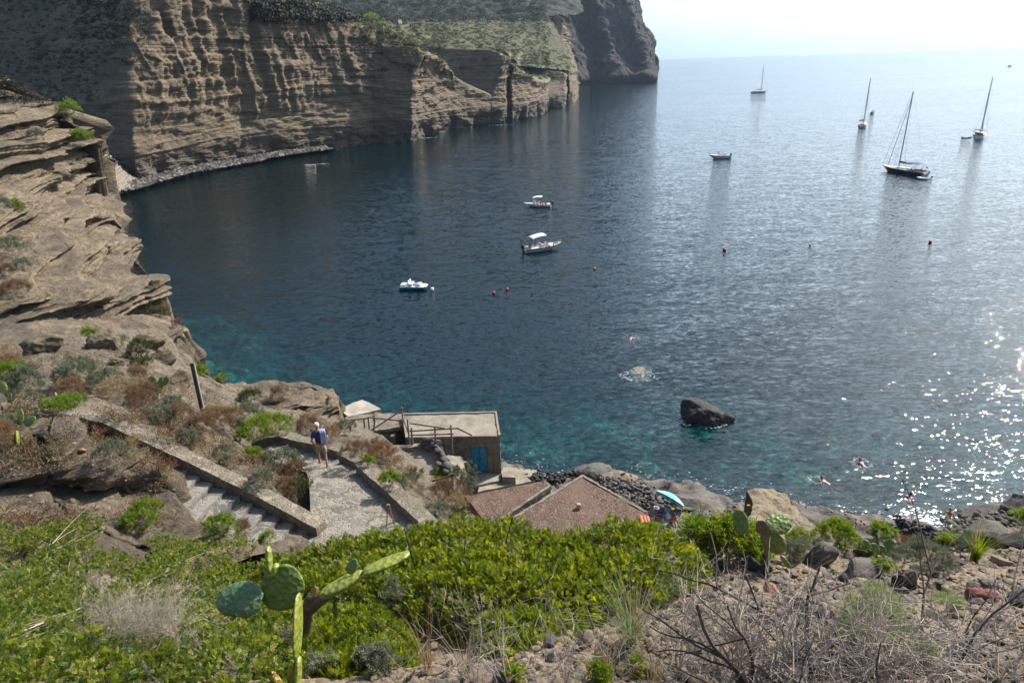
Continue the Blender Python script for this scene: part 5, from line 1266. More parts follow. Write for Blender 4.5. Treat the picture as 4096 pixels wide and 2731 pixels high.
# ------------------------------------------------------------------ scrub, twigs and stones on the slopes
def build_scrub():
    L = [  # px, py(foot), width px, height px, style, label, flowers
        (600, 2098, 190, 95, 'samphire', "rounded bright green shrub on the sandstone below the stairs", 0),
        (880, 2150, 150, 85, 'samphire', "bright green shrub beside the lowest steps with grey leaves in front", 6),
        (985, 2160, 80, 90, 'dry', "brown dry shrub between two green ones at the foot of the stairs", 0),
        (870, 2150, 110, 50, 'grey', "small silvery plant at the foot of the green shrub by the steps", 0),
        (1075, 2185, 60, 60, 'samphire', "small green fronds at the bottom end of the stairs", 0),
        (1020, 1850, 80, 60, 'samphire', "bright ferny plant hanging beside the lower steps", 0),
        (1070, 1860, 90, 50, 'grey', "low grey cushion beside the lower steps", 0),
        (1130, 1890, 180, 90, 'grey', "grey green scrub in the bed between the two flights", 0),
        (1180, 1930, 130, 90, 'dry', "straw brown scrub at the edge of the cobbled ramp", 0),
        (1050, 1950, 130, 60, 'grey', "low silvery scrub just above the upper parapet", 0),
        (1205, 2005, 130, 100, 'olive', "darker bush beside the cobbled ramp above the parapet end", 0),
        (1150, 1985, 130, 70, 'dry', "reddish brown dry scrub in the bed above the parapet", 0),
        (1080, 1735, 230, 70, 'samphire', "long bright yellow green shrub at the foot of the rock ledge", 14),
        (985, 1720, 190, 95, 'grey', "broad grey shrub left of the yellow green one under the ledge", 0),
        (1230, 1740, 130, 70, 'dry', "brown dry scrub behind the low curved parapet", 0),
        (1330, 1770, 120, 60, 'rust', "rusty dry scrub right behind the walking man", 0),
        (1380, 1740, 110, 55, 'grey', "grey tuft below the crooked fence", 0),
        (1450, 1840, 140, 80, 'dry', "dry scrub at the middle of the sea side parapet", 0),
        (1530, 1845, 150, 75, 'rust', "orange brown dry grass on the bank below the terrace", 0),
        (1475, 1860, 60, 35, 'samphire', "small green bush against the parapet", 4),
        (1560, 1945, 90, 60, 'samphire', "green bush with yellow flowers on the bank outside the parapet", 12),
        (1512, 1800, 60, 50, 'grey', "blue grey plant in the rusty grass", 0),
        (1660, 1915, 70, 40, 'olive', "dark low bush at the front of the terrace", 0),
        (1620, 1960, 100, 60, 'grey', "grey bush below the terrace front", 0),
        (1735, 1790, 50, 35, 'samphire', "tiny green plant on top of the dry wall", 0),
        (1765, 1935, 100, 55, 'samphire', "bright green bush beside the dark fence post", 0),
        (1812, 1925, 80, 70, 'olive', "dark green bush right below the pale buttress", 0),
        (1865, 1960, 150, 100, 'grey', "grey bush with yellowish tips beside the landing", 5),
        (1780, 2010, 160, 80, 'dry', "dry brush under the grey planks", 0),
        (1820, 2040, 120, 60, 'straw', "pale straw tuft near the gravel roof", 0),
        (1880, 2040, 110, 70, 'dry', "brown dry bush at the corner of the purplish roof", 0),
        (1750, 2070, 110, 70, 'grey', "grey cushion plant above the big bush", 0),
        (1840, 2080, 90, 60, 'olive', "dark cushion plant above the big bush", 0),
        # slope above the upper flight
        (560, 1440, 110, 80, 'olive', "round dark olive bush on the upper slope", 0),
        (545, 1475, 70, 45, 'olive', "small olive cushion just below the round olive bush", 0),
        (590, 1465, 60, 40, 'olive', "small pale olive cushion right of the other cushion", 0),
        (560, 1525, 90, 60, 'dry', "brown cushion among stones above the fan pear", 0),
        (355, 1345, 60, 30, 'samphire', "tiny bright green plant on the sandstone shelf", 0),
        (440, 1385, 60, 35, 'grey', "grey tuft left on the soil shelf", 0), (490, 1375, 50, 30, 'grey', "grey tuft right on the soil shelf", 0),
        (330, 1560, 190, 130, 'grey', "large grey shrub in the middle of the left slope", 0),
        (420, 1570, 170, 90, 'grey', "grey green shrub right of the large grey one", 0),
        (300, 1600, 150, 80, 'dry', "dark dry brush below the large grey shrub", 0),
        (130, 1615, 170, 150, 'grey', "tall silvery green shrub near the left edge", 0),
        (60, 1540, 130, 90, 'samphire', "yellow green flowering bush near the left edge", 20),
        (20, 1440, 120, 60, 'straw', "pale dry grass under the sandstone overhang at the left", 0),
        (60, 1480, 140, 60, 'rust', "rust coloured scrub above the yellow flowering bush", 0),
        (250, 1660, 170, 60, 'samphire', "bright green fan of fronds hanging over the end of the parapet", 4),
        (600, 1640, 150, 110, 'dry', "brown dry bush under the fan pear", 0),
        (570, 1620, 120, 70, 'rust', "rusty scrub left of the brown dry bush", 0),
        (480, 1600, 170, 90, 'straw', "tawny dry grass around the drooping pear", 0),
        (690, 1650, 110, 70, 'grey', "grey scrub near the foot of the tilted plank", 0),
        (655, 1700, 140, 80, 'grey', "silvery scrub touching the upper parapet", 0),
        (740, 1720, 130, 90, 'dry', "dark dry scrub above the upper parapet", 0),
        (820, 1760, 150, 100, 'dry', "large spiky dry bush above the middle of the parapet", 0),
        (760, 1780, 110, 60, 'grey', "grey cushion just above the parapet", 0),
        (900, 1720, 150, 90, 'rust', "reddish dry scrub in front of the rock ledge", 0),
        (850, 1690, 100, 60, 'straw', "straw tuft left of the ledge", 0),
        (890, 1840, 80, 60, 'grey', "small grey bush on the bare bank", 0), (905, 1860, 70, 40, 'grey', "low grey tuft just above the parapet coping", 0),
        (470, 1860, 170, 100, 'grey', "grey brown bush on top of the sandstone outcrop", 0),
        (550, 1790, 110, 40, 'straw', "dry tuft at the edge of the outcrop beside the parapet", 0),
        (420, 1750, 120, 45, 'rust', "rusty tuft in front of the upper landing", 0),
        (30, 1800, 130, 120, 'rust', "rust brown scrub at the left edge of the outcrop", 0),
        (30, 1720, 120, 60, 'grey', "grey scrub around the yellow padded pear", 0),
        # headland at the left
        (80, 865, 80, 60, 'samphire', "bright green bush on a ledge of the near headland", 0),
        (15, 850, 90, 60, 'grey', "grey green bush at the edge next to the bright green one", 0),
        (60, 1030, 170, 80, 'grey', "broad grey scrub on the headland slope", 0), (100, 1080, 90, 45, 'grey', "grey cushion below the broad scrub", 0),
        (40, 1110, 90, 50, 'dry', "dry scrub on the headland near the left edge", 0), (150, 950, 130, 50, 'straw', "straw coloured scrub on the headland", 0),
        (60, 1190, 150, 60, 'dry', "brown brush above the long overhang", 0),
        (620, 1150, 50, 25, 'olive', "dark tuft on the tip of the rock nose", 0), (640, 1270, 90, 40, 'olive', "dark low bush on the lower rock nose", 0), (705, 1310, 45, 30, 'dry', "dry cushion at the outer end of the lower nose", 0),
        (1000, 1620, 110, 60, 'olive', "sparse green bush on the face of the rock ledge", 0), (1125, 1590, 90, 45, 'dry', "dry brush on top of the rock ledge", 0),
        (810, 1495, 80, 30, 'samphire', "yellow green mat on the rock by the water", 0), (885, 1525, 50, 22, 'samphire', "small yellow green mat nearer the ledge", 0),
        (290, 500, 110, 90, 'samphire', "yellow green mat at the top edge of the near headland", 0), (330, 585, 90, 60, 'samphire', "second yellow green mat lower on the headland edge", 0), (150, 560, 80, 40, 'grey', "grey scrub near the top of the near headland", 0),
        # ridge at the right
        (3170, 2240, 130, 90, 'grey', "grey scrub behind the ridge in front of the tan rock", 0), (3030, 2225, 110, 60, 'samphire', "green shrub at the left of the ridge row", 4),
        (3190, 2200, 120, 80, 'samphire', "small green shrub left of the tall round one on the ridge", 4), (3350, 2215, 190, 130, 'samphire', "tall round bright green shrub on the ridge", 8),
        (3510, 2160, 130, 70, 'samphire', "low bright green shrub right of the round one on the ridge", 8), (3230, 2240, 150, 80, 'grey', "grey shrub in front of the green ridge shrubs", 0),
        (3800, 2185, 100, 45, 'samphire', "yellow green plant before the dark boulder", 0), (4085, 2140, 100, 110, 'samphire', "green shrub at the right edge above the grey stones", 0),
        (3640, 2200, 130, 50, 'dry', "brown dry scrub on the ridge by the red stone", 0),
        (3700, 2290, 280, 110, 'grey', "wide cushion of thin brown twigs on the right slope", 0),
        (3520, 2290, 90, 50, 'samphire', "small fresh green plant among stones in the middle right", 0), (3810, 2450, 110, 70, 'pale', "small feathery green plant on the right slope", 0),
        (3470, 2640, 330, 230, 'pale', "large feathery green shrub behind the dead twigs at the bottom right", 0), (3700, 2680, 160, 110, 'pale', "smaller feathery shrub right of the large one", 0), (3160, 2640, 90, 70, 'pale', "tiny feathery plant among the dead twigs", 0),
    ]
    for (x, y, w, h, st, lb, fl) in L:
        shrub(x, y, w, h, st, lb, flowers=fl)
    # the yellow flowered plant on the ridge, large
    b = on(2860, 2255); b[2] += .02; D = depth(b); lob = []
    rs = np.random.RandomState(3)
    for (x, y, r) in [(2790, 2120, .15), (2850, 2140, .17), (2920, 2140, .17), (2990, 2150, .17), (3050, 2180, .14), (2830, 2190, .17), (2900, 2200, .2), (2970, 2205, .18), (3030, 2215, .14), (2780, 2165, .11)]:
        c = W(x, y, D=D + rs.uniform(-.1, .1)); lob.append((*c, r, r, r * .9))
    leafy("samphire_shrub", "large yellow green plant with orange flowers on the ridge before the tan rock", "shrub", b, lob, 'samphire', 1500, 1.35, 77, .9, flowers=40, stemr=.014)
build_scrub()

def scatter_tufts():
    """Low dry weeds over the soil: nobody could count them."""
    rs = np.random.RandomState(9); Ps = []; Ss = []
    reg = [(-50, 900, 1400, 1700, 420), (600, 1300, 1680, 1900, 300), (1400, 1900, 1780, 2100, 300), (0, 500, 1680, 1850, 160), (0, 1000, 2060, 2160, 130), (950, 1250, 1820, 2060, 120), (0, 400, 900, 1250, 150)]
    for x0, x1, y0, y1, n in reg:
        for i in range(int(n * 1.9)):
            x, y = rs.uniform(x0, x1), rs.uniform(y0, y1); g = on(x, y)
            if not (8 < depth(g) < 90) or g[2] < 1.5: continue
            gx = fbm(np.array([g]) * .4, 3)[0]
            if gx < -.12: continue
            for k in range(rs.randint(3, 8)):
                q = g + np.array((rs.normal(0, .22), rs.normal(0, .22), 0)); z = ground(q[0], q[1], g[2] + 1.2)
                if abs(z - g[2]) > .6: continue
                # keep clear of the masonry: stairs and path are flat and pale
                Ps.append((q[0], q[1], z)); Ss.append(rs.uniform(1.0, 2.8))
    P = np.array(Ps); S_ = np.array(Ss)
    # leave the steps and the ramp free
    def inside(P, poly):
        x, y = P[:, 0], P[:, 1]; c = np.zeros(len(P), bool); j = len(poly) - 1
        for i in range(len(poly)):
            xi, yi = poly[i]; xj, yj = poly[j]; m = ((yi > y) != (yj > y)) & (x < (xj - xi) * (y - yi) / (yj - yi + 1e-9) + xi); c ^= m; j = i
        return c
    d = (P - EYE); dep = d @ _f; px = 2048 + FOC * (d @ _R) / dep; py = 1365.5 - FOC * (d @ _U) / dep
    Q = np.stack([px, py], 1)
    bad = inside(Q, [(690, 1840), (720, 1790), (1290, 2050), (1290, 2200), (900, 2200), (690, 2080)]) | inside(Q, [(1225, 2200), (1240, 1880), (1010, 1810), (1010, 1750), (1130, 1715), (1430, 1790), (1780, 2080), (1780, 2250)]) | inside(Q, [(300, 1620), (1300, 2050), (1290, 2110), (300, 1690)]) | inside(Q, [(1570, 1800), (1720, 1770), (2010, 1740), (2020, 1960), (1850, 1960), (1650, 1890)])
    P = P[~bad]; S_ = S_[~bad]
    k = rs.rand(len(P)); up = np.tile((0, 0, 1.0), (len(P), 1)) + rs.normal(size=(len(P), 3)) * .5
    for nm, a, b, st in (("dry_weeds", 0, .4, 'dry'), ("grey_weeds", .4, .6, 'grey'), ("straw_weeds", .6, .85, 'straw'), ("rusty_weeds", .85, 1, 'rust')):
        m = (k >= a) & (k < b); V, F, r = place(TPL[st], P[m], up[m], S_[m] * (.5 if st == 'straw' else 1.3), 3)
        tag(mk(nm, V, F, LEAF[st], None, False, rnd=r), {"dry_weeds": "brown dry weeds strewn over the left slopes", "grey_weeds": "grey green low weeds strewn over the left slopes", "straw_weeds": "straw coloured grass blades on the left slopes", "rusty_weeds": "rusty orange weeds on the left slopes"}[nm], "weeds", kind='stuff')
scatter_tufts()

# ---- stones -------------------------------------------------------------------------------
M_BAS = m_cement("basalt_stone", (.015, .014, .013), (.036, .032, .03), (.065, .058, .053), 3.0, .03)
M_GSTONE = m_cement("grey_lava_stone", (.05, .045, .04), (.095, .084, .074), (.155, .138, .12), 4.0, .015)
M_TSTONE = m_cement("tan_stone", (.12, .085, .06), (.2, .15, .105), (.29, .22, .155), 4.0, .015)
M_RSTONE = m_cement("red_scoria_stone", (.1, .035, .025), (.17, .06, .04), (.24, .1, .07), 5.0, .015)
M_OSTONE = m_cement("orange_stone", (.16, .08, .05), (.26, .13, .08), (.34, .22, .16), 5.0, .01)
def rock_arrays(size, seed, sub=4, rough=.3, facets=7):
    bm = bmesh.new(); bmesh.ops.create_icosphere(bm, subdivisions=sub, radius=1.0)
    V = np.array([v.co[:] for v in bm.verts]); F = np.array([[v.index for v in f.verts] for f in bm.faces]); bm.free()
    rs = np.random.RandomState(seed)
    for k in range(facets):           # broken faces
        n = rs.normal(size=3); n /= np.linalg.norm(n); d = V @ n; lim = rs.uniform(.5, .82); m = d > lim; V[m] -= np.outer(d[m] - lim, n)
    V *= (1 + rough * fbm(V * 1.3 + seed, 4) + rough * .35 * ridge(V * 3.1 + seed, 3))[:, None]
    return V * np.array(size) / 2, F
def rock(name, label, px, py, wpx, hpx, seed, mat, group=None, depth_=None, D=None, sub=4, rough=.3, cat="rock", rz=0, z=None, sink=.2, ratio=.8, lean=0.0):
    b = W(px, py, z=z) if z is not None else (W(px, py, D=D) if D else on(px, py)); Dp = depth(b); w = wpx * Dp / FOC; h = hpx * Dp / FOC / .85
    if ratio == .55: h *= .75; w *= .92
    V, F = rock_arrays((w, (depth_ or w * ratio), h * (1 + sink)), seed, sub, rough, 12 if ratio == .55 else 7)
    if lean: tt = V[:, 0] / w; V[:, 2] = np.where(V[:, 2] > 0, V[:, 2] * (1 - lean * 2 * tt) ** 1.0, V[:, 2])
    c, s = math.cos(rz), math.sin(rz); V = V @ np.array(((c, s, 0), (-s, c, 0), (0, 0, 1)))
    o = mk(name, V, F, mat, None, True); o.location = (b[0], b[1], b[2] + h * (1 - sink) / 2)
    return tag(o, label, cat, group)
def build_stones():
    fg = [(3268, 2262, 165, 125, M_GSTONE, "large dark grey stone standing on the ridge right of the tan rock"), (3440, 2290, 260, 70, M_GSTONE, "long slanting grey stone behind the dead twigs"), (3375, 2330, 90, 50, M_BAS, "flat black stone in front of the slanting one"),
          (3590, 2205, 90, 55, M_RSTONE, "dark red stone beside the row of small pads"), (3570, 2225, 70, 45, M_GSTONE, "grey stone under the dark red one"), (3650, 2210, 70, 30, M_TSTONE, "pale flat stone right of the dark red one"),
          (3770, 2190, 80, 70, M_BAS, "black angular stone left of the round boulder"), (3645, 2340, 70, 75, M_TSTONE, "tan upright stone on the right slope"), (3600, 2345, 90, 70, M_BAS, "dark stone left of the tan upright one"), (3920, 2400, 150, 80, M_RSTONE, "brownish red flat stone at the right"),
          (4060, 2420, 130, 70, M_BAS, "dark stone at the right edge of the slope"), (3080, 2365, 100, 40, M_OSTONE, "flat orange stone in the gritty ground"), (3010, 2270, 110, 60, M_BAS, "dark stone below the yellow flowered plant"), (3060, 2290, 70, 45, M_BAS, "black stone beside the dark one under the flowered plant"),
          (2980, 2320, 60, 40, M_GSTONE, "small grey stone on the bare ground"), (2340, 2590, 110, 110, M_TSTONE, "tan pointed stone at the right end of the small shaded bush"), (2560, 2420, 80, 50, M_BAS, "dark stone at the edge of the big bush"), (2650, 2480, 70, 45, M_GSTONE, "grey stone on the ground right of the big bush"),
          (2700, 2390, 60, 40, M_RSTONE, "small reddish stone by the big bush"), (1740, 2705, 120, 60, M_TSTONE, "tan stone at the bottom edge left of the middle"), (1890, 2715, 170, 80, M_TSTONE, "broad pale stone at the bottom edge"), (2010, 2725, 130, 60, M_GSTONE, "grey stone beside the broad pale one at the bottom edge"),
          (2620, 2680, 180, 70, M_TSTONE, "flat tan stone at the bottom under dry stalks"), (2720, 2540, 60, 40, M_GSTONE, "small grey stone in the gravel"), (2450, 2500, 60, 40, M_GSTONE, "grey stone beside the grass tuft"), (3460, 2380, 90, 45, M_TSTONE, "tan stone behind the feathery shrub"),
          (3190, 2420, 70, 60, M_GSTONE, "grey stone among the dead twigs"), (3880, 2620, 190, 100, M_GSTONE, "grey stone at the bottom right"), (2870, 2360, 60, 35, M_BAS, "small black stone in the gravel"), (3330, 2470, 60, 40, M_RSTONE, "small red stone behind the twigs"),
          (4000, 2260, 110, 50, M_TSTONE, "tan stone on the right edge of the ridge"), (3820, 2260, 80, 40, M_GSTONE, "grey stone below the round boulder"), (3480, 2250, 80, 40, M_BAS, "black stone under the row of pads"), (3400, 2225, 50, 30, M_RSTONE, "little red stone left of the pads")]
    for k, (x, y, w, h, m, lb) in enumerate(fg): rock("stone", lb, x, y, w, h, 100 + k, m, sub=4, rough=.24, rz=k * .7, cat="stone", sink=.3, ratio=.55)
    ls = [(170, 1750, 60, 35, M_BAS, "dark stone on top of the sandstone outcrop"), (115, 1815, 40, 30, M_RSTONE, "reddish stone at the left of the outcrop top"), (408, 1803, 46, 18, M_OSTONE, "flat pale orange stone on the outcrop"), (330, 1807, 30, 14, M_OSTONE, "smaller orange stone left of the flat one"),
          (20, 1635, 60, 30, M_TSTONE, "pale stone under the two stacked pads"), (85, 1645, 60, 30, M_BAS, "dark stone beside the pale one at the left edge"), (345, 2060, 30, 24, M_BAS, "little black stone stuck in the sandstone")]
    for k, (x, y, w, h, m, lb) in enumerate(ls): rock("stone", lb, x, y, w, h, 300 + k, m, sub=3, rough=.22, cat="stone", sink=.4)
    bl = [(190, 1405, 170, 60, "flat sandstone block under the overhang at the left"), (420, 1392, 130, 50, "sandstone block in the soil left of the grey tufts"), (600, 1378, 120, 46, "pale sandstone block near the edge of the shelf"), (660, 1450, 90, 50, "broken sandstone block above the pale rock edge"), (470, 1455, 70, 30, "small sandstone block beside the olive cushions"), (720, 1545, 120, 60, "layered sandstone block right of the tilted plank top"), (130, 1470, 80, 30, "small sandstone block above the silvery shrub")]
    for k, (x, y, w, h, lb) in enumerate(bl): rock("sandstone_block", lb, x, y, w, h, 400 + k, MATS['rock'], sub=5, rough=.3, cat="rock", sink=.5, rz=.3 * k, ratio=.7)
    # gravel of the foreground: thousands of little stones
    rs = np.random.RandomState(4); base = [rock_arrays((1, .85, .7), 40 + k, 1, .3, 5) for k in range(5)]
    for nm, mat, n, seed, s0, s1 in (("gravel", M_TSTONE, 5600, 1, .006, .036), ("dark_gravel", M_GSTONE, 1300, 2, .008, .05)):
        mb = MB(); r2 = np.random.RandomState(seed)
        for i in range(n):
            x = r2.uniform(1500, 4250); y = 2160 + 640 * r2.rand() ** .8
            if x < 2700 and y < 2460: continue
            g = on(x, y); D = depth(g)
            if D > 15: continue
            s_ = (s0 + (s1 - s0) * r2.rand() ** 3.5) * (D / 6) ** .6 * 1.5; V, F = base[r2.randint(5)]; a = r2.uniform(0, 6.28)
            R = np.array(((math.cos(a), -math.sin(a), 0), (math.sin(a), math.cos(a), 0), (0, 0, 1)))
            mb.add(V * s_ * 2 @ R.T + g + np.array((0, 0, s_ * .2)), F)
        tag(mb.build(nm, mat, None, False), "loose tan gravel on the foreground slope" if nm == "gravel" else "loose dark grey gravel on the foreground slope", "gravel", kind='stuff')
    # small stones over the slopes at the left
    mb = MB(); r2 = np.random.RandomState(8)
    for i in range(900):
        x = r2.uniform(-50, 1900); y = r2.uniform(1350, 2150); g = on(x, y); D = depth(g)
        if D > 45 or D < 12: continue
        if 700 < x < 1780 and y > 1740: continue
        s_ = r2.uniform(.012, .05) * (1 + r2.rand()); V, F = base[r2.randint(5)]; mb.add(V * s_ * 2 + g, F)
    tag(mb.build("slope_gravel", M_TSTONE, None, False), "small stones scattered over the left slopes", "gravel", kind='stuff')
    # ---- rocks by the water
    rock("sea_rock", "black rock standing alone in the sea right of the middle", 2815, 1672, 158, 74, 51, M_BAS, z=-.1, sub=5, rough=.34, depth_=3.2, sink=.55, rz=.1, lean=.85)
    rock("sea_rock", "low tail of black rock awash beside the lone sea rock", 2890, 1688, 90, 32, 52, M_BAS, z=-.1, sub=4, rough=.4, sink=.3)
    rock("sunken_rock", "pale rock breaking the surface with a ring of ripples", 2560, 1500, 130, 16, 53, M_TSTONE, z=-.45, sub=4, rough=.3, depth_=4, sink=.5)
    rock("shore_rock", "brown wet rock behind the point of the gravel roof", 2350, 1910, 190, 48, 54, M_GSTONE, z=0, sub=5, rough=.3, sink=.3, depth_=2.6)
    rock("shore_rock", "smooth dark brown rock lying at the end of the cobble bank", 2730, 2042, 110, 66, 55, M_GSTONE, z=.8, sub=5, rough=.15, sink=.3, rz=-.5)
    rock("shore_rock", "low grey brown rock between the roof and the cobble bank", 2460, 1932, 170, 42, 56, M_TSTONE, z=.5, sub=5, rough=.25, sink=.3)
    rock("beach_rock", "square brown rock at the right edge by the water", 4085, 2082, 170, 90, 57, M_GSTONE, z=.6, sub=5, rough=.2, sink=.25, ratio=1)
    rock("beach_rock", "long low grey rock lying across the little beach", 3950, 2078, 240, 46, 58, M_GSTONE, z=.5, sub=5, rough=.18, sink=.3, depth_=2.2)
    rock("boulder", "large round grey boulder on the ridge at the right", 3925, 2192, 225, 96, 59, M_GSTONE, sub=5, rough=.12, sink=.3, cat="boulder")
    rock("boulder", "flat grey stone right of the round boulder", 4060, 2190, 130, 50, 60, M_BAS, sub=4, rough=.2, sink=.3, cat="boulder")
    # tan rock platform
    rows = [[(2985, 1962, 42.5), (3040, 1952, 42.6), (3110, 1956, 42.6), (3160, 1990, 41.5), (3190, 2040, 40), (3230, 2085, 38.5), (3290, 2130, 37)],
            [(2995, 1978, 42), (3040, 1975, 42), (3100, 1985, 41.8), (3150, 2020, 40.6), (3180, 2060, 39.4), (3215, 2105, 38), (3270, 2150, 36.5)],
            [(3008, 2010, 41.2), (3040, 2015, 41), (3090, 2030, 40.7), (3130, 2060, 39.7), (3160, 2090, 38.7), (3190, 2130, 37.5), (3240, 2170, 36)],
            [(3002, 2060, 40), (3030, 2062, 39.8), (3070, 2070, 39.4), (3100, 2090, 38.8), (3130, 2120, 37.8), (3160, 2150, 36.9), (3200, 2200, 35)],
            [(2960, 2140, 37), (3000, 2140, 37), (3050, 2140, 37), (3080, 2150, 36.6), (3100, 2170, 36), (3130, 2190, 35.5), (3160, 2240, 34)]]
    G = relief(rows, 120, 140, 14); e = G[:, -1:, :].copy(); e[..., 2] = -1.5; e[..., 0] += .3; a = G[:, :1, :].copy(); a[..., 2] = -1.5; G = np.concatenate([a, G, e], 1); b = G[:1].copy(); b[..., 2] = -1.5; b[..., 1] += .3; G = np.concatenate([b, G], 0)
    G = displace(G, lambda P, N: N * (fbm(P * .8, 5) * .3 + fbm(P * 3, 3) * .06)[:, None])
    tp = NT("pitted_tan_rock"); c = tp.ramp(tp.noise(tp.pos(), .8, 7, .7), [(.3, (.12, .09, .055)), (.55, (.23, .18, .115)), (.75, (.3, .245, .16))])
    c = tp.mix(tp.ramp(tp.noise(tp.pos(), 5, 4, .7), [(.6, 0.0), (.68, .8)]), c, (.05, .04, .03))
    terrain("rock_platform", G, tp.end(tp.prin(c, .9, tp.bump(tp.noise(tp.pos(), 4, 7, .7), 1, .1))), kind=None, label="flat tan pitted rock jutting over the water behind the prickly pear", cat="rock")
    # cobble banks: heaps of dark round stones
    def heap(label, line, wid, n, s0, s1, seed, mat, zt):
        r2 = np.random.RandomState(seed); ln = cr(np.array([W(x, y, z=z) for x, y, z in line]), 60); cs = []; sz = []
        for i in range(n):
            c = ln[r2.randint(60)] + np.array((r2.normal(0, wid * .3), r2.normal(0, wid), 0)); q = abs((c - ln[30])[1]) * 0
            cs.append(c + np.array((0, 0, r2.uniform(-.2, zt)))); sz.append(r2.uniform(s0, s1))
        mb = MB(); bs = [rock_arrays((1.7, 1.5, 1.2), 70 + q, 2, .2, 9) for q in range(7)]
        for c, s_ in zip(cs, sz):
            V, F = bs[r2.randint(7)]; a = r2.uniform(0, 6.28); R = np.array(((math.cos(a), -math.sin(a), 0), (math.sin(a), math.cos(a), 0), (0, 0, 1))); mb.add(V * s_ @ R.T + c, F)
        tag(mb.build("cobble_bank", mat, None, True), label, "stone bank", kind='stuff')
    heap("bank of dark round cobbles running down to the smooth rock", [(2400, 1925, 1.4), (2500, 1945, 1.5), (2600, 1975, 1.5), (2700, 2030, 1.4)], .5, 300, .09, .24, 61, M_DARKSTONE, .2)
    heap("grey broken stones between the gravel roof and the dark cobbles", [(2400, 1960, 1.2), (2470, 1990, 1.4), (2560, 2015, 1.6), (2640, 2035, 1.6)], .55, 300, .07, .2, 62, M_GSTONE, .2)
    heap("heap of black wet cobbles in front of the little beach", [(3600, 2110, .5), (3660, 2135, .7), (3720, 2160, .9), (3760, 2180, 1)], .5, 380, .08, .26, 63, M_BAS, .5)
    heap("grey stones on the landward side of the right beach", [(3800, 2150, 1.0), (3950, 2120, 1.2), (4080, 2110, 1.4), (4300, 2100, 1.4)], .8, 380, .08, .36, 64, M_GSTONE, .3)
    heap("dark stones at the water's edge left of the gravel roofs", [(2100, 1908, .4), (2160, 1915, .5), (2230, 1915, .5), (2300, 1900, .3)], .4, 200, .08, .25, 65, M_BAS, .25)
    heap("rough stones below the flat tan rock", [(2760, 2100, 1.2), (2850, 2130, 1.2), (2950, 2120, 1.0), (2960, 2060, .6)], .8, 300, .1, .4, 66, M_GSTONE, .4)
build_stones()

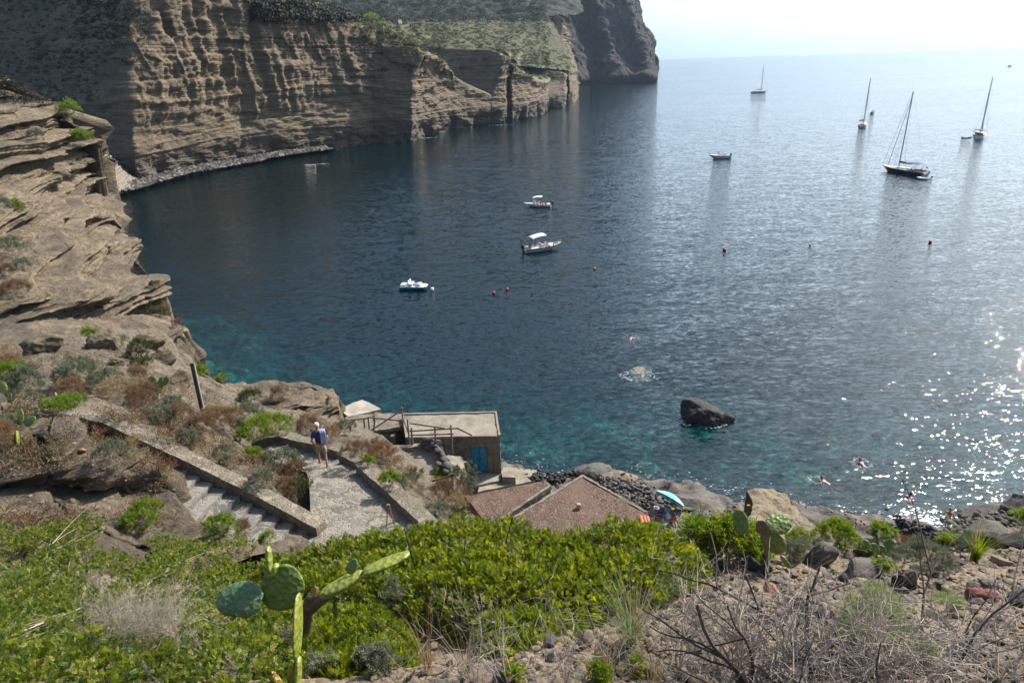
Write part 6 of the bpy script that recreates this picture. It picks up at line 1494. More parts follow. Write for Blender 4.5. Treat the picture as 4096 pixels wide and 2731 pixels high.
def build_twigs():
    specs = [("dead_shrub", "large dead shrub with thick dark branches at the bottom right", [(3000, 2750), (3120, 2740), (2900, 2760)], 34, .5, .9, .008, 1, M_TWIG),
             ("dead_shrub", "tangle of bleached twigs in the middle of the bottom right", [(3300, 2700), (3450, 2760)], 34, .46, 1.0, .006, 2, M_TWIG),
             ("dead_shrub", "low dead twigs at the right edge of the bottom", [(3750, 2740), (4000, 2720), (3600, 2780)], 36, .42, 1.3, .007, 3, M_TWIG),
             ("dead_shrub", "thin bare twigs left of the dead shrubs", [(2720, 2700), (2850, 2620)], 24, .4, .8, .005, 4, M_TWIG),
             ("dead_shrub", "dry pale twigs at the bottom of the left bush", [(620, 2760), (760, 2740), (520, 2700)], 150, .3, 1.4, .0018, 5, M_TWIG),
             ("dead_shrub", "lone dry twigs at the top of the left bush", [(760, 2290)], 16, .22, 1.3, .002, 16, M_TWIG), ("dead_shrub", "sparse dry twigs sticking out of the middle of the left bush", [(400, 2420), (430, 2440), (380, 2400)], 50, .22, 1.4, .0018, 6, M_TWIG),
             ("dead_shrub", "dry brush in the shade between cactus and big bush", [(1560, 2520), (1680, 2480), (1500, 2450)], 26, .5, .9, .005, 7, M_TWIG),
             ("dead_shrub", "bare twigs in front of the small dark bush", [(1900, 2740), (2050, 2760), (2260, 2730), (2440, 2720)], 24, .4, .5, .0035, 8, M_TWIG),
             ("dead_shrub", "bare twigs rising above the top of the big bush", [(2060, 2160), (2160, 2170), (2260, 2160)], 18, .42, .6, .004, 9, M_TWIG),
             ("dead_shrub", "thin brown twigs on the ridge before the bathers", [(2780, 2200), (2850, 2190)], 14, .45, .35, .004, 10, M_TWIG)]
    for (nm, lb, bs, n, H, sp, r0, seed, m) in specs:
        base = on(*bs[0]) if bs[0][1] > 2180 or bs[0][0] < 1000 else W(*bs[0], D=7.9)
        o = empty(nm, base, label=lb, cat="dead shrub"); mb = MB()
        for j, b in enumerate(bs):
            q = (on(*b) if base is not None and (b[1] > 2180) else W(*b, D=7.9)) - base + np.array((0, 0, -.03)) + (np.array((0, 0, .26)) if seed in (5, 6, 16) else 0) + (np.array((0, 0, .22)) if seed == 5 else 0)
            branchset(mb, q, n // len(bs), H, sp, r0, seed * 10 + j, 2, .62 if seed in (5, 6, 16) else .36, 4, up=.75)
        mb.build("twigs", m, o)
        if seed in (1, 2, 3):
            mb = MB(); branchset(mb, (0, 0, -.05), 5, .75, 1.1, .014, seed + 40, 1, .3, 3, 5, .5); mb.build("main_branches", M_DTWIG, o)
    # dark boughs inside the big bush
    o = empty("fallen_bough", W(1900, 2500, D=7.2), label="dark bare boughs under the big bush", cat="branch"); mb = MB(); b = np.array(o.location)
    for (p, q, r) in [((1760, 2520, 7), (2090, 2400, 7.2), .035), ((2090, 2400, 7.2), (2200, 2330, 7.3), .02), ((1925, 2460, 7.1), (1850, 2350, 7.3), .02), ((2090, 2400, 7.2), (2480, 2370, 7.4), .022), ((2090, 2400, 7.2), (2250, 2460, 7.1), .018), ((1760, 2520, 7), (1650, 2420, 7.1), .015)]:
        A = W(p[0], p[1], D=p[2]) - b; B = W(q[0], q[1], D=q[2]) - b; mb.tube(cr(np.array([A, (A + B) / 2 + (0, 0, .05), B]), 8), np.linspace(r, r * .6, 8), 6)
    mb.build("boughs", M_DTWIG, o)
    # grass tufts and dry stalks
    rs = np.random.RandomState(21)
    def tuft(px, py, h, n, label, col, sp=.35, wid=.003, D=None, name="grass_tuft"):
        b = on(px, py) if D is None else W(px, py, D=D); V = []; F = []
        for i in range(n):
            a = rs.uniform(0, 6.28); L = h * rs.uniform(.5, 1); lean = rs.uniform(.1, sp * 1.6); d = np.array((math.cos(a), math.sin(a), 0)); s = np.array((-d[1], d[0], 0)) * wid
            p0 = d * rs.uniform(0, .05); k0 = len(V)
            for t in (0, .35, .7, 1):
                c = p0 + np.array((0, 0, L * t * (1 - .25 * lean * t))) + d * lean * L * t * t; ww = 1 - t * .9; V += [c - s * ww, c + s * ww]
            F += [(k0 + 2 * j, k0 + 2 * j + 1, k0 + 2 * j + 3, k0 + 2 * j + 2) for j in range(3)]
        o = mk(name, V, np.array(F), LEAF[col], None, False, rnd=rs.rand(len(F))); o.location = b.tolist(); tag(o, label, "grass"); return o
    tuft(2520, 2580, .55, 110, "tall green and straw grass tuft right of the big bush", 'pale', .6, .003)
    tuft(2540, 2570, .75, 22, "dry seed stalks rising from the grass tuft by the big bush", 'straw', .25, .003, name="grass_stalks")
    tuft(3900, 2240, .8, 120, "green grass tuft in front of the round boulder", 'samphire', .7, .006)
    tuft(3880, 2240, 1.3, 10, "tall dry stalks above the green grass tuft", 'straw', .12, .006, name="grass_stalks")
    tuft(1720, 2700, .6, 26, "dry brown grass stalks at the bottom left of the small bush", 'rust', .35, .003)
    tuft(1860, 2710, .5, 22, "dry grass stalks at the bottom beside the pale stone", 'straw', .35, .0025)
    tuft(2620, 2740, .4, 40, "dry stalks over the flat tan stone at the bottom", 'straw', .4, .002)
    tuft(2420, 2730, .45, 36, "thin grey stalks at the bottom middle", 'straw', .4, .002)
    # globe thistles: dried round heads on long stalks against the water
    heads = [(3327, 2045), (3382, 2055), (3404, 2049), (3328, 2072), (3348, 2085), (3378, 2076), (3395, 2072), (3424, 2075), (3445, 2082), (3410, 2094), (3425, 2090), (3458, 2094)]
    for (x, y) in heads:
        foot = on(3340 + (x - 3390) * .5 + 40, 2200); D = depth(foot); hd = W(x, y, D=D); o = empty("thistle", foot, label="dried globe thistle on a thin stalk in front of the glittering water", cat="thistle", group="dried globe thistles on the ridge")
        p = hd - foot; MB().tube(cr(np.array([(0, 0, 0), p * .5 + (.03, 0, 0), p]), 6), .004, 4).build("stalk", M_TWIG, o)
        MB().ell(p, (.024, .024, .022)).build("head", flat("thistle_head", (.38, .22, .08), .9) if not bpy.data.materials.get("thistle_head") else bpy.data.materials["thistle_head"], o, True)
    # yellow flowered weeds at the bottom edge
    for (x, y, lb) in ((2390, 2740, "yellow flowered weed at the bottom edge, left of two"), (2540, 2720, "yellow flowered weed at the bottom edge right of the other"), (2060, 2745, "orange flowers at the bottom edge under the small bush")):
        shrub(x, y, 60, 90, 'samphire', lb, flowers=14, n=260, cat="weed", name="flowering_weed", scale=.5, up=1.4)
    # silvery plants between cactus and bush
    for (x, y, w, h, lb, D) in ((1580, 2440, 130, 120, "silvery dry plant in the shade right of the cactus trunk", 6.6), (1300, 2720, 150, 130, "silvery leafy plant below the cactus", 4.6), (1540, 2690, 110, 110, "silvery rosette in the lush bush at the bottom", 4.3), (1460, 2650, 60, 60, "small silvery sprig left of the rosette", 4.5), (1130, 2600, 100, 90, "grey sprig left of the tall pad", 4.9)):
        shrub(x, y, w, h, 'grey', lb, n=260, scale=.7, D=D)
build_twigs()

def far_scrub():
    """Macchia on the hills: low-detail leaf clumps nobody could count."""
    rs = np.random.RandomState(31)
    def clumps(nm, label, boxes, s0, s1, per, mat, seed, lim=.5):
        Ps = []; 
        for (x0, y0, x1, y1, n) in boxes:
            for i in range(n):
                g, nn = on_n(rs.uniform(x0, x1), rs.uniform(y0, y1))
                if g is None or depth(g) < 100 or abs(nn[2]) < lim: continue
                Ps.append((g, rs.uniform(s0, s1)))
        V = []; 
        C = np.array([p[0] for p in Ps]); S_ = np.array([p[1] for p in Ps]); n = len(C)
        d = rs.normal(size=(n, per, 3)); d /= np.linalg.norm(d, axis=2)[..., None]; d[..., 2] = np.abs(d[..., 2])
        P = C[:, None] + d * S_[:, None, None] * np.array((1, 1, .75)) * rs.uniform(.7, 1, (n, per, 1))
        P = P.reshape(-1, 3); dd = d.reshape(-1, 3) + rs.normal(size=(n * per, 3)) * .5; sz = np.repeat(S_, per) * .19
        t = np.array([(-.5, -.5, 0), (.5, -.5, .1), (.5, .5, 0), (-.5, .5, .15)]), np.array([(0, 1, 2, 3)])
        tone = np.clip(np.repeat(rs.rand(n), per) * .7 + rs.rand(n * per) * .3, 0, 1)
        V, F, r = place(t, P, dd, sz, seed, tone); tag(mk(nm, V, F, mat, None, False, rnd=r), label, "scrub", kind='stuff')
    hill = leafmat("macchia_leaf", [(0, (.016, .022, .008)), (.45, (.045, .055, .017)), (.8, (.1, .1, .035)), (1, (.17, .145, .065))], .2, .8)
    dark = leafmat("shade_toned_macchia_leaf", [(0, (.007, .011, .005)), (.6, (.018, .025, .01)), (1, (.045, .048, .02))], .15, .8)  # darker copy of the hill leaf, slope shade put into its colour
    clumps("hill_scrub", "scrub covering the terraced hills behind the cliff", [(1450, 60, 2200, 300, 2600), (1100, 10, 1800, 230, 900), (2000, 200, 2280, 320, 500), (1780, 230, 2000, 360, 160)], .7, 2.0, 50, hill, 1, .72)
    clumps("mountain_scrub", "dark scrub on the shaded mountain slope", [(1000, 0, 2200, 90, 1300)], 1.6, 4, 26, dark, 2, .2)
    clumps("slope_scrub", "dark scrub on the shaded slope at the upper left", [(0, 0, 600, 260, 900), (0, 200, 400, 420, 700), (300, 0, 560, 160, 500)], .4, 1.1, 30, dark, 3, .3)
    clumps("cliff_scrub", "tufts of scrub clinging to the upper cliff", [(640, 0, 1500, 220, 420), (700, 60, 1200, 300, 120)], .3, .8, 20, hill, 4, .45)
far_scrub()

def hill_things():
    # white farmhouse and trees on the terraces
    g = on(1583, 98); o = empty("white_house", g, math.radians(-25), "tiny white flat roofed house on the green terraces", "house")
    MB().box((0, 0, 1.3), (7.5, 4.2, 3.2)).build("wall", M_WHITE, o); MB().box((0, 0, 3.0), (7.9, 4.6, .25)).build("roof", M_ROOF, o)
    MB().box((-1.5, -2.12, 1.1), (1.0, .1, 2.0)).build("door", M_DWOOD, o); MB().box((1.6, -2.12, 1.5), (1.0, .1, 1.0)).build("window", M_DWOOD, o)
    g = on(1660, 112); o = empty("pergola", g, 0, "small dark pergola to the right of the white house", "pergola")
    mb = MB()
    for x in (-3, 0, 3):
        for y in (-1.2, 1.2): mb.box((x, y, 1.1), (.25, .25, 2.6))
    mb.build("posts", M_DWOOD, o); MB().box((0, 0, 2.5), (7.5, 3.4, .25)).build("roof", M_DWOOD, o)
    for (x, y, w, h, lb) in ((1490, 98, 60, 44, "round green tree left of the white house on the terraces"), (1640, 80, 46, 34, "dark green tree behind the pergola"), (1760, 92, 40, 26, "small dark tree on the upper terrace"), (1850, 80, 36, 24, "dark bushy tree at the foot of the shaded slope"), (1530, 112, 40, 22, "low yellow green tree below the white house"), (1950, 90, 34, 22, "single dark tree farther right on the upper terrace")):
        b = on(x, y); k = depth(b) / FOC; o = empty("tree", b, label=lb, cat="tree"); rs = np.random.RandomState(x); w_ = w * k / 2; h_ = h * k
        lob = [(rs.uniform(-.5, .5) * w_, rs.uniform(-.5, .5) * w_, h_ * rs.uniform(.45, .75), w_ * .55, w_ * .55, h_ * .32) for q in range(6)]
        P, d, tone = lobe_points(lob, 900, x, .3, .4, csz=.5); V, F, r = place(TPL['lentisk'], P, d, np.full(len(P), 6.0), x, tone)
        mk("crown", V, F, LEAF['lentisk' if 'green tree' in lb and 'dark' not in lb else 'olive'], o, False, rnd=r)
        mb = MB().tube([(0, 0, -.5), (0, 0, h_ * .3), (w_ * .1, 0, h_ * .6)], [w_ * .1, w_ * .07, w_ * .04], 6)
        for q in range(3): mb.tube([(0, 0, h_ * .3), lob[q][:3]], [w_ * .05, w_ * .02], 4)
        mb.build("trunk", M_DTWIG, o)
hill_things()
# ------------------------------------------------------------------ boats, floats
M_WHT = flat("white_gelcoat", (.62, .63, .63), .3, .04)
M_NAVY = flat("navy_gelcoat", (.008, .018, .05), .25, .1)
M_DECK = flat("deck_cream", (.5, .46, .38), .6, .08)
M_DARKC = flat("dark_canvas", (.02, .02, .028), .8, .1)
M_BLUEC = flat("blue_canvas", (.035, .05, .17), .8, .1)
M_WCAN = flat("white_canvas", (.68, .67, .64), .8, .04)
M_SPAR = flat("grey_spar", (.16, .16, .18), .4, .05)
M_BLK = flat("black_motor", (.01, .01, .012), .35, .1)
M_GLS = flat("dark_window", (.01, .012, .015), .1, .05)
M_REDP = flat("red_plastic", (.5, .025, .012), .4, .06)
M_ORP = flat("orange_plastic", (.6, .2, .02), .4, .06)
M_YEP = flat("yellow_plastic", (.55, .36, .04), .4, .06)
M_TEAL = flat("teal_gelcoat", (.01, .12, .17), .4, .06)
M_TEAK = flat("teak", (.24, .15, .08), .7, .1)
def hull_arrays(L, B, free, draft=.3, rake=.12, stern=.8, bowup=.35, n=22, flare=.85, sternrake=0.0, full=.5):
    """Lofted hull: x from -L/2 (stern) to L/2 (bow); z=0 at the water."""
    V = []; m = 9
    for i in range(n):
        t = i / (n - 1); w = (stern + (1 - stern) * math.sin(min(t / full, 1) * math.pi / 2)) * (1 - max(0, (t - full) / (1 - full)) ** 2.4) * B / 2
        w = max(w, .015); sheer = free * (1 + bowup * t ** 2)
        for j in range(m):
            a = j / (m - 1)                       # 0 port gunwale .. 1 starboard
            s = 1 - 2 * a; u = abs(s)
            z = -draft * (1 - t ** 3 * .8) + (sheer + draft * (1 - t ** 3 * .8)) * u ** 1.9
            y = (1 if s > 0 else -1) * w * (u ** .55) * (flare + (1 - flare) * u)
            x = -L / 2 + L * t * (1 - rake * (1 - max(0, z + draft) / (sheer + draft)) * t ** 3) - sternrake * (1 - t) ** 8 * (u)
            V.append((x, y, z))
    V = np.array(V); F = grid_faces(n, m)
    return V, F, n, m
def sheer_line(V, n, m): return V.reshape(n, m, 3)[:, 0], V.reshape(n, m, 3)[:, -1]
def build_hull(o, mat, deckmat, L, B, free, decks=((0, 1, -.03),), stripe=None, **kw):
    V, F, n, m = hull_arrays(L, B, free, **kw); G = V.reshape(n, m, 3)
    mb = MB(); mb.add(V, F); c = G[0].mean(0); k = mb.n
    mb.add(np.vstack([G[0], [c]]), [(j + 1, j, m) for j in range(m - 1)])
    hull = mb.build("hull", mat, o, True)
    # deck made of plates between the sheer lines, dz below
    P, Sx = G[:, 0], G[:, -1]; mb = MB()
    for (a, b, dz) in decks:
        i0, i1 = int(a * (n - 1)), int(math.ceil(b * (n - 1)))
        q = []
        for i in range(i0, i1 + 1):
            for s in np.linspace(0, 1, 5):
                p = P[i] * (1 - s) + Sx[i] * s; e = .97
                q.append((p[0], p[1] * e, min(P[i][2], Sx[i][2]) + dz + .04 * math.sin(s * math.pi)))
        mb.add(q, grid_faces(i1 - i0 + 1, 5))
    mb.build("deck", deckmat, o, True)
    mb = MB(); mb.tube(P, .035 * (B / 2.5) ** .5, 5); mb.tube(Sx, .035 * (B / 2.5) ** .5, 5); mb.build("rub_rail", M_WHT, o)
    if stripe:
        mb = MB()
        for side in (0, -1):
            for (u0, u1) in ((.30, .62),):
                a = G[:, 1 if side == 0 else m - 2]; b_ = G[:, 0 if side == 0 else m - 1]
                lo = a * .75 + b_ * .25; hi = a * .25 + b_ * .75; out = np.sign(G[:, 0 if side == 0 else -1][:, 1])[:, None] * np.array((0, .012, 0))
                mb.add(np.vstack([lo + out, hi + out]), [(i, i + 1, n + i + 1, n + i) for i in range(n - 1)])
        mb.build("stripe", stripe, hull, True)
    return hull, P, Sx
def place_boat(o, px, py, heading): 
    p = W(px, py, z=0.0); o.location = (p[0], p[1], 0.0); o.rotation_euler = (0, 0, math.radians(heading)); return p
def heading(p0, p1):
    """Heading of a boat whose stern sits at photo point p0 and bow at p1, on the water."""
    a, b = W(*p0, z=0), W(*p1, z=0); return math.degrees(math.atan2(b[1] - a[1], b[0] - a[0])), float(np.linalg.norm(b - a)), (a + b) / 2
def line(mb, a, b, r=.012): mb.tube([a, b], r, 4, False)
def sailboat(label, stern, bow, L, mast, mat, sailmat, bimini=None, k=1.0, head=None, boomdir=None, extra=None, rake=.0, bim2=None, jib=None):
    hd, ln, mid = heading(stern, bow); hd = head if head is not None else hd
    o = empty("sailing_boat", (mid[0], mid[1], 0), math.radians(hd), label, "sailboat")
    B = L * .29; fr = L * .085
    hull, P, Sx = build_hull(o, mat, M_DECK, L, B, fr, decks=((.0, .3, -.35), (.3, 1, -.04)), draft=.4, rake=.2, stern=.72, bowup=.3, full=.5, sternrake=.35)
    z = fr
    mb = MB(); mb.tube(P[:, :] * (1, .99, 1) + (0, 0, -.12), .03, 4); mb.build("sheer_stripe", M_WHT, hull)
    MB().add(np.array([(-L * .5 - .3, B * .33, .25), (-L * .5 - .3, -B * .33, .25), (-L * .5 + .1, -B * .36, fr), (-L * .5 + .1, B * .36, fr)]) + (0, 0, .02), [(0, 1, 2, 3)]).box((-L * .5 - .2, 0, .3), (.5, B * .6, .1)).build("transom", M_WHT, hull)
    V, F, n, m = hull_arrays(L * .42, B * .56, .42, draft=.0, rake=.3, stern=.85, bowup=-.6, full=.4)
    mb = MB(); V2 = V.copy(); V2[:, 2] = np.where(np.abs(V2[:, 1]) > B * .27, 0, .42 * (1 - (np.abs(V2[:, 1]) / (B * .3)) ** 4)) * np.clip(1 - (V2[:, 0] / (L * .22)) * .5, .3, 1)
    G = V2.reshape(n, m, 3); mb.add(V2 + (L * .06, 0, z - .03), F)
    cab = mb.build("coachroof", M_WHT, o, True)
    mb = MB()
    for s in (-1, 1):
        for q in range(4): mb.box((L * (-.05 + .065 * q), s * B * .262, z + .2), (L * .035, .05, .13))
    mb.build("side_windows", M_GLS, cab)
    mx = L * .1
    mb = MB(); mb.tube([(mx, 0, z), (mx - rake * mast * .5, 0, z + mast * .5), (mx - rake * mast, 0, z + mast)], [.11 * k, .1 * k, .07 * k], 8); mb.build("mast", M_SPAR, o)
    mb = MB()
    for h, w in ((.36, .34), (.66, .26)): mb.bar((mx - rake * mast * h, -B * w, z + mast * h), (mx - rake * mast * h, B * w, z + mast * h), .06, .04)
    mb.build("spreaders", M_SPAR, o)
    top = np.array((mx - rake * mast, 0, z + mast)); mb = MB()
    line(mb, top, (L * .485, 0, fr * 1.3), .03 * k); line(mb, top, (-L * .48, 0, fr), .013 * k)
    for s in (-1, 1): line(mb, top, (mx, s * B * .48, z), .013 * k); line(mb, (mx, 0, z + mast * .66), (mx - .3, s * B * .48, z), .011 * k)
    if jib: line(mb, (mx - rake * mast * .95, 0, z + mast * .93), (L * .36, 0, fr * 1.25), .055 * k)
    mb.build("rigging", M_SPAR, o)
    bl = L * .36; bd = math.radians(boomdir or 180); bz = z + 1.35
    mb = MB(); mb.tube([(mx, 0, bz), (mx + math.cos(bd) * bl, math.sin(bd) * bl, bz + .1)], .07 * k, 6); mb.build("boom", M_SPAR, o)
    mb = MB(); pts = [(mx + math.cos(bd) * bl * t, math.sin(bd) * bl * t, bz + .18 + .1 * t) for t in np.linspace(.02, .98, 9)]
    mb.tube(pts, np.array([.24, .26, .22, .24, .19, .2, .16, .14, .08]) * k ** .5, 8); mb.build("furled_sail", sailmat, o, True)
    # rails
    mb = MB()
    for S_ in (P, Sx):
        for i in range(1, len(S_), 3): line(mb, S_[i], S_[i] + (0, 0, .6), .012)
        mb.tube(S_[::2] + (0, 0, .6), .01, 4)
    mb.tube([P[-1] + (0, 0, .6), P[-1] + (.1, 0, .65), Sx[-1] + (0, 0, .6)], .014, 4); mb.build("guard_rail", M_SPAR, o)
    if bimini:
        cx, lx, col = bimini; mb = MB(); g = []
        for a in np.linspace(-1, 1, 7):
            for b in np.linspace(-1, 1, 7): g.append((cx + a * lx / 2, b * B * .4, z + 1.95 - .22 * b * b - .1 * a * a))
        g = np.array(g); mb.add(g, grid_faces(7, 7)); mb.add(g - (0, 0, .04), grid_faces(7, 7)[:, ::-1]); bim = mb.build("bimini", col, o, True)
        mb = MB()
        for a in (-1, 1):
            for s in (-1, 1): line(mb, (cx + a * lx * .1, s * B * .42, z), (cx + a * lx / 2, s * B * .4, z + 1.73), .02)
        mb.build("bimini_frame", M_SPAR, bim)
    mb = MB(); mb.box((-L * .27, 0, z - .05), (.08, .3, .9)); mb.tube([(-L * .27 - .1 + 0, .5 * math.cos(a), z + .45 + .5 * math.sin(a)) for a in np.linspace(0, 6.28, 17)], .02, 4); mb.build("steering_wheel", M_SPAR, o)
    mb = MB(); mb.box((-L * .33, B * .3, z + .05), (L * .2, B * .14, .35)); mb.box((-L * .33, -B * .3, z + .05), (L * .2, B * .14, .35)); mb.build("cockpit_seats", M_TEAK, o)
    if extra: extra(o, L, B, z, P, Sx)
    return o
def outboard(o, x, z, y=0.0, s=1.0, mat=None):
    mb = MB(); mb.ell((x - .22 * s, y, z + .42 * s), (.26 * s, .17 * s, .3 * s)); mb.box((x - .16 * s, y, z - .1 * s), (.16 * s, .12 * s, .75 * s)); mb.box((x - .02 * s, y, z + .12 * s), (.22 * s, .2 * s, .12 * s)); mb.box((x - .2 * s, y, z - .5 * s), (.3 * s, .06 * s, .2 * s))
    return mb.build("outboard_motor", mat or M_BLK, o, True)
def build_boats():
    def ex1(o, L, B, z, P, Sx):
        MB().tube([(-L * .47 + .0, B * .25 + .28 * math.cos(a), z + .55 + .28 * math.sin(a)) for a in np.linspace(0, 6.28, 15)], .07, 6).build("life_ring", M_REDP, o, True)
        MB().add([(-L * .5, 0, z + 1.3), (-L * .5 - .5, .06, z + 1.15), (-L * .5 - .5, .06, z + .8), (-L * .5, 0, z + .95)], [(0, 1, 2, 3)]).tube([(-L * .49, 0, z), (-L * .5, 0, z + 1.35)], .015, 4).build("ensign", M_REDP, o)
        mb = MB()
        for q, (x, y) in enumerate(((-.3, .2), (-.36, -.2), (-.22, .1), (-.12, .15), (.02, -.3))): mb.ell((L * x, B * y, z + .2), (.25, .2, .2))
        mb.build("deck_gear", M_DARKC, o, True)
    sailboat("large dark blue sailing boat with a blue sunshade and two forestays", (3690, 708), (3532, 678), 13.0, 18.5, M_NAVY, M_DARKC, (-3.3, 3.4, M_BLUEC), 1.25, rake=.015, jib=True, extra=ex1, head=110, boomdir=168)
    sailboat("white sailing boat farthest out, seen from the side with a dark boom cover", (3002, 373), (3074, 372), 13.5, 19.0, M_WHT, M_DARKC, None, 1.6, rake=0.0, head=8)
    def ex2(o, L, B, z, P, Sx):
        MB().ell((-L * .53, B * .15, .75), (.3, .3, .3)).build("orange_fender", M_ORP, o, True)
        MB().tube([(L * .2, B * .1, z + .3), (L * .34, .1, z + .9), (L * .42, 0, z + .5)], [.2, .28, .1], 6).build("red_bow_cover", M_REDP, o, True)
    sailboat("dark hulled sailing boat seen from its stern with a small motorboat behind it", (3432, 519), (3468, 497), 12.0, 18.0, M_NAVY, M_DARKC, None, 1.5, rake=.0, head=58, boomdir=160, extra=ex2)
    def ex3(o, L, B, z, P, Sx):
        mb = MB(); 
        for q in range(7): mb.ell((-L * (.2 + .04 * q), B * (.3 - .1 * q), z + .55), (.2, .2, .4))
        mb.build("people_on_board", flat("tanned_dark", (.12, .055, .035), .7), o, True)
        MB().tube([(L * .44, 0, z + .4), (L * .4, 0, z + 3.4)], [.16, .05], 6).build("furled_jib", flat("red_canvas", (.3, .05, .06), .8), o)
    sailboat("white sailing boat at the far right seen from its stern under a dark sunshade", (3892, 562), (3940, 540), 13.5, 18.5, M_WHT, M_DARKC, (-3.6, 3.2, M_BLUEC), 1.5, rake=.0, head=52, extra=ex3)
    # tenders
    def dinghy(label, stern, bow, mat, L, dr=None, oars=False):
        hd, ln, mid = heading(stern, bow); o = empty("rubber_dinghy", (mid[0], mid[1], 0), math.radians(dr if dr is not None else hd), label, "dinghy")
        r = .2; w = .62; pts = [(-L / 2, w, .24), (0, w, .24), (L * .3, w * .85, .3), (L * .5, 0, .42), (L * .3, -w * .85, .3), (0, -w, .24), (-L / 2, -w, .24)]
        MB().tube(cr(np.array(pts), 30), r, 9).build("tube", mat, o, True)
        MB().box((-.1, 0, .14), (L * .85, w * 1.8, .06)).build("floor", M_DARKC if mat is M_WHT else M_SPAR, o); MB().box((0, 0, .36), (.25, w * 1.9, .05)).build("bench", M_SPAR, o)
        MB().box((-L / 2 + .08, 0, .28), (.07, w * 1.8, .4)).build("transom", M_SPAR, o); outboard(o, -L / 2, .35, 0, .7)
        return o
    dinghy("white rubber dinghy trailing behind the large dark blue sailing boat", (3676, 714), (3716, 722), M_WHT, 2.9, 160)
    dinghy("dark rubber dinghy floating left of the white sailing boat at the far right", (3853, 555), (3881, 556), M_DARKC, 3.2, 5)
    def motorboat(label, stern, bow, L, B, free, head=None, stripe=None, mat=M_WHT, top=None, cons=0.1, shield=None, motor=True, decks=((.0, .68, -.38), (.68, 1, -.03)), cat="motorboat"):
        hd, ln, mid = heading(stern, bow); o = empty("motorboat", (mid[0], mid[1], 0), math.radians(head if head is not None else hd), label, cat)
        hull, P, Sx = build_hull(o, mat, M_WHT, L, B, free, decks=decks, draft=.25, rake=.35, stern=.9, bowup=.55, full=.55, stripe=stripe)
        z = free
        mb = MB(); mb.box((L * cons, 0, z + .15), (.55, .6, .95), taper=.8); con = mb.build("console", M_WHT, o)
        MB().box((L * cons + .22, 0, z + .78), (.06, .62, .42), rot=np.array(((.9, 0, .43), (0, 1, 0), (-.43, 0, .9)))).build("windscreen", flat("pale_screen", (.25, .35, .36), .2) if not bpy.data.materials.get("pale_screen") else bpy.data.materials["pale_screen"], con)
        mb = MB(); mb.box((L * cons - .9, 0, z + .02), (.5, .9, .7)); mb.box((L * cons - 1.12, 0, z + .42), (.12, .9, .4)); mb.box((-L * .4, 0, z - .05), (.5, B * .75, .42)); mb.build("seats", M_DECK, o)
        if top:
            cx, lx, wd, hh, tilt = top; g = []
            for a in np.linspace(-1, 1, 7):
                for b in np.linspace(-1, 1, 5): g.append((cx + a * lx / 2, b * wd / 2, z + hh - .12 * a * a - .1 * b * b + tilt * a))
            g = np.array(g); mb = MB().add(g, grid_faces(7, 5)); mb.add(g - (0, 0, .05), grid_faces(7, 5)[:, ::-1]); cp = mb.build("sun_canopy", M_WCAN, o, True); mb = MB()
            for s in (-1, 1): line(mb, (cx + .1, s * B * .42, z), (cx + lx * .42, s * wd * .48, z + hh - .2), .022); line(mb, (cx + .1, s * B * .42, z), (cx - lx * .42, s * wd * .48, z + hh - .2), .022)
            mb.build("canopy_frame", M_SPAR, cp)
        mb = MB()
        for S_ in (P, Sx):
            q = S_[int(len(S_) * .6):]; mb.tube(q + (0, 0, .35), .015, 4)
            for i in range(0, len(q), 2): line(mb, q[i], q[i] + (0, 0, .35), .012)
        mb.build("bow_rail", M_SPAR, o)
        if motor: outboard(o, -L / 2, free * .7, 0, 1.25)
        return o
    bA = motorboat("white motorboat with a black stripe and a big sun canopy, nearer one in the cove", (2106, 1003), (2236, 996), 6.6, 2.3, .62, stripe=M_BLK, top=(-.9, 2.4, 2.0, 2.05, .18), head=20)
    bB = motorboat("white motorboat with a small canopy farther out in the cove, its bow pointing left", (2198, 834), (2102, 818), 6.0, 2.1, .5, top=(-.1, 2.0, 1.7, 1.75, -.1), head=168)
    o = motorboat("grey white cabin motorboat under way left of the sailing boats", (2908, 634), (2840, 635), 6.8, 2.3, .85, head=176, decks=((.0, .45, -.4), (.45, 1, .02)), cons=-.05)
    motorboat("small white motorboat crowded with people behind the dark sailing boat", (3478, 460), (3500, 452), 5.5, 2.1, .55, head=55, cons=.0)
    hd, ln, mid = heading((4034, 266), (4046, 265)); o = empty("motorboat", (mid[0], mid[1], 0), 0, "tiny dark boat far away near the horizon at the right", "motorboat")
    build_hull(o, M_NAVY, M_DECK, 7.5, 2.4, .9, draft=.3, rake=.4, stern=.85, bowup=.8); MB().box((-.8, 0, 1.3), (2.2, 1.5, 1.1), taper=.7).build("cabin", M_NAVY, o)
    # pedal boat
    hd, ln, mid = heading((1606, 1152), (1708, 1158)); o = empty("pedal_boat", (mid[0], mid[1], 0), math.radians(-8), "white pedal boat with a blue underside moored in the cove", "pedal boat")
    L = 3.9
    for s in (-.55, .55):
        V, F, n, m = hull_arrays(L, .62, .42, draft=.2, rake=.4, stern=.8, bowup=.25, full=.5); mb = MB().add(V + (0, s, 0), F); G = V.reshape(n, m, 3)[0]; mb.add(np.vstack([G, [G.mean(0)]]) + (0, s, 0), [(j + 1, j, m) for j in range(m - 1)]); mb.build("float", M_TEAL, o, True)
    mb = MB(); mb.box((-.1, 0, .47), (L * .88, 1.72, .12)); mb.box((L * .45, 0, .48), (.3, 1.3, .1)); mb.build("deck", M_WHT, o)
    for s in (-.42, .42):
        mb = MB(); mb.box((-.35, s, .72), (.5, .55, .36)); mb.box((-.62, s, 1.0), (.14, .55, .55)); mb.build("seat", M_WHT, o)
        mb = MB(); mb.ell((.75, s, .62), (.42, .24, .28)); mb.build("pedal_hump", M_WHT, o, True)
